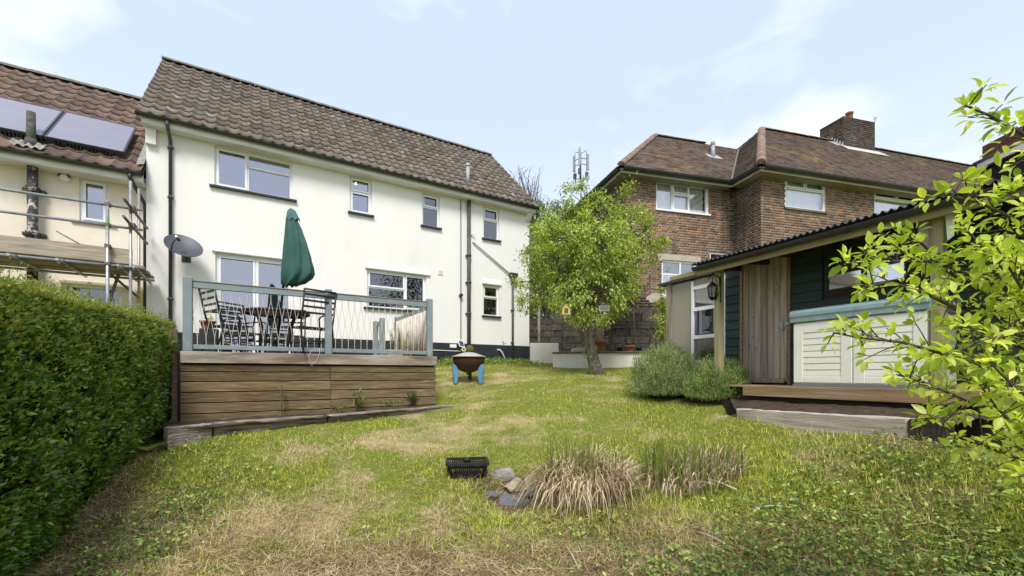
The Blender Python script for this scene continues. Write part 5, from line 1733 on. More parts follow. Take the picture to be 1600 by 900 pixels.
# side railing with reed screen and the gate posts by the steps
sr = thing('side_railing', 'short grey green side railing with bamboo reed screen at the right deck end', 'railing', D.w(0, 0), D.a)
xs_r = posts[2][0] + .03
yb2 = D.hitx(620, 500, xs_r)[0]
ztr = D.hit(668, 477, .1)[1]
MB().box(xs_r - .045, xs_r + .045, yb2 - .045, yb2 + .045, DECKT + .002, ztr + .02).build('post', M['sage'], sr, bevel=.005)
MB().box(xs_r - .025, xs_r + .025, .09, yb2 - .046, ztr - .08, ztr).build('top_rail', M['sage'], sr)
MB().box(xs_r - .015, xs_r + .015, .09, yb2 - .046, DECKT + .12, DECKT + .17).build('bottom_rail', M['sage'], sr)
M['reed'] = gmat('bamboo_reed', (0.70, 0.62, 0.55), (0.5, 0.42, 0.36), scale=8, stretch=(1, 1, .3), rough=.8, rnd=.35, bump=0)
cane = MB().tube([(0, 0, DECKT + .14), (0, 0, ztr - .09)], .008, 6).mesh('reed', M['reed'])
n = int((yb2 - .16) / .0215)
for i in range(n):
    piece('reed', cane, sr, Matrix.Translation((xs_r - .03 + random.uniform(-.004, .004), .11 + i * .0215, random.uniform(-.01, .01))))
gp = thing('step_rail', 'pair of low grey green posts with a short rail beside the deck steps', 'railing', D.w(0, 0), D.a)
x1_, z1_ = D.hit(597, 497, 1.9); x2_, z2_ = D.hit(587, 501, 2.7)
MB().box(x1_ - .05, x1_ + .05, 1.85, 1.95, DECKT + .002, z1_).build('post', M['sage'], gp, bevel=.006)
MB().box(x2_ - .05, x2_ + .05, 2.65, 2.75, DECKT + .002, z1_ + .02).build('post', M['sage'], gp, bevel=.006)
MB().beam((x1_, 1.96, z1_ - .1), (x2_, 2.64, z1_ - .08), .04, .08).build('rail', M['sage'], gp)
# ---------------------------------------------------------------- table and chairs
M['chairmetal'] = gmat('black_powder_coat', (0.018, 0.018, 0.022), (0.03, 0.03, 0.035), rough=.45, metal=.3, bump=.05)
def zd(v_): return DECKT + .001 + v_
TC = P(432, 585, 7.35)
table = thing('round_table', 'round black metal patio table under the closed parasol', 'table', (TC.x, TC.y, DECKT + .001), D.a)
TR = .51
mb = MB().lathe([(TR, .69), (TR + .012, .70), (TR + .012, .73), (TR, .735), (TR - .03, .735), (TR - .03, .70)], 40)
mb.build('rim', M['chairmetal'], table)
for i in range(13):
    y_ = -TR + .055 + i * (2 * TR - .11) / 12
    hw = math.sqrt(max(0, (TR - .03) ** 2 - y_ * y_))
    MB().box(-hw, hw, y_ - .03, y_ + .03, .715, .73).build('slat', M['chairmetal'], table)
MB().box(-.02, .02, -TR + .03, TR - .03, .69, .7145).build('cross_bar', M['chairmetal'], table)
for k in range(4):
    a = R(45 + 90 * k)
    MB().tube([(.40 * math.cos(a), .40 * math.sin(a), .70), (.30 * math.cos(a), .30 * math.sin(a), .45), (.36 * math.cos(a), .36 * math.sin(a), .0)], .018, 8).build('leg', M['chairmetal'], table)
MB().lathe([(.30, .22), (.31, .23), (.30, .24), (.29, .23)], 28).build('leg_ring', M['chairmetal'], table)
def make_chair():
    t_ = thing('patio_chair', 'black metal slatted patio armchair', 'chair')
    w = .25
    for s in (-1, 1):
        x_ = s * w
        MB().tube([(x_, -.30, 0), (x_, -.24, .22), (x_, -.20, .42), (x_, -.25, .60), (x_, -.33, .98)], .0145, 8).build('back_leg', M['chairmetal'], t_)
        MB().tube([(x_, .27, 0), (x_, .23, .22), (x_, .22, .42)], .0145, 8).build('front_leg', M['chairmetal'], t_)
        MB().tube([(x_, -.20, .42), (x_, .22, .42)], .0125, 8).build('side_rail', M['chairmetal'], t_)
        MB().tube([(x_, -.26, .64), (x_, -.05, .655), (x_, .20, .645), (x_, .245, .60), (x_, .22, .42)], .0135, 8).build('arm', M['chairmetal'], t_)
    MB().tube([(-w, -.33, .98), (w, -.33, .98)], .0145, 8).build('top_rail', M['chairmetal'], t_)
    for i in range(4):
        f = (i + .6) / 4.3
        y_ = -.25 - .08 * f; z_ = .58 + .39 * f
        MB().box(-w, w, y_ - .006, y_ + .006, z_ - .016, z_ + .016).build('back_slat', M['chairmetal'], t_)
    for i in range(7):
        y_ = -.17 + i * .063
        MB().box(-w, w, y_ - .022, y_ + .022, .418, .428).build('seat_slat', M['chairmetal'], t_)
    for y_, z_ in ((-.245, .2), (.235, .2)):
        MB().tube([(-w, y_, z_), (w, y_, z_)], .010, 6).build('stretcher', M['chairmetal'], t_)
    return t_
ch0 = make_chair()
ch0['group'] = 'patio chairs around the round table'
def chair_at(o, px, Y, face_px, face_Y, lab):
    p = P(px, 585, Y); q = P(face_px, 585, face_Y)
    a = math.atan2(q.y - p.y, q.x - p.x) - math.pi / 2
    if o is None:
        o = copy_thing(ch0, (p.x, p.y, DECKT + .001), a, lab)
    else:
        o.location = (p.x, p.y, DECKT + .001); o.rotation_euler = (0, 0, a); o['label'] = lab
    return o
chair_at(ch0, 360, 6.75, 445, 7.45, 'black slatted patio chair nearest the left railing post')
chair_at(None, 381, 7.9, 440, 7.6, 'black slatted patio chair left of the table by the patio door')
chair_at(None, 486, 7.0, 448, 7.6, 'black slatted patio chair right of the table behind the middle post')
chair_at(None, 452, 8.5, 436, 7.5, 'black slatted patio chair behind the table nearest the kitchen')
# parasol
par = thing('parasol', 'closed dark green garden parasol leaning above the round table', 'parasol', (TC.x, TC.y, DECKT + .001), 0)
M['green_canvas'] = gmat('green_canvas', (0.028, 0.085, 0.070), (0.040, 0.11, 0.09), (0.08, 0.145, 0.13), scale=3, c3scale=2.2, c3lo=.58, c3hi=.85, stretch=(1, 1, .6), rough=.85, bump=.2, bscale=60)
M['canvas_faded'] = gmat('faded_green_canvas', (0.10, 0.16, 0.165), (0.07, 0.135, 0.13), rough=.85, bump=.2, bscale=60)
YT = TC.y
base = Vector((TC.x, TC.y, DECKT))
def PQ(px, py):
    p = P(px, py, YT); return Vector((p.x - base.x, 0, p.z - base.z))
top = PQ(454.5, 327)
MB().tube([(0, 0, .03), top * .72, top], .019, 12).build('pole', M['chairmetal'], par)
MB().lathe([(.22, 0), (.22, .03), (.12, .075), (.04, .09), (.03, .22), (.02, .22)], 24).build('base', M['chairmetal'], par)
secs = [(452, 457, 326), (449, 462, 330), (447.5, 466, 338), (446.5, 469, 344)]
secs2 = [(448, 463, 336), (446.5, 466, 346), (445.5, 473, 360), (443.5, 481, 380), (441.5, 486.5, 400), (440, 490.5, 416), (438.5, 492.5, 427), (438, 488, 435), (437.5, 477, 443), (441, 466, 447)]
def canopy(secs_, folds, depth, seed, ph=0):
    rr_ = random.Random(seed)
    n = 64; vs = []
    amps = [rr_.uniform(.6, 1.2) for _ in range(folds)]
    for i, (a, b, y_) in enumerate(secs_):
        c = (PQ(a, y_) + PQ(b, y_)) / 2; r = (PQ(b, y_) - PQ(a, y_)).length / 2
        f = min(1, i / 3)
        for k in range(n):
            th = 2 * math.pi * k / n
            fl = amps[int(folds * k / n) % folds]
            tw = th + ph + .25 * i * .3
            rr2 = r * (1 - depth * f * fl * abs(math.sin(folds * tw / 2)) ** 1.5)
            vs.append((c.x + rr2 * math.cos(th), rr2 * .62 * math.sin(th), c.z + (.02 * math.sin(folds * th) if i == len(secs_) - 1 else 0)))
    m_ = MB().add(vs, [(i * n + k, i * n + (k + 1) % n, (i + 1) * n + (k + 1) % n, (i + 1) * n + k) for i in range(len(secs_) - 1) for k in range(n)], smooth=True)
    return m_
cn = canopy(secs2, 7, .30, 2).build('canopy', M['green_canvas'], par)
canopy(secs, 8, .10, 4).build('vent_cap', M['canvas_faded'], cn)
for k in range(8):
    a = 2 * math.pi * k / 8
    p0 = PQ(456, 335); p1 = PQ(462 + 14 * math.cos(a), 443)
    MB().tube([p0, p1 + Vector((0, .1 * math.sin(a), .02))], .007, 5).build('rib', M['chairmetal'], par)
# ---------------------------------------------------------------- pots on the deck
def pot(name, lab, loc, r, h, mat='terracotta', group=None, rim=True):
    t_ = thing(name, lab, 'plant pot', loc, 0, group)
    pr = [(r * .72, 0), (r * .92, h * .78), (r * 1.05, h * .78), (r * 1.06, h), (r * .95, h), (r * .9, h * .8), (.001, h * .8)] if rim else [(r * .8, 0), (r, h), (r * .93, h), (r * .9, h * .85), (.001, h * .85)]
    MB().lathe(pr, 22).build('pot', M[mat], t_)
    MB().lathe([(.001, h * .83), (r * .86, h * .82)], 16).build('soil', M['soil'], t_)
    return t_
x_, _ = D.hit(327, 548, 1.2)
st = thing('pot_stand', 'tall charcoal planter tub standing left behind the deck railing', 'planter', D.w(x_, 1.2, DECKT + .001), D.a)
MB().prism([(-.11, 0), (.11, 0), (.13, .42), (-.13, .42)], -.12, .12).build('tub', M['gutter'], st, bevel=.01)
p_ = pot('flower_pot', 'small terracotta pot of green shoots on top of the charcoal tub', D.w(x_ - .02, 1.2, DECKT + .423), .11, .13)
POTS = [(p_, .13, .10, .14)]
x_, _ = D.hit(621, 550, .9)
tr = thing('trough', 'pale grey plastic trough of upright green plants at the right deck end', 'planter', D.w(x_, .9, DECKT + .001), D.a)
mb = MB().prism([(-.20, 0), (.24, 0), (.26, .15), (-.22, .15)], -.10, .10)
mb.build('box', M['conc'], tr, bevel=.01)
x_, _ = D.hit(634, 550, .5)
p2_ = pot('flower_pot', 'terracotta pot with a leafy stem near the reed screen', D.w(x_, .45, DECKT + .001), .085, .15)

# ================================================================ THINGS ON THE LAWN
c = P(732.5, 585, 9.4)
gzf = gz(c.x, c.y)
M['rust'] = gmat('rusted_steel', (0.085, 0.035, 0.02), (0.05, 0.025, 0.018), (0.13, 0.055, 0.03), scale=4, c3scale=3, rough=.75, bump=.3, bscale=40)
M['lightblue'] = gmat('sky_blue_paint', (0.10, 0.27, 0.47), (0.13, 0.31, 0.50), (0.2, 0.32, 0.42), scale=4, rough=.55, bump=.1)
M['ash'] = gmat('grey_lid', (0.46, 0.43, 0.41), (0.36, 0.34, 0.32), (0.28, 0.22, 0.18), scale=4, c3scale=4, c3lo=.6, c3hi=.85, rough=.6, metal=.2, bump=.1)
zrim = P(0, 558, 9.4).z
fb = thing('fire_bowl', 'rusty round fire bowl with grey lid on sky blue legs by the deck', 'fire bowl', (c.x, c.y, gzf), 0)
h0 = zrim - gzf
prof = [(.001, h0 - .34)] + [(.35 * math.sin(R(a)), h0 - .34 * math.cos(R(a))) for a in range(12, 91, 13)] + [(.352, h0)]
MB().lathe(prof, 40).build('bowl', M['rust'], fb)
MB().lathe([(.001, h0 + .115), (.07, h0 + .11), (.20, h0 + .07), (.372, h0 + .012), (.374, h0), (.35, h0 - .004)], 40).build('lid', M['ash'], fb)
for a in (205, 335, 90):
    m = Matrix.Rotation(R(a), 4, 'Z')
    MB().prism([(.36, h0 - .16), (.31, h0 - .17), (.25, h0 - .24), (.23, h0 - .33), (.27, -.02), (.33, -.02), (.36, h0 - .26)], -.035, .035, 'y', m).build('leg', M['lightblue'] if a != 90 else M['gutter'], fb, bevel=.006)
MB().tube([(0, 0, h0 - .38), (0, 0, h0 - .30)], .05, 12).build('drain', M['gutter'], fb)
orn = thing('flower_ornament', 'small mossy ornament with a cream flower on the fire bowl lid', 'ornament', (c.x - .02, c.y, gzf + h0 + .108), 0)
mb = MB(); 
M['moss'] = gmat('moss_green', (0.07, 0.08, 0.02), (0.13, 0.10, 0.04), rough=.95, bump=.8)
mb.lathe([(.001, .16), (.05, .14), (.09, .08), (.10, .02), (.06, 0)], 14, Matrix.Translation((.04, 0, 0)))
mb.build('moss_body', M['moss'], orn)
M['creamflower'] = gmat('cream_petal', (0.75, 0.68, 0.42), rough=.8, bump=0)
for k in range(6):
    a = R(60 * k)
    MB().lathe([(.001, .012), (.022, .006), (.001, -.004)], 8, Matrix.Translation((-.08 + .035 * math.cos(a), -.07, .05 + .035 * math.sin(a))) @ Matrix.Rotation(R(80), 4, 'X')).build('petal', M['creamflower'], orn)
# pots on the planter wall
def on_wall(px):
    x_, _ = LV.hit(px, 545, .35)
    return LV.w(x_, .35, zt_ + .041)
wz = 'pots on the planter wall'
q = on_wall(938); 
po1 = pot('flower_pot', 'large terracotta pot with bare twigs right of the blossom tree trunk', q, .175, .33, 'terracotta', wz)
q2 = on_wall(983.5)
po2 = pot('flower_pot', 'low bright terracotta bowl near the trellis canes', q2, .15, .17, 'terracotta', wz)
q3 = on_wall(968.5)
M['blackpot'] = gmat('black_pot', (0.02, 0.02, 0.02), rough=.6)
po3 = pot('flower_pot', 'small black plastic pot left of the low terracotta bowl', q3, .085, .13, 'blackpot', wz)
q4 = on_wall(998)
po4 = pot('flower_pot', 'small black pot right of the low terracotta bowl', q4, .08, .12, 'blackpot', wz)
# rough step stones behind
for (px, w_, lab) in ((909, .5, 'flat pale stone lying left of the trunk on the planter wall'),):
    q5 = on_wall(px)
    o = MB().prism([(-.3, 0), (.22, 0), (.26, .09), (-.1, .14), (-.28, .10)], -.12, .12).build('flat_stone', M['conc'], bevel=.02)
    o.location = q5; tag(o, lab, 'stone')
# basket, stones and slate by the pond
def rock(name, lab, px, py, Y, sx, sy, sz, mat, seed, rot=0.0, cat='stone', sink=.3, group=None):
    import bmesh
    bm = bmesh.new()
    bmesh.ops.create_icosphere(bm, subdivisions=4, radius=1)
    rg_ = random.Random(seed)
    planes = [(Vector((rg_.gauss(0, 1), rg_.gauss(0, 1), rg_.gauss(0, 1))).normalized(), rg_.uniform(.55, .85)) for _ in range(11)]
    for v_ in bm.verts:
        for n_, d_ in planes:
            e = v_.co.dot(n_) - d_
            if e > 0:
                v_.co -= n_ * e * .92
        v_.co *= 1 + .16 * (float(fbm(np.array([v_.co.x * 2.6 + seed]), np.array([v_.co.y * 2.6 + v_.co.z * 3.1]), seed)[0]) - .5) + rg_.gauss(0, .008)
        v_.co = Vector((v_.co.x * sx, v_.co.y * sy, v_.co.z * sz))
    me_ = bpy.data.meshes.new(name); bm.to_mesh(me_); bm.free(); me_.materials.append(M[mat])
    o_ = bpy.data.objects.new(name, me_); COL.objects.link(o_)
    p = G(px, py + 12)
    o_.location = (p.x, p.y, p.z + sz * (.55 - sink)); o_.rotation_euler = (0.1, 0.05, rot)
    return tag(o_, lab, cat, group)
M['limestone'] = gmat('buff_stone', (0.46, 0.39, 0.27), (0.27, 0.22, 0.15), (0.16, 0.14, 0.10), scale=5, c3scale=7, c3lo=.58, c3hi=.75, rough=.95, bump=1.0, bscale=25, bdist=.02)
M['slate'] = gmat('grey_slate', (0.15, 0.15, 0.165), (0.10, 0.10, 0.115), (0.2, 0.19, 0.18), scale=3, c3scale=6, rough=.5, bump=.5, bscale=14)
M['greystone'] = gmat('grey_coping_stone', (0.32, 0.30, 0.27), (0.2, 0.18, 0.16), (0.17, 0.17, 0.10), scale=5, c3scale=5, rough=.95, bump=.9, bscale=22, bdist=.02)
rock('garden_stone', 'buff rounded rock with pitted face in the pond hollow', 803, 757, 4.62, .13, .12, .11, 'limestone', 4, .4, sink=.1)
rock('garden_stone', 'grey flat coping stone sloping away from the black basket', 785, 732, 4.95, .21, .13, .075, 'greystone', 9, -.5, sink=.2)
rock('garden_stone', 'rough brownish rock half buried under the dry reeds', 832, 748, 4.75, .13, .10, .09, 'limestone', 13, 1.1, sink=.25)
rock('garden_stone', 'small pale stone tucked behind the buff rock', 828, 762, 4.6, .07, .06, .06, 'greystone', 17, .2, sink=.2)
for (px, py, Y, a, b, rot, lab) in ((806, 786, 4.42, .20, .14, .15, 'flat dark slate slab in front of the buff rock'), (768, 778, 4.45, .09, .05, -.6, 'small slate sliver edging the pond hollow on the left'), (835, 775, 4.45, .10, .08, .7, 'slate fragment slipping under the reed clump')):
    p = G(px, py)
    o = MB().prism([(-a, -b * .8), (-a * .3, -b), (a * .9, -b * .7), (a, b * .5), (a * .2, b), (-a * .8, b * .8)], -.014, .014, 'z').build('slate_slab', M['slate'], bevel=.005)
    o.location = (p.x, p.y, gz(p.x, p.y) + .035); o.rotation_euler = (.24, .06, rot); tag(o, lab, 'slate')
p = G(730, 741)
bk_ = thing('pond_basket', 'black plastic pond basket with ragged rim sitting in the grass', 'basket', (p.x, p.y, gz(p.x, p.y) - .02), .12)
mb = MB()
W1, W0, Hb = .225, .165, .175
def corner(w, z): return [(-w, -w * .75, z), (w, -w * .75, z), (w, w * .75, z), (-w, w * .75, z)]
for s in range(4):
    for (za_, zb_2) in ((.0, .02), (.055, .075), (.115, .135)):
        f0_, f1_ = za_ / Hb, zb_2 / Hb
        a = corner(W0 + (W1 - W0) * f0_, za_); b = corner(W0 + (W1 - W0) * f1_, zb_2)
        mb.quad(a[s], a[(s + 1) % 4], b[(s + 1) % 4], b[s])
    n = 18
    a = corner(W0, 0); b = corner(W1, Hb)
    for i in range(n + 1):
        f = i / n
        p0 = Vector(a[s]).lerp(Vector(a[(s + 1) % 4]), f); p1 = Vector(b[s]).lerp(Vector(b[(s + 1) % 4]), f)
        mb.beam(p0, p1, .016, .004)
c0 = corner(W1, Hb); 
for s in range(4):
    mb.beam(Vector(c0[s]) + Vector((0, 0, -.01)), Vector(c0[(s + 1) % 4]) + Vector((0, 0, -.01)), .03, .03)
mb.quad(*corner(W0, .002))
mb.build('basket', M['blackpot'], bk_)
MB().prism([(-W0 * .9, -W0 * .6), (W0 * .9, -W0 * .6), (W0 * .9, W0 * .6), (-W0 * .9, W0 * .6)], .005, .07, 'z').build('soil', M['soil'], bk_)
MB().lathe([(.001, .0), (.05, 0), (.04, .03), (.001, .035)], 12, Matrix.Translation((.0, .09, Hb - .02))).build('inner_cup', M['blackpot'], bk_)
# sticks
M['drystick'] = gmat('bleached_stick', (0.50, 0.43, 0.32), (0.36, 0.30, 0.22), rough=.9, bump=.2)
for (a, b, r_, lab) in (((1078, 744, 0), (1150, 768, 0), .011, 'long bleached stick lying right of the reed clump'), ((1085, 835, 3.75), (1145, 862, 3.5), .006, 'thin pale stick lying in the brown litter near the camera'), ((880, 852, 3.6), (905, 896, 3.3), .005, 'short pale stalk pointing at the camera below the reeds'), ((1172, 800, 3.95), (1235, 796, 4.0), .007, 'curved pale stem lying among the right hand weeds')):
    p, q = G(a[0], a[1] + 6), G(b[0], b[1] + 6)
    pts = []
    for i in range(5):
        u = i / 4; s = p.lerp(q, u); pts.append((s.x, s.y + .01 * math.sin(u * 5), gz(s.x, s.y) + .05 + .02 * math.sin(u * 3)))
    tag(MB().tube(pts, r_, 7).build('stick', M['drystick']), lab, 'stick')
# bird feeder and slate sign in the middle tree
M['feeder'] = gmat('yellow_glaze', (0.62, 0.50, 0.16), (0.52, 0.42, 0.14), rough=.4, bump=.05)
p = P(884, 491, 9.75)
bf = thing('bird_feeder', 'yellow house-shaped bird feeder hanging left in the tree', 'bird feeder', p, 0)
mb = MB()
n = 12
arch = [(-.085, .0), (.085, .0), (.085, .1), (.0, .215), (-.085, .1)]
hole = [(.045 * math.cos(R(a)), .075 + .05 * math.sin(R(a))) for a in range(0, 181, 20)]
# front with an arched opening: strips left, right, top
def feeder_face(m_, y0_, y1_):
    m_.prism([(-.085, .0), (-.045, .0), (-.045, .075), (-.04, .105), (-.085, .1)], y0_, y1_)
    m_.prism([(.045, .0), (.085, .0), (.085, .1), (.04, .105), (.045, .075)], y0_, y1_)
    m_.prism([(-.085, .1), (-.04, .105), (-.02, .125), (0, .13), (.02, .125), (.04, .105), (.085, .1), (0, .215)], y0_, y1_)
feeder_face(mb, -.08, -.07); feeder_face(mb, .07, .08)
mb.build('end_walls', M['feeder'], bf)
MB().box(-.095, .095, -.09, .09, -.015, .0).build('floor', M['feeder'], bf)
MB().beam((-.1, 0, .09), (.004, 0, .225), .19, .012, (0, 0, 1)).beam((.1, 0, .09), (-.004, 0, .225), .19, .012).build('roof', M['feeder'], bf)
MB().tube([(0, 0, .225), (.01, 0, .5)], .003, 5).build('string', M['twine'], bf)
p = P(944, 482, 9.75)
sg = thing('slate_sign', 'small dark hanging plaque with a pale border in the tree', 'sign', p, 0)
mb = MB(); ring(mb, -.115, .115, -.06, .06, .014, -.012, .004)
mb.build('border', M['offwhite'], sg)
MB().box(-.101, .101, -.004, .004, -.046, .046).build('face', M['slate'], sg)
mb = MB()      # pale worn marks, too blurred to read
for i, (h_, t_) in enumerate(((.05, 0), (.03, .1), (.03, -.15), (.042, .05), (.03, .2))):
    x_ = -.062 + i * .031
    mb.beam((x_, -.006, -h_ / 2 - .002), (x_ + t_ * .05, -.006, h_ / 2), .003, .007, (0, 1, 0))
mb.build('worn_marks', M['greystone'], sg)
MB().tube([(-.09, 0, .06), (0, 0, .11), (.09, 0, .06)], .003, 5).build('string', M['twine'], sg)
# ================================================================ VEGETATION
LEAF4_v = [(0, 0, 0), (-.5, .45, .10), (0, .5, -.04), (.5, .45, .10), (0, 1, -.02)]
LEAF4_f = [(0, 2, 1), (0, 3, 2), (1, 2, 4), (2, 3, 4)]
LEAFB_v = [(0, -.18, 0), (0, 0, 0), (-.30, .18, .05), (.30, .18, .05), (-.46, .45, .07), (0, .45, -.03), (.46, .45, .07), (-.30, .76, .02), (0, .76, -.07), (.30, .76, .02), (0, 1.02, -.16), (.012, -.18, 0)]
LEAFB_f = [(1, 5, 4, 2), (1, 3, 6, 5), (4, 5, 8, 7), (5, 6, 9, 8), (7, 8, 10), (8, 9, 10), (0, 11, 1)]
M['bark'] = gmat('mossy_bark', (0.20, 0.165, 0.14), (0.075, 0.06, 0.05), (0.30, 0.28, 0.24), scale=5, c3scale=6, c3lo=.55, c3hi=.8, stretch=(3, 3, .8), rough=.95, bump=1.0, bscale=14, bdist=.03)
M['twig'] = gmat('brown_twig', (0.10, 0.075, 0.055), (0.06, 0.045, 0.035), scale=12, rough=.9, bump=.3)
def leaves_at(bulk, pos, dirs, nrm, L, ratio=.45, tmpl='4', col=None):
    m = scaled(frames(dirs, nrm), L * ratio, L, L * .8)
    tv, tf = (LEAF4_v, LEAF4_f) if tmpl == '4' else (LEAFB_v, LEAFB_f)
    bulk.add(tv, tf, m, pos, col)
# ---------------------------------------------------------------- hedge
HO = np.array([-2.45, 1.0]); HD = np.array([-.425, .905]); HD = HD / np.linalg.norm(HD); HN = np.array([HD[1], -HD[0]])   # HN points to the lawn
HL, HT = 5.95, 1.15
hz_top = lambda u: 2.04 + .035 * u
hedge = thing('hedge', 'tall clipped privet hedge along the left side of the lawn', 'hedge', (0, 0, 0))
def face_off(u, h):
    """outward swell of the lawn face at u along, h 0..1 up"""
    return .10 * np.sin(np.pi * np.clip(h, 0, 1)) + .16 * (fbm(u * 1.3 + 5, h * 2.4, 61) - .5) + .09 * (fbm(u * 5, h * 7, 62) - .5) - .16 * np.clip(h - .88, 0, 1) * 4 * .5 - .10 * np.clip(.12 - h, 0, 1) * 4
n = 60000
u = rng.uniform(0, 1, n) ** 1.15 * HL
h = rng.uniform(0, 1.0, n)
gb = GZ(HO[0] + HD[0] * u + HN[0] * .05, HO[1] + HD[1] * u + HN[1] * .05)
topz = hz_top(u) + .07 * (fbm(u * 3, u * 0 + 2, 63) - .5)
depth = rng.exponential(.055, n) + .20 * (fbm(u * 8, h * 13, 66) > .58)
off = face_off(u, h) - depth
z = gb + (topz - gb) * h
pos = np.stack([HO[0] + HD[0] * u + HN[0] * off, HO[1] + HD[1] * u + HN[1] * off, z], 1)
d = np.stack([HN[0] * .8 + 0 * u, HN[1] * .8 + 0 * u, .45 + 0 * u], 1) + rng.normal(size=(n, 3)) * .55
nr = np.stack([HN[0] * .35 + 0 * u, HN[1] * .35 + 0 * u, 1 + 0 * u], 1) + rng.normal(size=(n, 3)) * .45
L = rng.uniform(.026, .072, n) * (.9 + .02 * u)
M['privet'] = leafmat('privet_leaf', [(0.02, 0.055, 0.010), (0.08, 0.17, 0.022), (0.19, 0.31, 0.04), (0.40, 0.48, 0.10)], trans=.25, rough=.32, spec=.6, patch=4.0)
M['privet_new'] = leafmat('privet_new_growth', [(0.09, 0.14, 0.02), (0.21, 0.27, 0.04), (0.34, 0.37, 0.08), (0.40, 0.29, 0.12)], trans=.35, rough=.45, spec=.3, patch=5.0)
bk = Bulk(); leaves_at(bk, pos, d, nr, L, .46)
# far end and top body
n = 12000
u = rng.uniform(0, HL, n); w = rng.uniform(-HT, .02, n)
z = hz_top(u) + .05 * (fbm(u * 3, w * 3, 65) - .5) - rng.exponential(.035, n)
pos = np.stack([HO[0] + HD[0] * u + HN[0] * w, HO[1] + HD[1] * u + HN[1] * w, z], 1)
leaves_at(bk, pos, np.array([[0, 0, .8]]) + rng.normal(size=(n, 3)) * .6, np.array([[0, 0, 1.]]) + rng.normal(size=(n, 3)) * .5, rng.uniform(.03, .045, n), .46)
n = 7000
w = rng.uniform(-HT, .05, n); h = rng.uniform(0, 1, n)
ue = HL + .06 - rng.exponential(.05, n)
gb = GZ(HO[0] + HD[0] * ue + HN[0] * w, HO[1] + HD[1] * ue + HN[1] * w)
pos = np.stack([HO[0] + HD[0] * ue + HN[0] * w, HO[1] + HD[1] * ue + HN[1] * w, gb + (hz_top(ue) - gb) * h], 1)
leaves_at(bk, pos, np.array([[HD[0], HD[1], .4]]) + rng.normal(size=(n, 3)) * .6, np.array([[0, 0, 1.]]) + rng.normal(size=(n, 3)) * .5, rng.uniform(.03, .05, n), .46)
bk.build('foliage', M['privet'], hedge)
# new growth on the crown and edge of the top
bk = Bulk(); n = 15000
u = rng.uniform(0, 1, n) ** 1.1 * HL; w = -np.abs(rng.normal(0, .28, n)) + .06
sp = rng.exponential(.035, n)
z = hz_top(u) + .07 * (fbm(u * 3, u * 0 + 2, 63) - .5) + sp * .9 - .05
pos = np.stack([HO[0] + HD[0] * u + HN[0] * w, HO[1] + HD[1] * u + HN[1] * w, z], 1)
leaves_at(bk, pos, np.array([[HN[0] * .3, HN[1] * .3, 1.0]]) + rng.normal(size=(n, 3)) * .5, np.array([[HN[0], HN[1], .4]]) + rng.normal(size=(n, 3)) * .5, rng.uniform(.018, .036, n), .42)
n = 5200
u = rng.uniform(0, 1, n) ** 1.3 * HL; h = 1 - np.abs(rng.normal(0, .16, n)); h = np.where(rng.random(n) < .2, rng.uniform(.2, 1, n), h)
gb = GZ(HO[0] + HD[0] * u, HO[1] + HD[1] * u)
off = face_off(u, h) + rng.uniform(.0, .04, n)
pos = np.stack([HO[0] + HD[0] * u + HN[0] * off, HO[1] + HD[1] * u + HN[1] * off, gb + (hz_top(u) - gb) * h], 1)
leaves_at(bk, pos, np.array([[HN[0] * .6, HN[1] * .6, .8]]) + rng.normal(size=(n, 3)) * .5, np.array([[HN[0], HN[1], .8]]) + rng.normal(size=(n, 3)) * .5, rng.uniform(.03, .05, n), .44)
bk.build('new_growth', M['privet_new'], hedge)
# stray shoots standing out of the clipped top and face
bs5, bl5 = Bulk(), Bulk()
k_ = 150
u = rng.uniform(0, 1, k_) ** 1.2 * HL; w = -np.abs(rng.normal(0, .25, k_))
bp_ = np.stack([HO[0] + HD[0] * u + HN[0] * w, HO[1] + HD[1] * u + HN[1] * w, hz_top(u) - .04], 1)
tp_ = bp_ + np.stack([rng.normal(0, .03, k_), rng.normal(0, .03, k_), rng.uniform(.07, .20, k_)], 1)
for f in np.linspace(.25, 1, 9):
    leaves_at(bl5, bp_ + (tp_ - bp_) * f, unit(k_) + np.array([[0, 0, .7]]), unit(k_), rng.uniform(.018, .034, k_), .42)
bl5.build('stray_shoots', M['privet_new'], hedge)
mb = MB()
for a_, b_ in zip(bp_, tp_):
    mb.tube([a_, b_], [.0022, .0012], 4, cap=False)
mb.build('shoot_stems', M['twig'], hedge, kind='stuff')
# inner twigs, and a near-black core painting the shade between the leaves
mb = MB()
for i in range(90):
    u_ = random.uniform(0.05, HL - .05); o_ = random.uniform(-.5, -.14)
    b_ = Vector((HO[0] + HD[0] * u_ + HN[0] * o_, HO[1] + HD[1] * u_ + HN[1] * o_, 0)); b_.z = gz(b_.x, b_.y) - .05
    t_2 = b_ + Vector((HN[0] * random.uniform(-.1, .02) + HD[0] * random.uniform(-.2, .1), HN[1] * random.uniform(-.1, .02) + HD[1] * random.uniform(-.2, .1), hz_top(u_) - b_.z - .15))
    m_ = b_.lerp(t_2, .5) + Vector((random.uniform(-.08, .08), random.uniform(-.08, .08), 0))
    mb.tube([b_, m_, t_2], [.014, .010, .005], 5)
mb.build('stems', M['twig'], hedge)
M['heart'] = gmat('shade_core_black', (0.006, 0.013, 0.004), (0.004, 0.008, 0.003), scale=30, rough=1.0, bump=1.0, bscale=40)
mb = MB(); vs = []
nu = 30
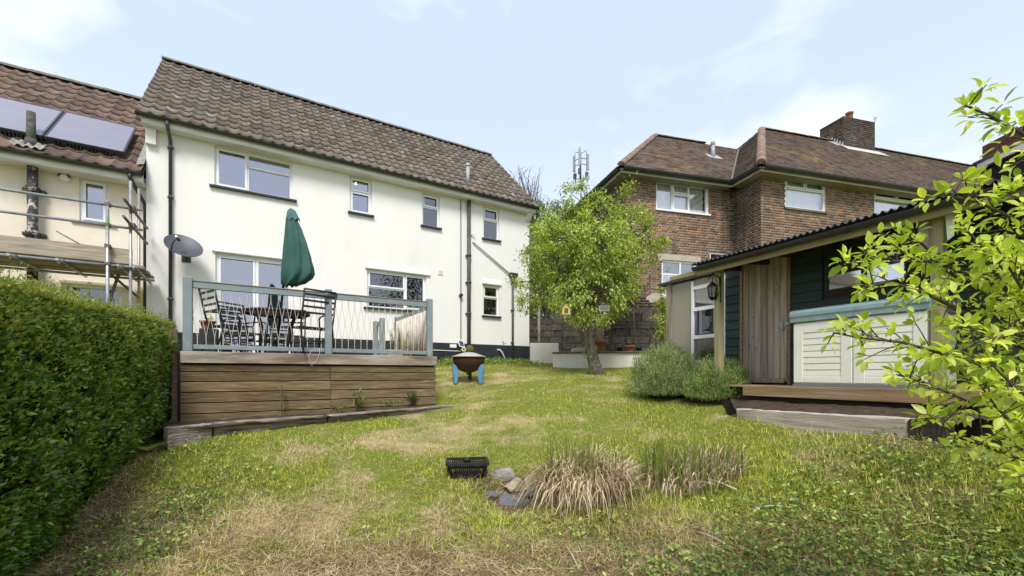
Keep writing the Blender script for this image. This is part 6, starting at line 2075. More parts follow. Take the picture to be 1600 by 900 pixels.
for i in range(nu + 1):
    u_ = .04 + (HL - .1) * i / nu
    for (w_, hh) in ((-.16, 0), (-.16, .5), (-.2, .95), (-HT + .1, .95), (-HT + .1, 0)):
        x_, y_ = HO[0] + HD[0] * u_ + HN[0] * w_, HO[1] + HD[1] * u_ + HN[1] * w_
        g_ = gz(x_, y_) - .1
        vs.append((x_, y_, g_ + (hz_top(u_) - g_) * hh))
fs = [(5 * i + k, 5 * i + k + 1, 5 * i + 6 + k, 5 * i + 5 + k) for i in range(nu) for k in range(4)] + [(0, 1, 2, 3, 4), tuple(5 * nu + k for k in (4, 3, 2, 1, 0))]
mb.add(vs, fs).build('shade_core', M['heart'], hedge)

# ---------------------------------------------------------------- grass
def in_poly(x, y, poly):
    c_ = np.zeros(len(x), bool)
    n_ = len(poly)
    for i in range(n_):
        x1, y1 = poly[i]; x2, y2 = poly[(i + 1) % n_]
        k_ = ((y1 > y) != (y2 > y)) & (x < (x2 - x1) * (y - y1) / (y2 - y1 + 1e-12) + x1)
        c_ ^= k_
    return c_
def xy(v_): return (v_[0], v_[1])
EXCL = [[xy(P(255, 668, 5.0)), xy(P(333, 660, 5.42)), xy(P(511, 648, 6.4)), xy(P(708, 633, 7.95)), xy(D.w(DX1 + .02, 0)), xy(D.w(DX1 + .02, 4)), xy(D.w(-.3, 4)), xy(D.w(-.3, -.2))],
        [xy(W.w(-9, -.02)), xy(W.w(WL, -.02)), xy(W.w(WL, 6)), xy(W.w(-9, 6))],
        [xy(P(1150, 640, 5.97)), xy(P(1480, 660, 3.68)), xy(SH.w(4, -.9)), xy(SH.w(4, 3)), xy(SH.w(-2.4, 3)), xy(SH.w(-2.4, -.05)), xy(SH.w(-.9, -.85))],
        [xy(LW.w(0, -.0)), xy(LW.w(xb1, -.0)), xy(LV.w(0, 0)), xy(LV.w(xv1, 0)), xy((12, 12)), xy((12, 20)), xy((-2, 20))]]
def ok_mask(x, y):
    m = np.ones(len(x), bool)
    for p in EXCL:
        m &= ~in_poly(x, y, p)
    w_ = (x - HO[0]) * HN[0] + (y - HO[1]) * HN[1]
    u_ = (x - HO[0]) * HD[0] + (y - HO[1]) * HD[1]
    m &= ~((w_ < -.05) & (u_ < HL + .05))
    return m
def sample(n, ylo=2.6, yhi=14.2, power=1.6):
    """points on the lawn in front of the camera, thicker near it"""
    t_3 = rng.random(n)
    a = 1 - power
    y = (ylo ** a + t_3 * (yhi ** a - ylo ** a)) ** (1 / a)
    # the near strip runs out to the sides of the view
    x = rng.uniform(-1.22, 1.22, n) * y
    m = ok_mask(x, y)
    return x[m], y[m]
BL_v = [(-.5, 0, 0), (.5, 0, 0), (-.36, .45, .05), (.36, .45, .05), (0, 1, .28)]
BL_f = [(0, 1, 3, 2), (2, 3, 4)]
def grass_mat(name, green, straw):
    t = NT(name)
    at_ = t.n('ShaderNodeAttribute', attribute_name='dry').outputs['Fac']
    r = t.rnd()
    v = t.coord('World', (1, 1, 1))
    k = t.math('ADD', at_, t.math('MULTIPLY', t.math('SUBTRACT', r, .5), .55))
    cl = t.noise(v, 11, 3)
    g = t.mix(t.ramp(t.math('ADD', t.math('MULTIPLY', r, .5), cl), .55, .95), green[0], green[1])
    r2 = t.math('FRACT', t.math('MULTIPLY', r, 13.3))
    s_ = t.mix(r2, straw[0], straw[1])
    c_ = t.mix(t.ramp(k, .42, .66), g, s_)
    b = t.n('ShaderNodeBsdfPrincipled', {'Base Color': c_, 'Roughness': .6, 'Specular IOR Level': .2})
    tr = t.n('ShaderNodeBsdfTranslucent', {'Color': c_})
    ms = t.n('ShaderNodeMixShader', {'Fac': .3})
    t.t.links.new(b.outputs[0], ms.inputs[1]); t.t.links.new(tr.outputs[0], ms.inputs[2])
    t.t.links.new(ms.outputs[0], t.out.inputs['Surface'])
    return t.m
M['grass'] = grass_mat('grass_blade', ((0.23, 0.29, 0.03), (0.68, 0.67, 0.12)), ((0.60, 0.48, 0.22), (0.88, 0.76, 0.48)))
def blades(name, x, y, h, wdt, lean, mat, dry, lift_=0.0):
    n_ = len(x)
    z = GZ(x, y) - .004 + lift_
    a = rng.uniform(0, 2 * np.pi, n_)
    le = np.abs(rng.normal(0, 1, n_)) * lean
    d_ = np.stack([np.cos(a) * le, np.sin(a) * le, np.ones(n_)], 1)
    nr_ = np.stack([np.cos(a), np.sin(a), np.full(n_, .2)], 1)
    m = scaled(frames(d_, nr_), wdt, h, h)
    bk_2 = Bulk(); bk_2.add(BL_v, BL_f, m, np.stack([x, y, z], 1), dry)
    o_ = bk_2.build(name, mat)
    tag(o_, 'turf', 'grass')
    return o_
x, y = sample(380000)
dr = DRY(x, y); th = THATCH(x, y); wd = WEED(x, y)
keep = rng.random(len(x)) < (1 - .65 * np.clip(th * 1.4 - .3, 0, 1)) * (1 - .5 * wd)
x, y, dr, th, wd = x[keep], y[keep], dr[keep], th[keep], wd[keep]
hh = rng.uniform(.018, .040, len(x)) * (1.0 + .9 * (fbm(x * 2, y * 2, 91) > .58)) * (1 - .35 * dr)
ww = .0035 + .0007 * y
o = blades('short_grass', x, y, hh, ww, .8, M['grass'], np.clip(dr + .25 * th, 0, 1))
tag(o, 'patchy green and straw coloured mown turf over the whole sloping lawn', 'grass')
# rough tussocks: long grass round the pond, at edges and corners
x, y = sample(150000, power=1.3)
tus = .9 * blob(x, y, -.45, 4.6, .35, .4) + .8 * blob(x, y, 1.3, 4.7, .9, .8) + .55 * blob(x, y, 2.3, 5.0, 1.1, .9) + .6 * blob(x, y, .8, 3.7, 1.6, .5) + .6 * blob(x, y, 2.3, 3.4, 1.2, .9) + .5 * blob(x, y, -2.6, 3.3, .4, 1.2) + .7 * blob(x, y, -.6, 12.6, 2.5, .8) + .6 * blob(x, y, -1.1, 9.6, .9, .5) + .5 * blob(x, y, 2.9, 3.9, .9, .8) + .4 * blob(x, y, -3.9, 4.9, .5, .6)
m = rng.random(len(x)) < np.clip(tus + .5 * (fbm(x * 3, y * 3, 92) - .62), 0, 1) * .8
x, y = x[m], y[m]
o = blades('long_grass', x, y, rng.uniform(.05, .14, len(x)), .0045 + .0005 * y, .9, M['grass'], np.clip(DRY(x, y) * .8, 0, 1))
tag(o, 'longer tousled grass round the reed clumps and along the wall foot', 'grass')
# dead litter
M['litter'] = leafmat('dead_litter', [(0.10, 0.06, 0.034), (0.28, 0.19, 0.10), (0.50, 0.38, 0.21), (0.72, 0.60, 0.40)], trans=.12, rough=.85, spec=.15, patch=2.0)
x, y = sample(210000, 2.7, 5.6, 1.4)
w_th = np.clip(THATCH(x, y) * 1.15 + .25 * (DRY(x, y) > .5), 0, 1)
m = rng.random(len(x)) < w_th * .75
x, y = x[m], y[m]; n = len(x)
a = rng.uniform(0, 2 * np.pi, n)
d = np.stack([np.cos(a), np.sin(a), rng.normal(.12, .28, n)], 1)
nr = np.array([[0, 0, 1.]]) + rng.normal(size=(n, 3)) * .4
z = GZ(x, y) + rng.uniform(.0, .045, n)
bk = Bulk(); bk.add(BL_v, BL_f, scaled(frames(d, nr), np.full(n, .0045), rng.uniform(.03, .16, n), rng.uniform(.02, .08, n)), np.stack([x, y, z], 1))
o = bk.build('dead_grass_litter', M['litter']); tag(o, 'matted brown dead grass and straw nearest the camera', 'dead grass')
# broad-leaved weeds
M['weed'] = leafmat('weed_leaf', [(0.05, 0.10, 0.025), (0.14, 0.22, 0.05), (0.30, 0.39, 0.08), (0.55, 0.58, 0.16)], trans=.25, rough=.5, patch=3.0)
x, y = sample(38000, 2.6, 6.5, 1.3)
m = rng.random(len(x)) < np.clip(WEED(x, y) * 1.5 - .2, 0, 1) * .6
x, y = x[m], y[m]; n = len(x)
k = 3
X_ = np.repeat(x, k) + rng.normal(0, .012, n * k); Y_ = np.repeat(y, k) + rng.normal(0, .012, n * k)
hz_ = np.repeat(rng.uniform(.015, .10, n) * (.6 + 1.0 * fbm(x * 2, y * 2, 93)), k)
a = rng.uniform(0, 2 * np.pi, n * k)
d = np.stack([np.cos(a), np.sin(a), rng.normal(.15, .45, n * k)], 1)
nr = np.array([[0, 0, 1.]]) + rng.normal(size=(n * k, 3)) * .6
bk = Bulk(); leaves_at(bk, np.stack([X_, Y_, GZ(X_, Y_) + hz_], 1), d, nr, rng.uniform(.012, .05, n * k), .58)
o = bk.build('ground_weeds', M['weed']); tag(o, 'low broad-leaved weeds and ivy creeping over the turf at the near right and hedge foot', 'weeds')
# ivy fringe at the foot of the white house
x = []; y = []
n = 5200
s_ = rng.uniform(W.loc(P(655, 585, 12))[0], WL + .2, n)
off = -np.abs(rng.normal(0, .22, n)) - .03
pts = np.array([list(W.w(a, b)) for a, b in zip(s_, off)])
hgt = rng.uniform(.0, .22, n) * (.4 + fbm(s_ * 3, s_ * 0, 94)) * np.exp(off * 2)
pos = np.stack([pts[:, 0], pts[:, 1], GZ(pts[:, 0], pts[:, 1]) + hgt], 1)
bk = Bulk(); leaves_at(bk, pos, unit(n) + np.array([[0, -.3, .4]]), np.array([[0, -.3, 1.]]) + rng.normal(size=(n, 3)) * .5, rng.uniform(.03, .06, n), .6)
o = bk.build('wall_foot_weeds', M['weed']); tag(o, 'green weeds running along the foot of the black plinth', 'weeds')

# ---------------------------------------------------------------- reeds
RD_v = [(-.5, 0, 0), (.5, 0, 0), (-.45, .35, .02), (.45, .35, .02), (-.36, .68, .10), (.36, .68, .10), (0, 1, .30)]
RD_f = [(0, 1, 3, 2), (2, 3, 5, 4), (4, 5, 6)]
M['dryreed'] = leafmat('dry_reed', [(0.16, 0.10, 0.05), (0.36, 0.26, 0.15), (0.56, 0.45, 0.29), (0.72, 0.62, 0.45)], trans=.12, rough=.7, spec=.2, patch=2.5)
M['greenreed'] = leafmat('green_reed', [(0.07, 0.11, 0.02), (0.15, 0.20, 0.035), (0.26, 0.29, 0.06)], trans=.3, rough=.5, patch=3)
def reed_curve(bulk, base, az, h, spread, droop, wdt, nseg=5):
    """arching strap leaves: rise, then fall outwards; real curved strips"""
    n_ = len(base)
    t_4 = np.linspace(0, 1, nseg + 1)
    out = np.stack([np.cos(az), np.sin(az), 0 * az], 1)
    side = np.stack([-np.sin(az + .6), np.cos(az + .6), 0 * az], 1)
    P_ = []
    for tt in t_4:
        r_ = spread * (tt ** 1.4)
        z_ = h * (np.sin(np.minimum(tt * 1.0, 1) * np.pi / 2)) - droop * (tt ** 3)
        P_.append(base + out * r_[:, None] + np.stack([0 * r_, 0 * r_, z_], 1))
    V = np.zeros((n_, 2 * (nseg + 1), 3))
    for i, p_ in enumerate(P_):
        w_ = wdt * (1 - .8 * t_4[i] ** 2) / 2
        V[:, 2 * i] = p_ - side * w_[:, None]; V[:, 2 * i + 1] = p_ + side * w_[:, None]
    bulk.V.append(V.reshape(-1, 3))
    bs_ = bulk.off + np.arange(n_)[:, None] * 2 * (nseg + 1)
    for i in range(nseg):
        bulk.Fv.append((bs_ + np.array([2 * i, 2 * i + 1, 2 * i + 3, 2 * i + 2])[None, :]).reshape(-1)); bulk.Fl.append(np.full(n_, 4))
    bulk.off += n_ * 2 * (nseg + 1)
def reed_clump(lab, c_, rx, ry, h, n_dry, n_green, seed):
    root = thing('reed_clump', lab, 'reeds', (c_[0], c_[1], gz(*c_)), 0, 'dry reed clumps by the pond')
    a = rng.uniform(0, 2 * np.pi, n_dry); r = np.sqrt(rng.random(n_dry))
    bx, by = np.cos(a) * r * rx, np.sin(a) * r * ry
    bz = GZ(c_[0] + bx, c_[1] + by) - gz(*c_)
    az = np.where(rng.random(n_dry) < .55, np.arctan2(by, bx) + rng.normal(0, .6, n_dry), rng.uniform(0, 2 * np.pi, n_dry))
    az = np.where((by < 0) & (rng.random(n_dry) < .35), -np.pi / 2 + rng.normal(0, .7, n_dry), az)
    hh_ = h * rng.uniform(.55, 1.05, n_dry) * (1 - .32 * r)
    brk = rng.random(n_dry)
    droop = np.where(brk < .72, hh_ * rng.uniform(.5, 1.15, n_dry), hh_ * rng.uniform(0, .25, n_dry))
    bk_3 = Bulk(); reed_curve(bk_3, np.stack([bx, by, bz], 1), az, hh_, h * rng.uniform(.12, .62, n_dry), droop, rng.uniform(.009, .021, n_dry))
    bk_3.build('dry_blades', M['dryreed'], root)
    a = rng.uniform(0, 2 * np.pi, n_green); r = np.sqrt(rng.random(n_green))
    bx, by = np.cos(a) * r * rx, np.sin(a) * r * ry
    bk_3 = Bulk(); reed_curve(bk_3, np.stack([bx, by, 0 * bx], 1), rng.uniform(0, 2 * np.pi, n_green), h * rng.uniform(.7, 1.12, n_green), h * rng.uniform(.03, .2, n_green), h * rng.uniform(0, .08, n_green), rng.uniform(.005, .009, n_green))
    bk_3.build('green_blades', M['greenreed'], root)
    return root
cA = G(915, 778); cB = G(1080, 752)
reed_clump('big pale dry reed clump in the middle of the near lawn', (cA.x, cA.y), .44, .27, .66, 1250, 170, 1)
reed_clump('lower tangled reed clump to the right mixed with green grass', (cB.x, cB.y), .54, .36, .42, 520, 420, 2)

# ---------------------------------------------------------------- lavender bushes
M['lavender'] = leafmat('lavender_leaf', [(0.04, 0.06, 0.022), (0.18, 0.24, 0.09), (0.42, 0.49, 0.20), (0.62, 0.67, 0.30)], trans=.2, rough=.6, patch=4)
M['lavender_b'] = leafmat('lavender_leaf_green', [(0.035, 0.065, 0.02), (0.16, 0.23, 0.065), (0.39, 0.48, 0.14), (0.60, 0.66, 0.24)], trans=.2, rough=.6, patch=4)
def lavender(lab, px, py, Y, rx, h, n_, mat, seed):
    p = G(px, py); g = p.z
    root = thing('lavender_bush', lab, 'shrub', (p.x, p.y, g), 0, 'lavender bushes beside the shed')
    a = rng.uniform(0, 2 * np.pi, n_); e = np.arccos(rng.uniform(.0, 1, n_))   # from vertical
    dirs = np.stack([np.sin(e) * np.cos(a), np.sin(e) * np.sin(a), np.cos(e)], 1)
    lump = .70 + .55 * fbm(a * 2.3 + seed * 7, e * 3.6 + seed, 95)
    R_ = np.stack([dirs[:, 0] * rx, dirs[:, 1] * rx, dirs[:, 2] * h], 1) * lump[:, None]
    m_ = 13
    allp, alld = [], []
    for j in range(m_):
        f = .42 + .6 * j / (m_ - 1)
        up = np.array([[0, 0, 1.]]) * (.10 * h * (j / m_))
        allp.append(R_ * f + up + rng.normal(0, .007, (n_, 3)))
        dd = dirs * .45 + np.array([[0, 0, 1.1]]) + rng.normal(size=(n_, 3)) * .32
        alld.append(dd)
    pos_ = np.concatenate(allp); dd = np.concatenate(alld); N_ = len(pos_)
    pos_[:, 2] = np.maximum(pos_[:, 2], .0)
    bk_4 = Bulk(); leaves_at(bk_4, pos_, dd, rng.normal(size=(N_, 3)), rng.uniform(.03, .058, N_), .13)
    bk_4.build('foliage', M[mat], root)
    bk_4 = Bulk()
    k_ = 420
    idx = rng.integers(0, n_, k_)
    reed_curve(bk_4, np.zeros((k_, 3)), a[idx], R_[idx, 2] * .9, np.hypot(R_[idx, 0], R_[idx, 1]) * .9, 0 * R_[idx, 2], np.full(k_, .006))
    bk_4.build('woody_stems', M['twig'], root)
    k_ = 900       # soft upright flower stalks standing out of the dome
    idx = rng.integers(0, n_, k_)
    bk_4 = Bulk(); reed_curve(bk_4, R_[idx] * .82, a[idx], rng.uniform(.08, .18, k_), rng.uniform(.0, .05, k_), 0 * R_[idx, 2], np.full(k_, .005))
    bk_4.build('flower_stalks', M[mat], root)
    MB().lathe([(.001, h * .62), (rx * .35, h * .5), (rx * .55, h * .25), (rx * .5, 0)], 14).build('shade_core', M['heart'], root)  # near-black core painting the shade inside the bush
    return root
lavender('large grey green lavender bush at the left end of the bed', 1040, 620, 7.35, .62, .84, 4400, 'lavender', 1)
lavender('rounder green lavender bush touching the porch deck', 1120, 626, 6.75, .48, .60, 3600, 'lavender_b', 2)

# ---------------------------------------------------------------- trees
def crown(root, tips, per, spread, Lr, mat, droop=.35, ratio=.4, outward=None, name='crown', zsq=.8):
    tips = np.asarray(tips, float)
    n_ = len(tips) * per
    pos_ = np.repeat(tips, per, 0) + rng.normal(size=(n_, 3)) * np.array([[spread, spread, spread * zsq]])
    cen = tips.mean(0)
    out = pos_ - cen; out /= np.linalg.norm(out, axis=1, keepdims=True) + 1e-6
    dd = out * .45 + rng.normal(size=(n_, 3)) * .5 + np.array([[0, 0, -droop]])
    nr_ = out * .4 + np.array([[0, 0, 1.]]) + rng.normal(size=(n_, 3)) * .45
    bk_5 = Bulk(); leaves_at(bk_5, pos_, dd, nr_, rng.uniform(Lr[0], Lr[1], n_), ratio)
    return bk_5.build(name, M[mat], root)
M['blossom_leaf'] = leafmat('fresh_green_leaf', [(0.07, 0.12, 0.02), (0.22, 0.29, 0.04), (0.44, 0.50, 0.11), (0.70, 0.73, 0.30)], trans=.35, rough=.45, patch=2.2)
YTREE = 11.0
tb = P(931, 586, YTREE - .05)
g0_ = gz(tb.x, tb.y)
tree = thing('fruit_tree', 'round bright green fruit tree with a leaning grey trunk at the top of the lawn', 'tree', (0, 0, 0))
def T(px, py, dy=0.0):
    return P(px, py, YTREE + dy)
fork = T(908, 500)
MB().tube([Vector((tb.x + .03, tb.y, g0_ - .1)), Vector((tb.x, tb.y, g0_ + .12)), T(925, 555), T(918, 530), T(912, 512)], [.27, .17, .14, .14, .18], 14).build('trunk', M['bark'], tree)
lobes = [(868, 400, 50, 0), (935, 350, 48, .3), (985, 365, 44, 0), (903, 335, 26, .2), (965, 425, 52, -.5), (862, 447, 40, .4), (1002, 405, 30, .2),
         (895, 470, 36, -.5), (826, 420, 18, 0), (880, 375, 40, -.6), (815, 470, 9, .1), (820, 395, 9, .2), (1035, 380, 7, 0), (905, 288, 7, .1), (886, 318, 9, .1), (975, 295, 9, 0), (925, 400, 60, 0), (836, 470, 20, .2), (965, 318, 16, 0), (1010, 360, 18, 0),
         (890, 300, 11, .2), (955, 470, 34, .4), (855, 352, 24, .3), (930, 450, 55, -.7), (905, 430, 50, .9), (945, 385, 50, -.9), (812, 440, 9, 0), (985, 335, 20, .3), (1020, 385, 12, 0), (985, 450, 22, 0)]
tips = []
lim = []
for (px, py, r_, dy) in lobes:
    c_ = T(px, py, dy); rad = r_ / F * YTREE
    k = max(3, int(38 * (rad / .8) ** 2.1))
    for j in range(k):
        v_ = Vector((random.gauss(0, 1), random.gauss(0, 1), random.gauss(0, 1))).normalized() * (rad * random.uniform(.35, 1.0) ** .6)
        v_.y *= .9
        q_ = c_ + v_
        tips.append(q_)
    lim.append((c_, rad))
mb = MB(); 
big = [q for q in lim if q[1] > .5]
for (c_, rad) in lim:
    if rad < .36:
        s0_ = min(big, key=lambda q: (q[0] - c_).length)[0]
        mb.tube([s0_, s0_.lerp(c_, .5) + Vector((0, 0, .08)), c_], [.022, .014, .006], 6)
        continue
    m1 = fork.lerp(c_, .45) + Vector((random.uniform(-.15, .15), random.uniform(-.15, .15), random.uniform(-.05, .15)))
    mb.tube([fork + Vector((random.uniform(-.06, .06), random.uniform(-.06, .06), -.05)), m1, c_], [.07, .035, .014], 7)
mb.build('limbs', M['bark'], tree)
mb = MB()
for t_5 in tips[::2]:
    c_ = min(lim, key=lambda q: (q[0] - t_5).length)[0]
    mb.tube([c_.lerp(t_5, .1), c_.lerp(t_5, .55) + Vector((0, 0, .04)), t_5], [.012, .008, .003], 4, cap=False)
mb.build('twigs', M['twig'], tree, kind='stuff')
crown(tree, [list(t_5) for t_5 in tips], 56, .095, (.06, .115), 'blossom_leaf', droop=.45, ratio=.36)
# ivy and moss on the trunk
n = 260
hh = rng.uniform(0, .75, n); a = rng.uniform(0, 2 * np.pi, n)
tx = tb.x - .16 * (hh / .75) ; 
pos = np.stack([tx + np.cos(a) * .18 - .03, tb.y + np.sin(a) * .18, g0_ + hh], 1)
bk = Bulk(); leaves_at(bk, pos, unit(n), unit(n) + np.array([[0, -1., .5]]), rng.uniform(.03, .05, n), .7)
bk.build('trunk_ivy', M['weed'], tree)
# trees and shrubs in the gap behind the white house
def simple_tree(name, lab, cat, base_, lobes_, Y, per, spread, Lr, mat, k0=26, droop=.2, group=None, trunk_r=.12, ref=.9):
    root = thing(name, lab, cat, (0, 0, 0), 0, group)
    tt = []; lm = []
    for (px, py, r_, dy) in lobes_:
        c_ = P(px, py, Y + dy); rad = r_ / F * Y
        for j in range(max(4, int(k0 * (rad / ref) ** 2))):
            v_ = Vector((random.gauss(0, 1), random.gauss(0, 1), random.gauss(0, 1))).normalized() * (rad * random.uniform(.2, 1.0) ** .6)
            tt.append(c_ + v_)
        lm.append(c_)
    b_ = P(base_[0], 585, Y); b_.z = gz(b_.x, b_.y) - .1
    mb_ = MB()
    top_ = lm[0]
    mb_.tube([b_, b_.lerp(top_, .5) + Vector((.05, 0, 0)), top_], [trunk_r, trunk_r * .7, trunk_r * .3], 8)
    for c_ in lm[1:]:
        mb_.tube([b_.lerp(top_, .35), b_.lerp(c_, .6), c_], [trunk_r * .5, trunk_r * .3, trunk_r * .12], 6)
    mb_.build('trunk', M['bark'], root)
    crown(root, [list(q_) for q_ in tt], per, spread, Lr, mat, droop, .45)
    return root
M['bg_leaf'] = leafmat('background_leaf', [(0.050, 0.085, 0.016), (0.10, 0.155, 0.028), (0.18, 0.24, 0.045), (0.27, 0.32, 0.08)], trans=.3, rough=.55, patch=1.2)
M['dark_leaf'] = leafmat('dark_evergreen_leaf', [(0.012, 0.030, 0.008), (0.03, 0.065, 0.014), (0.06, 0.11, 0.022), (0.10, 0.16, 0.035)], trans=.2, rough=.45, patch=1.6)
simple_tree('garden_tree', 'leafy green tree rising behind the right corner of the white house', 'tree', (852,), [(852, 350, 34, 0), (862, 410, 36, .4), (848, 400, 28, -.3), (842, 325, 16, 0), (870, 340, 22, .4), (853, 450, 34, .2), (880, 470, 30, .5)], 17.5, 60, .16, (.08, .14), 'bg_leaf', 30)
simple_tree('evergreen_shrub', 'dark shrub low between the white house and the trunk', 'shrub', (846,), [(846, 490, 18, 0), (858, 478, 20, .2), (838, 480, 10, 0), (875, 485, 14, 0)], 14.9, 60, .10, (.05, .09), 'dark_leaf', 30, trunk_r=.05)
simple_tree('climbing_shrub', 'yellow green shrub growing against the wall beside the greenhouse post', 'shrub', (1036,), [(1034, 500, 10, 0), (1036, 478, 9, 0), (1037, 520, 9, 0), (1035, 455, 6, 0)], 9.9, 40, .06, (.04, .07), 'blossom_leaf', 60, trunk_r=.03, ref=.25)
# far band of trees hides the horizon between the houses
simple_tree('far_tree', 'distant tree filling the gap above the old boundary wall', 'tree', (905,), [(900, 400, 60, 0), (930, 450, 60, 1), (880, 470, 60, -1), (950, 400, 40, 0), (860, 400, 40, 0)], 24, 60, .3, (.14, .22), 'bg_leaf', 22, trunk_r=.2)
# bare twiggy shrub showing above the white roof corner
bt = thing('bare_tree', 'bare twiggy treetop showing above the right end of the tiled roof', 'tree', (0, 0, 0))
mb = MB(); b_ = P(828, 585, 21); b_.z = gz(b_.x, b_.y) - .1
top_ = P(828, 330, 21)
mb.tube([b_, top_], [.16, .09], 8); mb.build('trunk', M['bark'], bt)
mb = MB()
for k in range(34):
    e = P(random.uniform(792, 848), random.uniform(258, 300), 21 + random.uniform(-1, 1))
    s0 = top_ + Vector((random.uniform(-.4, .4), 0, random.uniform(-1.5, .3)))
    m_ = s0.lerp(e, .5) + Vector((random.uniform(-.1, .1), 0, -.1))
    mb.tube([s0, m_, e], [.03, .016, .006], 4, cap=False)
    for q in range(3):
        f = random.uniform(.5, .95); s1 = m_.lerp(e, (f - .5) * 2)
        mb.tube([s1, s1 + Vector((random.uniform(-.35, .35), 0, random.uniform(.1, .5)))], [.010, .004], 3, cap=False)
mb.build('branches', M['twig'], bt)
crown(bt, [list(P(random.uniform(795, 845), random.uniform(300, 345), 21)) for _ in range(30)], 12, .25, (.05, .09), 'bg_leaf', .1, .5)

random.seed(99)
rt = thing('big_tree', 'big broad tree off to the right that shows only as reflections in the window panes', 'tree', (0, 0, 0))
tt = []
cc = [(9.5, 0.5, 5.0, 1.7), (11.5, 2.0, 6.0, 2.0), (8.5, -2.0, 5.6, 1.8), (12.0, -0.5, 7.2, 1.9), (10.0, -2.0, 4.0, 1.6), (13.5, 3.5, 5.0, 1.8), (7.8, -4.5, 5.2, 1.8)]
for (x_, y_, z_, r_) in cc:
    for k in range(44):
        tt.append([x_ + random.gauss(0, r_ * .5), y_ + random.gauss(0, r_ * .5), z_ + random.gauss(0, r_ * .5)])
mb = MB().tube([(10.5, -.5, .8), (10.4, -.4, 3), (10.4, -.2, 5.5)], [.3, .22, .12], 8)
for (x_, y_, z_, r_) in cc:
    mb.tube([(10.4, -.4, 2.6), ((10.4 + x_) / 2, (y_ - .4) / 2, (2.6 + z_) / 2 + .3), (x_, y_, z_)], [.12, .08, .03], 6)
mb.build('trunk', M['bark'], rt)
crown(rt, tt, 42, .30, (.12, .22), 'dark_leaf', .2, .5)
# ---------------------------------------------------------------- small plants
def plant(lab, loc, h, n_, L_, mat, seed, name='garden_plant', cat='plant', spread=.12, strap=0, group=None, stemr=.004, ratio=.45):
    root = thing(name, lab, cat, loc, 0, group)
    rr_ = random.Random(seed)
    stems = max(1, n_ // 14)
    mb_ = MB(); pos_ = []; dd = []
    for s in range(stems):
        e = Vector((rr_.gauss(0, spread * .6), rr_.gauss(0, spread * .6), h * rr_.uniform(.6, 1.0)))
        if stems == 1: e = Vector((.02, 0, h))
        m_ = e * .5 + Vector((rr_.uniform(-.02, .02), 0, 0))
        mb_.tube([(e.x * .15, e.y * .15, 0), m_, e], [stemr, stemr * .8, stemr * .5], 5, cap=False)
        k_ = n_ // stems
        for j in range(k_):
            f = .25 + .75 * (j + 1) / k_
            p_3 = m_ * 2 * f if f < .5 else m_.lerp(e, (f - .5) * 2)
            a = rr_.uniform(0, 6.283)
            pos_.append(list(p_3)); dd.append([math.cos(a), math.sin(a), rr_.uniform(.0, .8)])
    mb_.build('stem', M['twig'], root)
    N_ = len(pos_)
    bk_6 = Bulk(); leaves_at(bk_6, np.array(pos_), np.array(dd), np.array([[0, 0, 1.]]) + rng.normal(size=(N_, 3)) * .3, rng.uniform(L_ * .7, L_ * 1.2, N_), ratio)
    bk_6.build('leaves', M[mat], root)
    if strap:
        bk_6 = Bulk(); reed_curve(bk_6, np.zeros((strap, 3)), rng.uniform(0, 6.28, strap), rng.uniform(.1, .25, strap), rng.uniform(.05, .2, strap), rng.uniform(0, .15, strap), np.full(strap, .008))
        bk_6.build('dead_straps', M['dryreed'], root)
    return root
def bedp(px, py, yl):
    x_, z_ = D.hit(px, py, yl); return D.w(x_, yl, z_)
plant('slender yellow flowered stem standing before the middle of the deck front', bedp(440, 650, -.10), .46, 34, .042, 'privet_new', 1, spread=.02, stemr=.006)
plant('bushy green plant with dead straps before the right deck boards', bedp(557, 640, -.14), .33, 120, .05, 'weed', 2, strap=26)
plant('small dark leafy bush at the right end of the deck bed', bedp(646, 634, -.14), .26, 320, .035, 'dark_leaf', 3, spread=.16, name='garden_plant')
plant('low creeping weeds between the straps plant and the deck corner', bedp(605, 634, -.2), .10, 150, .03, 'weed', 4, spread=.25)
plant('weedy tuft at the left foot of the bushy plant', bedp(530, 641, -.2), .10, 100, .03, 'weed', 5, spread=.14)
q = bedp(327, 500, 1.2)
plant('few green shoots in the terracotta pot on the charcoal tub', Vector((p_.location.x, p_.location.y, p_.location.z + .1)), .16, 30, .06, 'blossom_leaf', 6, spread=.08)
tl = tr.location
for i, (dx_, h_, lab) in enumerate(((-.10, .42, 'tall upright conifer-like plant left in the grey trough'), (.04, .46, 'taller upright green plant in the middle of the grey trough'), (.17, .26, 'short leafy plant right in the grey trough'))):
    v_ = Vector((math.cos(D.a) * dx_, math.sin(D.a) * dx_, .13))
    plant(lab, tl + v_, h_, 150 if i < 2 else 50, .035, 'blossom_leaf', 10 + i, spread=.05 if i < 2 else .07)
plant('single leafy stem rising from the terracotta pot by the reed screen', p2_.location + Vector((0, 0, .12)), .42, 40, .05, 'blossom_leaf', 14, spread=.03)
plant('thin green seedlings in the low terracotta bowl', po2.location + Vector((0, 0, .13)), .2, 50, .05, 'weed', 15, spread=.1)
plant('green rosette in the small black pot left of the terracotta bowl', po3.location + Vector((0, 0, .1)), .14, 60, .06, 'weed', 16, spread=.08)
plant('little green sprigs in the black pot right of the bowl', po4.location + Vector((0, 0, .1)), .14, 40, .05, 'weed', 17, spread=.06)
bs_ = thing('bare_shrub', 'bare pale twiggy shrub in the large terracotta pot by the trunk', 'shrub', po1.location + Vector((0, 0, .27)))
mb = MB()
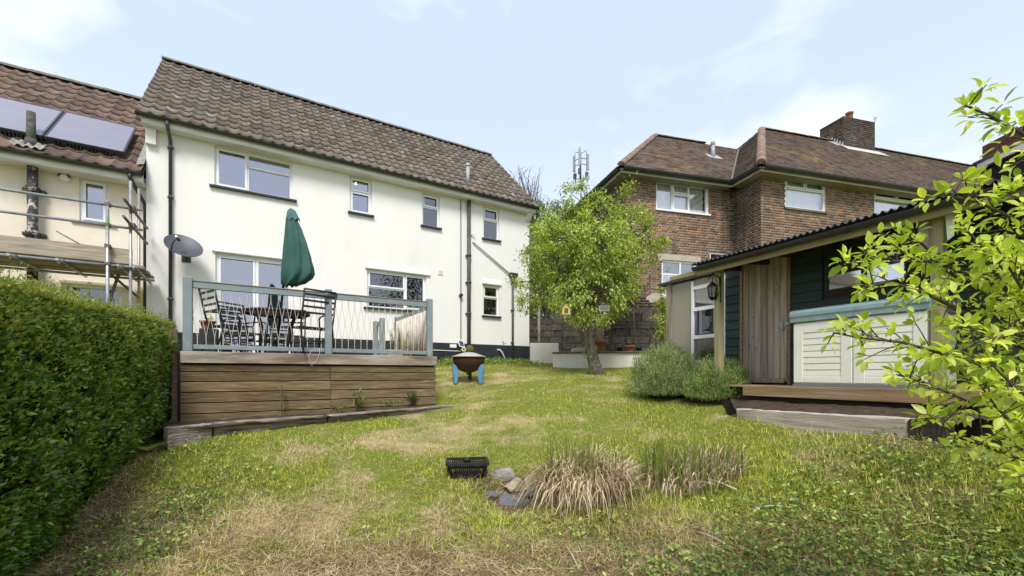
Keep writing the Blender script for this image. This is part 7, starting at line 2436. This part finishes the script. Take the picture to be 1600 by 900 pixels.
for k in range(16):
    a = random.uniform(0, 6.28); e = Vector((math.cos(a) * random.uniform(.03, .2), math.sin(a) * .12, random.uniform(.25, .48)))
    m_ = e * .5 + Vector((random.uniform(-.04, .04), 0, .03))
    mb.tube([(0, 0, 0), m_, e], [.009, .007, .004], 5, cap=False)
    mb.tube([m_, m_ + Vector((random.uniform(-.1, .1), 0, .12))], [.005, .003], 4, cap=False)
mb.build('twigs', M['drystick'], bs_, kind='stuff')
# the broad rhubarb-like leaves at the hedge foot
for (px, py, Y, s_, lab) in ((232, 716, 4.95, .13, 'broad pale grey green leaf sprawling at the hedge foot nearest the sleepers'), (122, 772, 4.05, .11, 'broad green dock leaves at the middle of the hedge foot')):
    p = P(px, py, Y)
    root = thing('dock_plant', lab, 'plant', (p.x, p.y, gz(p.x, p.y)))
    for k in range(5):
        a = R(-60 + 50 * k + random.uniform(-15, 15)); 
        m = Matrix.Rotation(a, 4, 'Z') @ Matrix.Rotation(R(-random.uniform(8, 30)), 4, 'X') if False else Matrix.Rotation(a, 4, 'Z') @ Matrix.Rotation(R(random.uniform(10, 32)), 4, 'X')
        mb = MB().add([tuple(Vector(v_) * s_ * random.uniform(.95, 1.05) * 1.3 + Vector((0, .04, .04))) for v_ in LEAFB_v], LEAFB_f, m, smooth=True)
        mb.build('leaf', M['weed'], root)

# ---------------------------------------------------------------- the near apple branches at the right
apple = thing('apple_tree', 'near young tree with large yellow green leaves reaching in from the right edge', 'tree', (0, 0, 0))
M['apple_leaf'] = leafmat('apple_leaf', [(0.20, 0.28, 0.03), (0.40, 0.48, 0.05), (0.60, 0.65, 0.11), (0.78, 0.80, 0.30)], trans=.42, rough=.42, spec=.4, patch=3)
br = [
    [(1850, 760, 2.3), (1700, 620, 2.1), (1600, 600, 1.9), (1500, 560, 1.75), (1410, 535, 1.65), (1345, 528, 1.6), (1302, 520, 1.55)],
    [(1850, 760, 2.3), (1720, 560, 2.1), (1620, 480, 1.95), (1540, 430, 1.85), (1450, 408, 1.75), (1375, 408, 1.68), (1318, 412, 1.62)],
    [(1850, 700, 2.3), (1720, 500, 2.0), (1640, 400, 1.85), (1580, 340, 1.7), (1520, 312, 1.6), (1470, 305, 1.55)],
    [(1900, 500, 2.2), (1760, 330, 1.9), (1660, 245, 1.7), (1590, 205, 1.55), (1545, 180, 1.5), (1508, 165, 1.48)],
    [(1850, 760, 2.3), (1700, 700, 2.1), (1600, 660, 1.9), (1520, 630, 1.8), (1450, 600, 1.7), (1400, 585, 1.65)],
    [(1850, 760, 2.3), (1700, 740, 2.0), (1600, 720, 1.9), (1520, 690, 1.8), (1460, 660, 1.75), (1432, 650, 1.7)],
    [(1720, 600, 2.1), (1620, 560, 1.9), (1530, 500, 1.75), (1450, 460, 1.65), (1390, 440, 1.6), (1350, 448, 1.58)],
    [(1700, 640, 2.0), (1620, 540, 1.85), (1570, 450, 1.75), (1530, 380, 1.65), (1500, 350, 1.6)],
    [(1850, 700, 2.1), (1700, 720, 1.8), (1640, 735, 1.65), (1590, 745, 1.55)],
    [(1720, 560, 1.95), (1640, 540, 1.8), (1580, 520, 1.65), (1520, 540, 1.55), (1470, 555, 1.5)],
    [(1760, 330, 1.9), (1680, 330, 1.8), (1620, 330, 1.65), (1575, 300, 1.6)],
    [(1720, 480, 2.0), (1650, 450, 1.8), (1590, 420, 1.7), (1540, 395, 1.6)],
    [(1720, 640, 2.2), (1640, 640, 2.1), (1570, 600, 2.0), (1510, 590, 1.95), (1460, 560, 1.9)],
    [(1850, 800, 2.1), (1700, 760, 1.9), (1620, 700, 1.8), (1560, 640, 1.7), (1530, 600, 1.65)],
    [(1850, 760, 2.0), (1720, 680, 1.75), (1640, 640, 1.6), (1590, 610, 1.5), (1550, 570, 1.45)],
    [(1800, 640, 2.0), (1700, 600, 1.8), (1630, 500, 1.7), (1590, 440, 1.6), (1560, 390, 1.55)],
    [(1620, 480, 2.0), (1560, 470, 1.9), (1500, 440, 1.85), (1440, 380, 1.8), (1400, 375, 1.75)],
]
trk = P(1850, 760, 2.3)
root_b = Vector((trk.x + .15, trk.y + .1, gz(trk.x, trk.y) - .1))
MB().tube([root_b, trk.lerp(root_b, .4), trk, P(1860, 600, 2.2), P(1900, 380, 2.15)], [.06, .05, .042, .035, .02], 10).build('trunk', M['bark'], apple)
spots = []
for bi, pl in enumerate(br):
    pts = [P(*q) for q in pl]
    nseg = len(pts)
    rad = [.0095 * (1 - .85 * i / (nseg - 1)) + .0013 for i in range(nseg)]
    MB().tube(pts, rad, 7).build('branch', M['twig'], apple)
    for i in range(nseg - 1):
        a, b = pts[i], pts[i + 1]
        steps = max(1, int((b - a).length / .028))
        for s in range(steps):
            f = (s + random.random()) / steps
            q = a.lerp(b, f)
            pxx = CX + q.x / q.y * F
            if pxx > 1680:
                continue
            w_ = (i + f) / (nseg - 1)
            if w_ > .22 and random.random() < (1.0 if bi not in (3,) else 1.0):
                dirv = ((b - a).normalized() * random.uniform(.3, 1) + Vector((random.gauss(0, .6), random.gauss(0, .6), random.gauss(.1, .6)))).normalized()
                ln = random.uniform(.03, .19) * (1.45 - w_)
                e = q + dirv * ln
                spots.append((q, e, b - a))
    spots.append((pts[-2].lerp(pts[-1], .6), pts[-1], pts[-1] - pts[-2]))
mb = MB()
lp, ld_, ln_ = [], [], []
for (q, e, ax) in spots:
    mb.tube([q, q.lerp(e, .5) + Vector((0, 0, .004)), e], [.0028, .0022, .0015], 5, cap=False)
    k = random.randint(4, 8)
    ad = (e - q).normalized()
    ph = random.uniform(0, 6.28)
    u_ = ad.orthogonal().normalized(); w_ = ad.cross(u_)
    for j in range(k):
        an = ph + j * 2.4
        o_ = (u_ * math.cos(an) + w_ * math.sin(an))
        dv = ad * random.uniform(.2, .9) + o_ * random.uniform(.5, 1.1) + Vector((0, 0, random.uniform(-.25, .25)))
        lp.append(list(e - ad * random.uniform(0, .02) + o_ * .01)); ld_.append(list(dv)); ln_.append([random.gauss(0, .45), random.gauss(-.2, .45), 1 + random.gauss(0, .3)])
mb.build('spur_twigs', M['twig'], apple, kind='stuff')
lp = np.array(lp); ld_ = np.array(ld_); ln_ = np.array(ln_)
NL = len(lp)
LL = rng.uniform(.024, .058, NL); LL = np.where(rng.random(NL) < .2, LL * .6, LL)
rat = rng.uniform(.42, .62, NL)
Fm = scaled(frames(ld_, ln_), LL * rat * 1.05, LL, LL)
dist = np.hypot(lp[:, 0], lp[:, 1]); pxs_ = CX + lp[:, 0] / lp[:, 1] * F
order = np.argsort(-(LL / dist) + (pxs_ > 1600) * 10)
lm_ = MB().add(LEAFB_v, LEAFB_f, smooth=True).mesh('leaf', M['apple_leaf'], fix=False)
for i in order[:300]:
    m = Matrix([list(Fm[i][r]) + [lp[i][r]] for r in range(3)] + [[0, 0, 0, 1]])
    piece('leaf', lm_, apple, m)
bk = Bulk(); idx = order[300:]
bk.add(LEAFB_v, LEAFB_f, Fm[idx], lp[idx]); bk.build('further_leaves', M['apple_leaf'], apple, smooth=True)
print('apple leaves', NL, 'objects', len(bpy.data.objects))
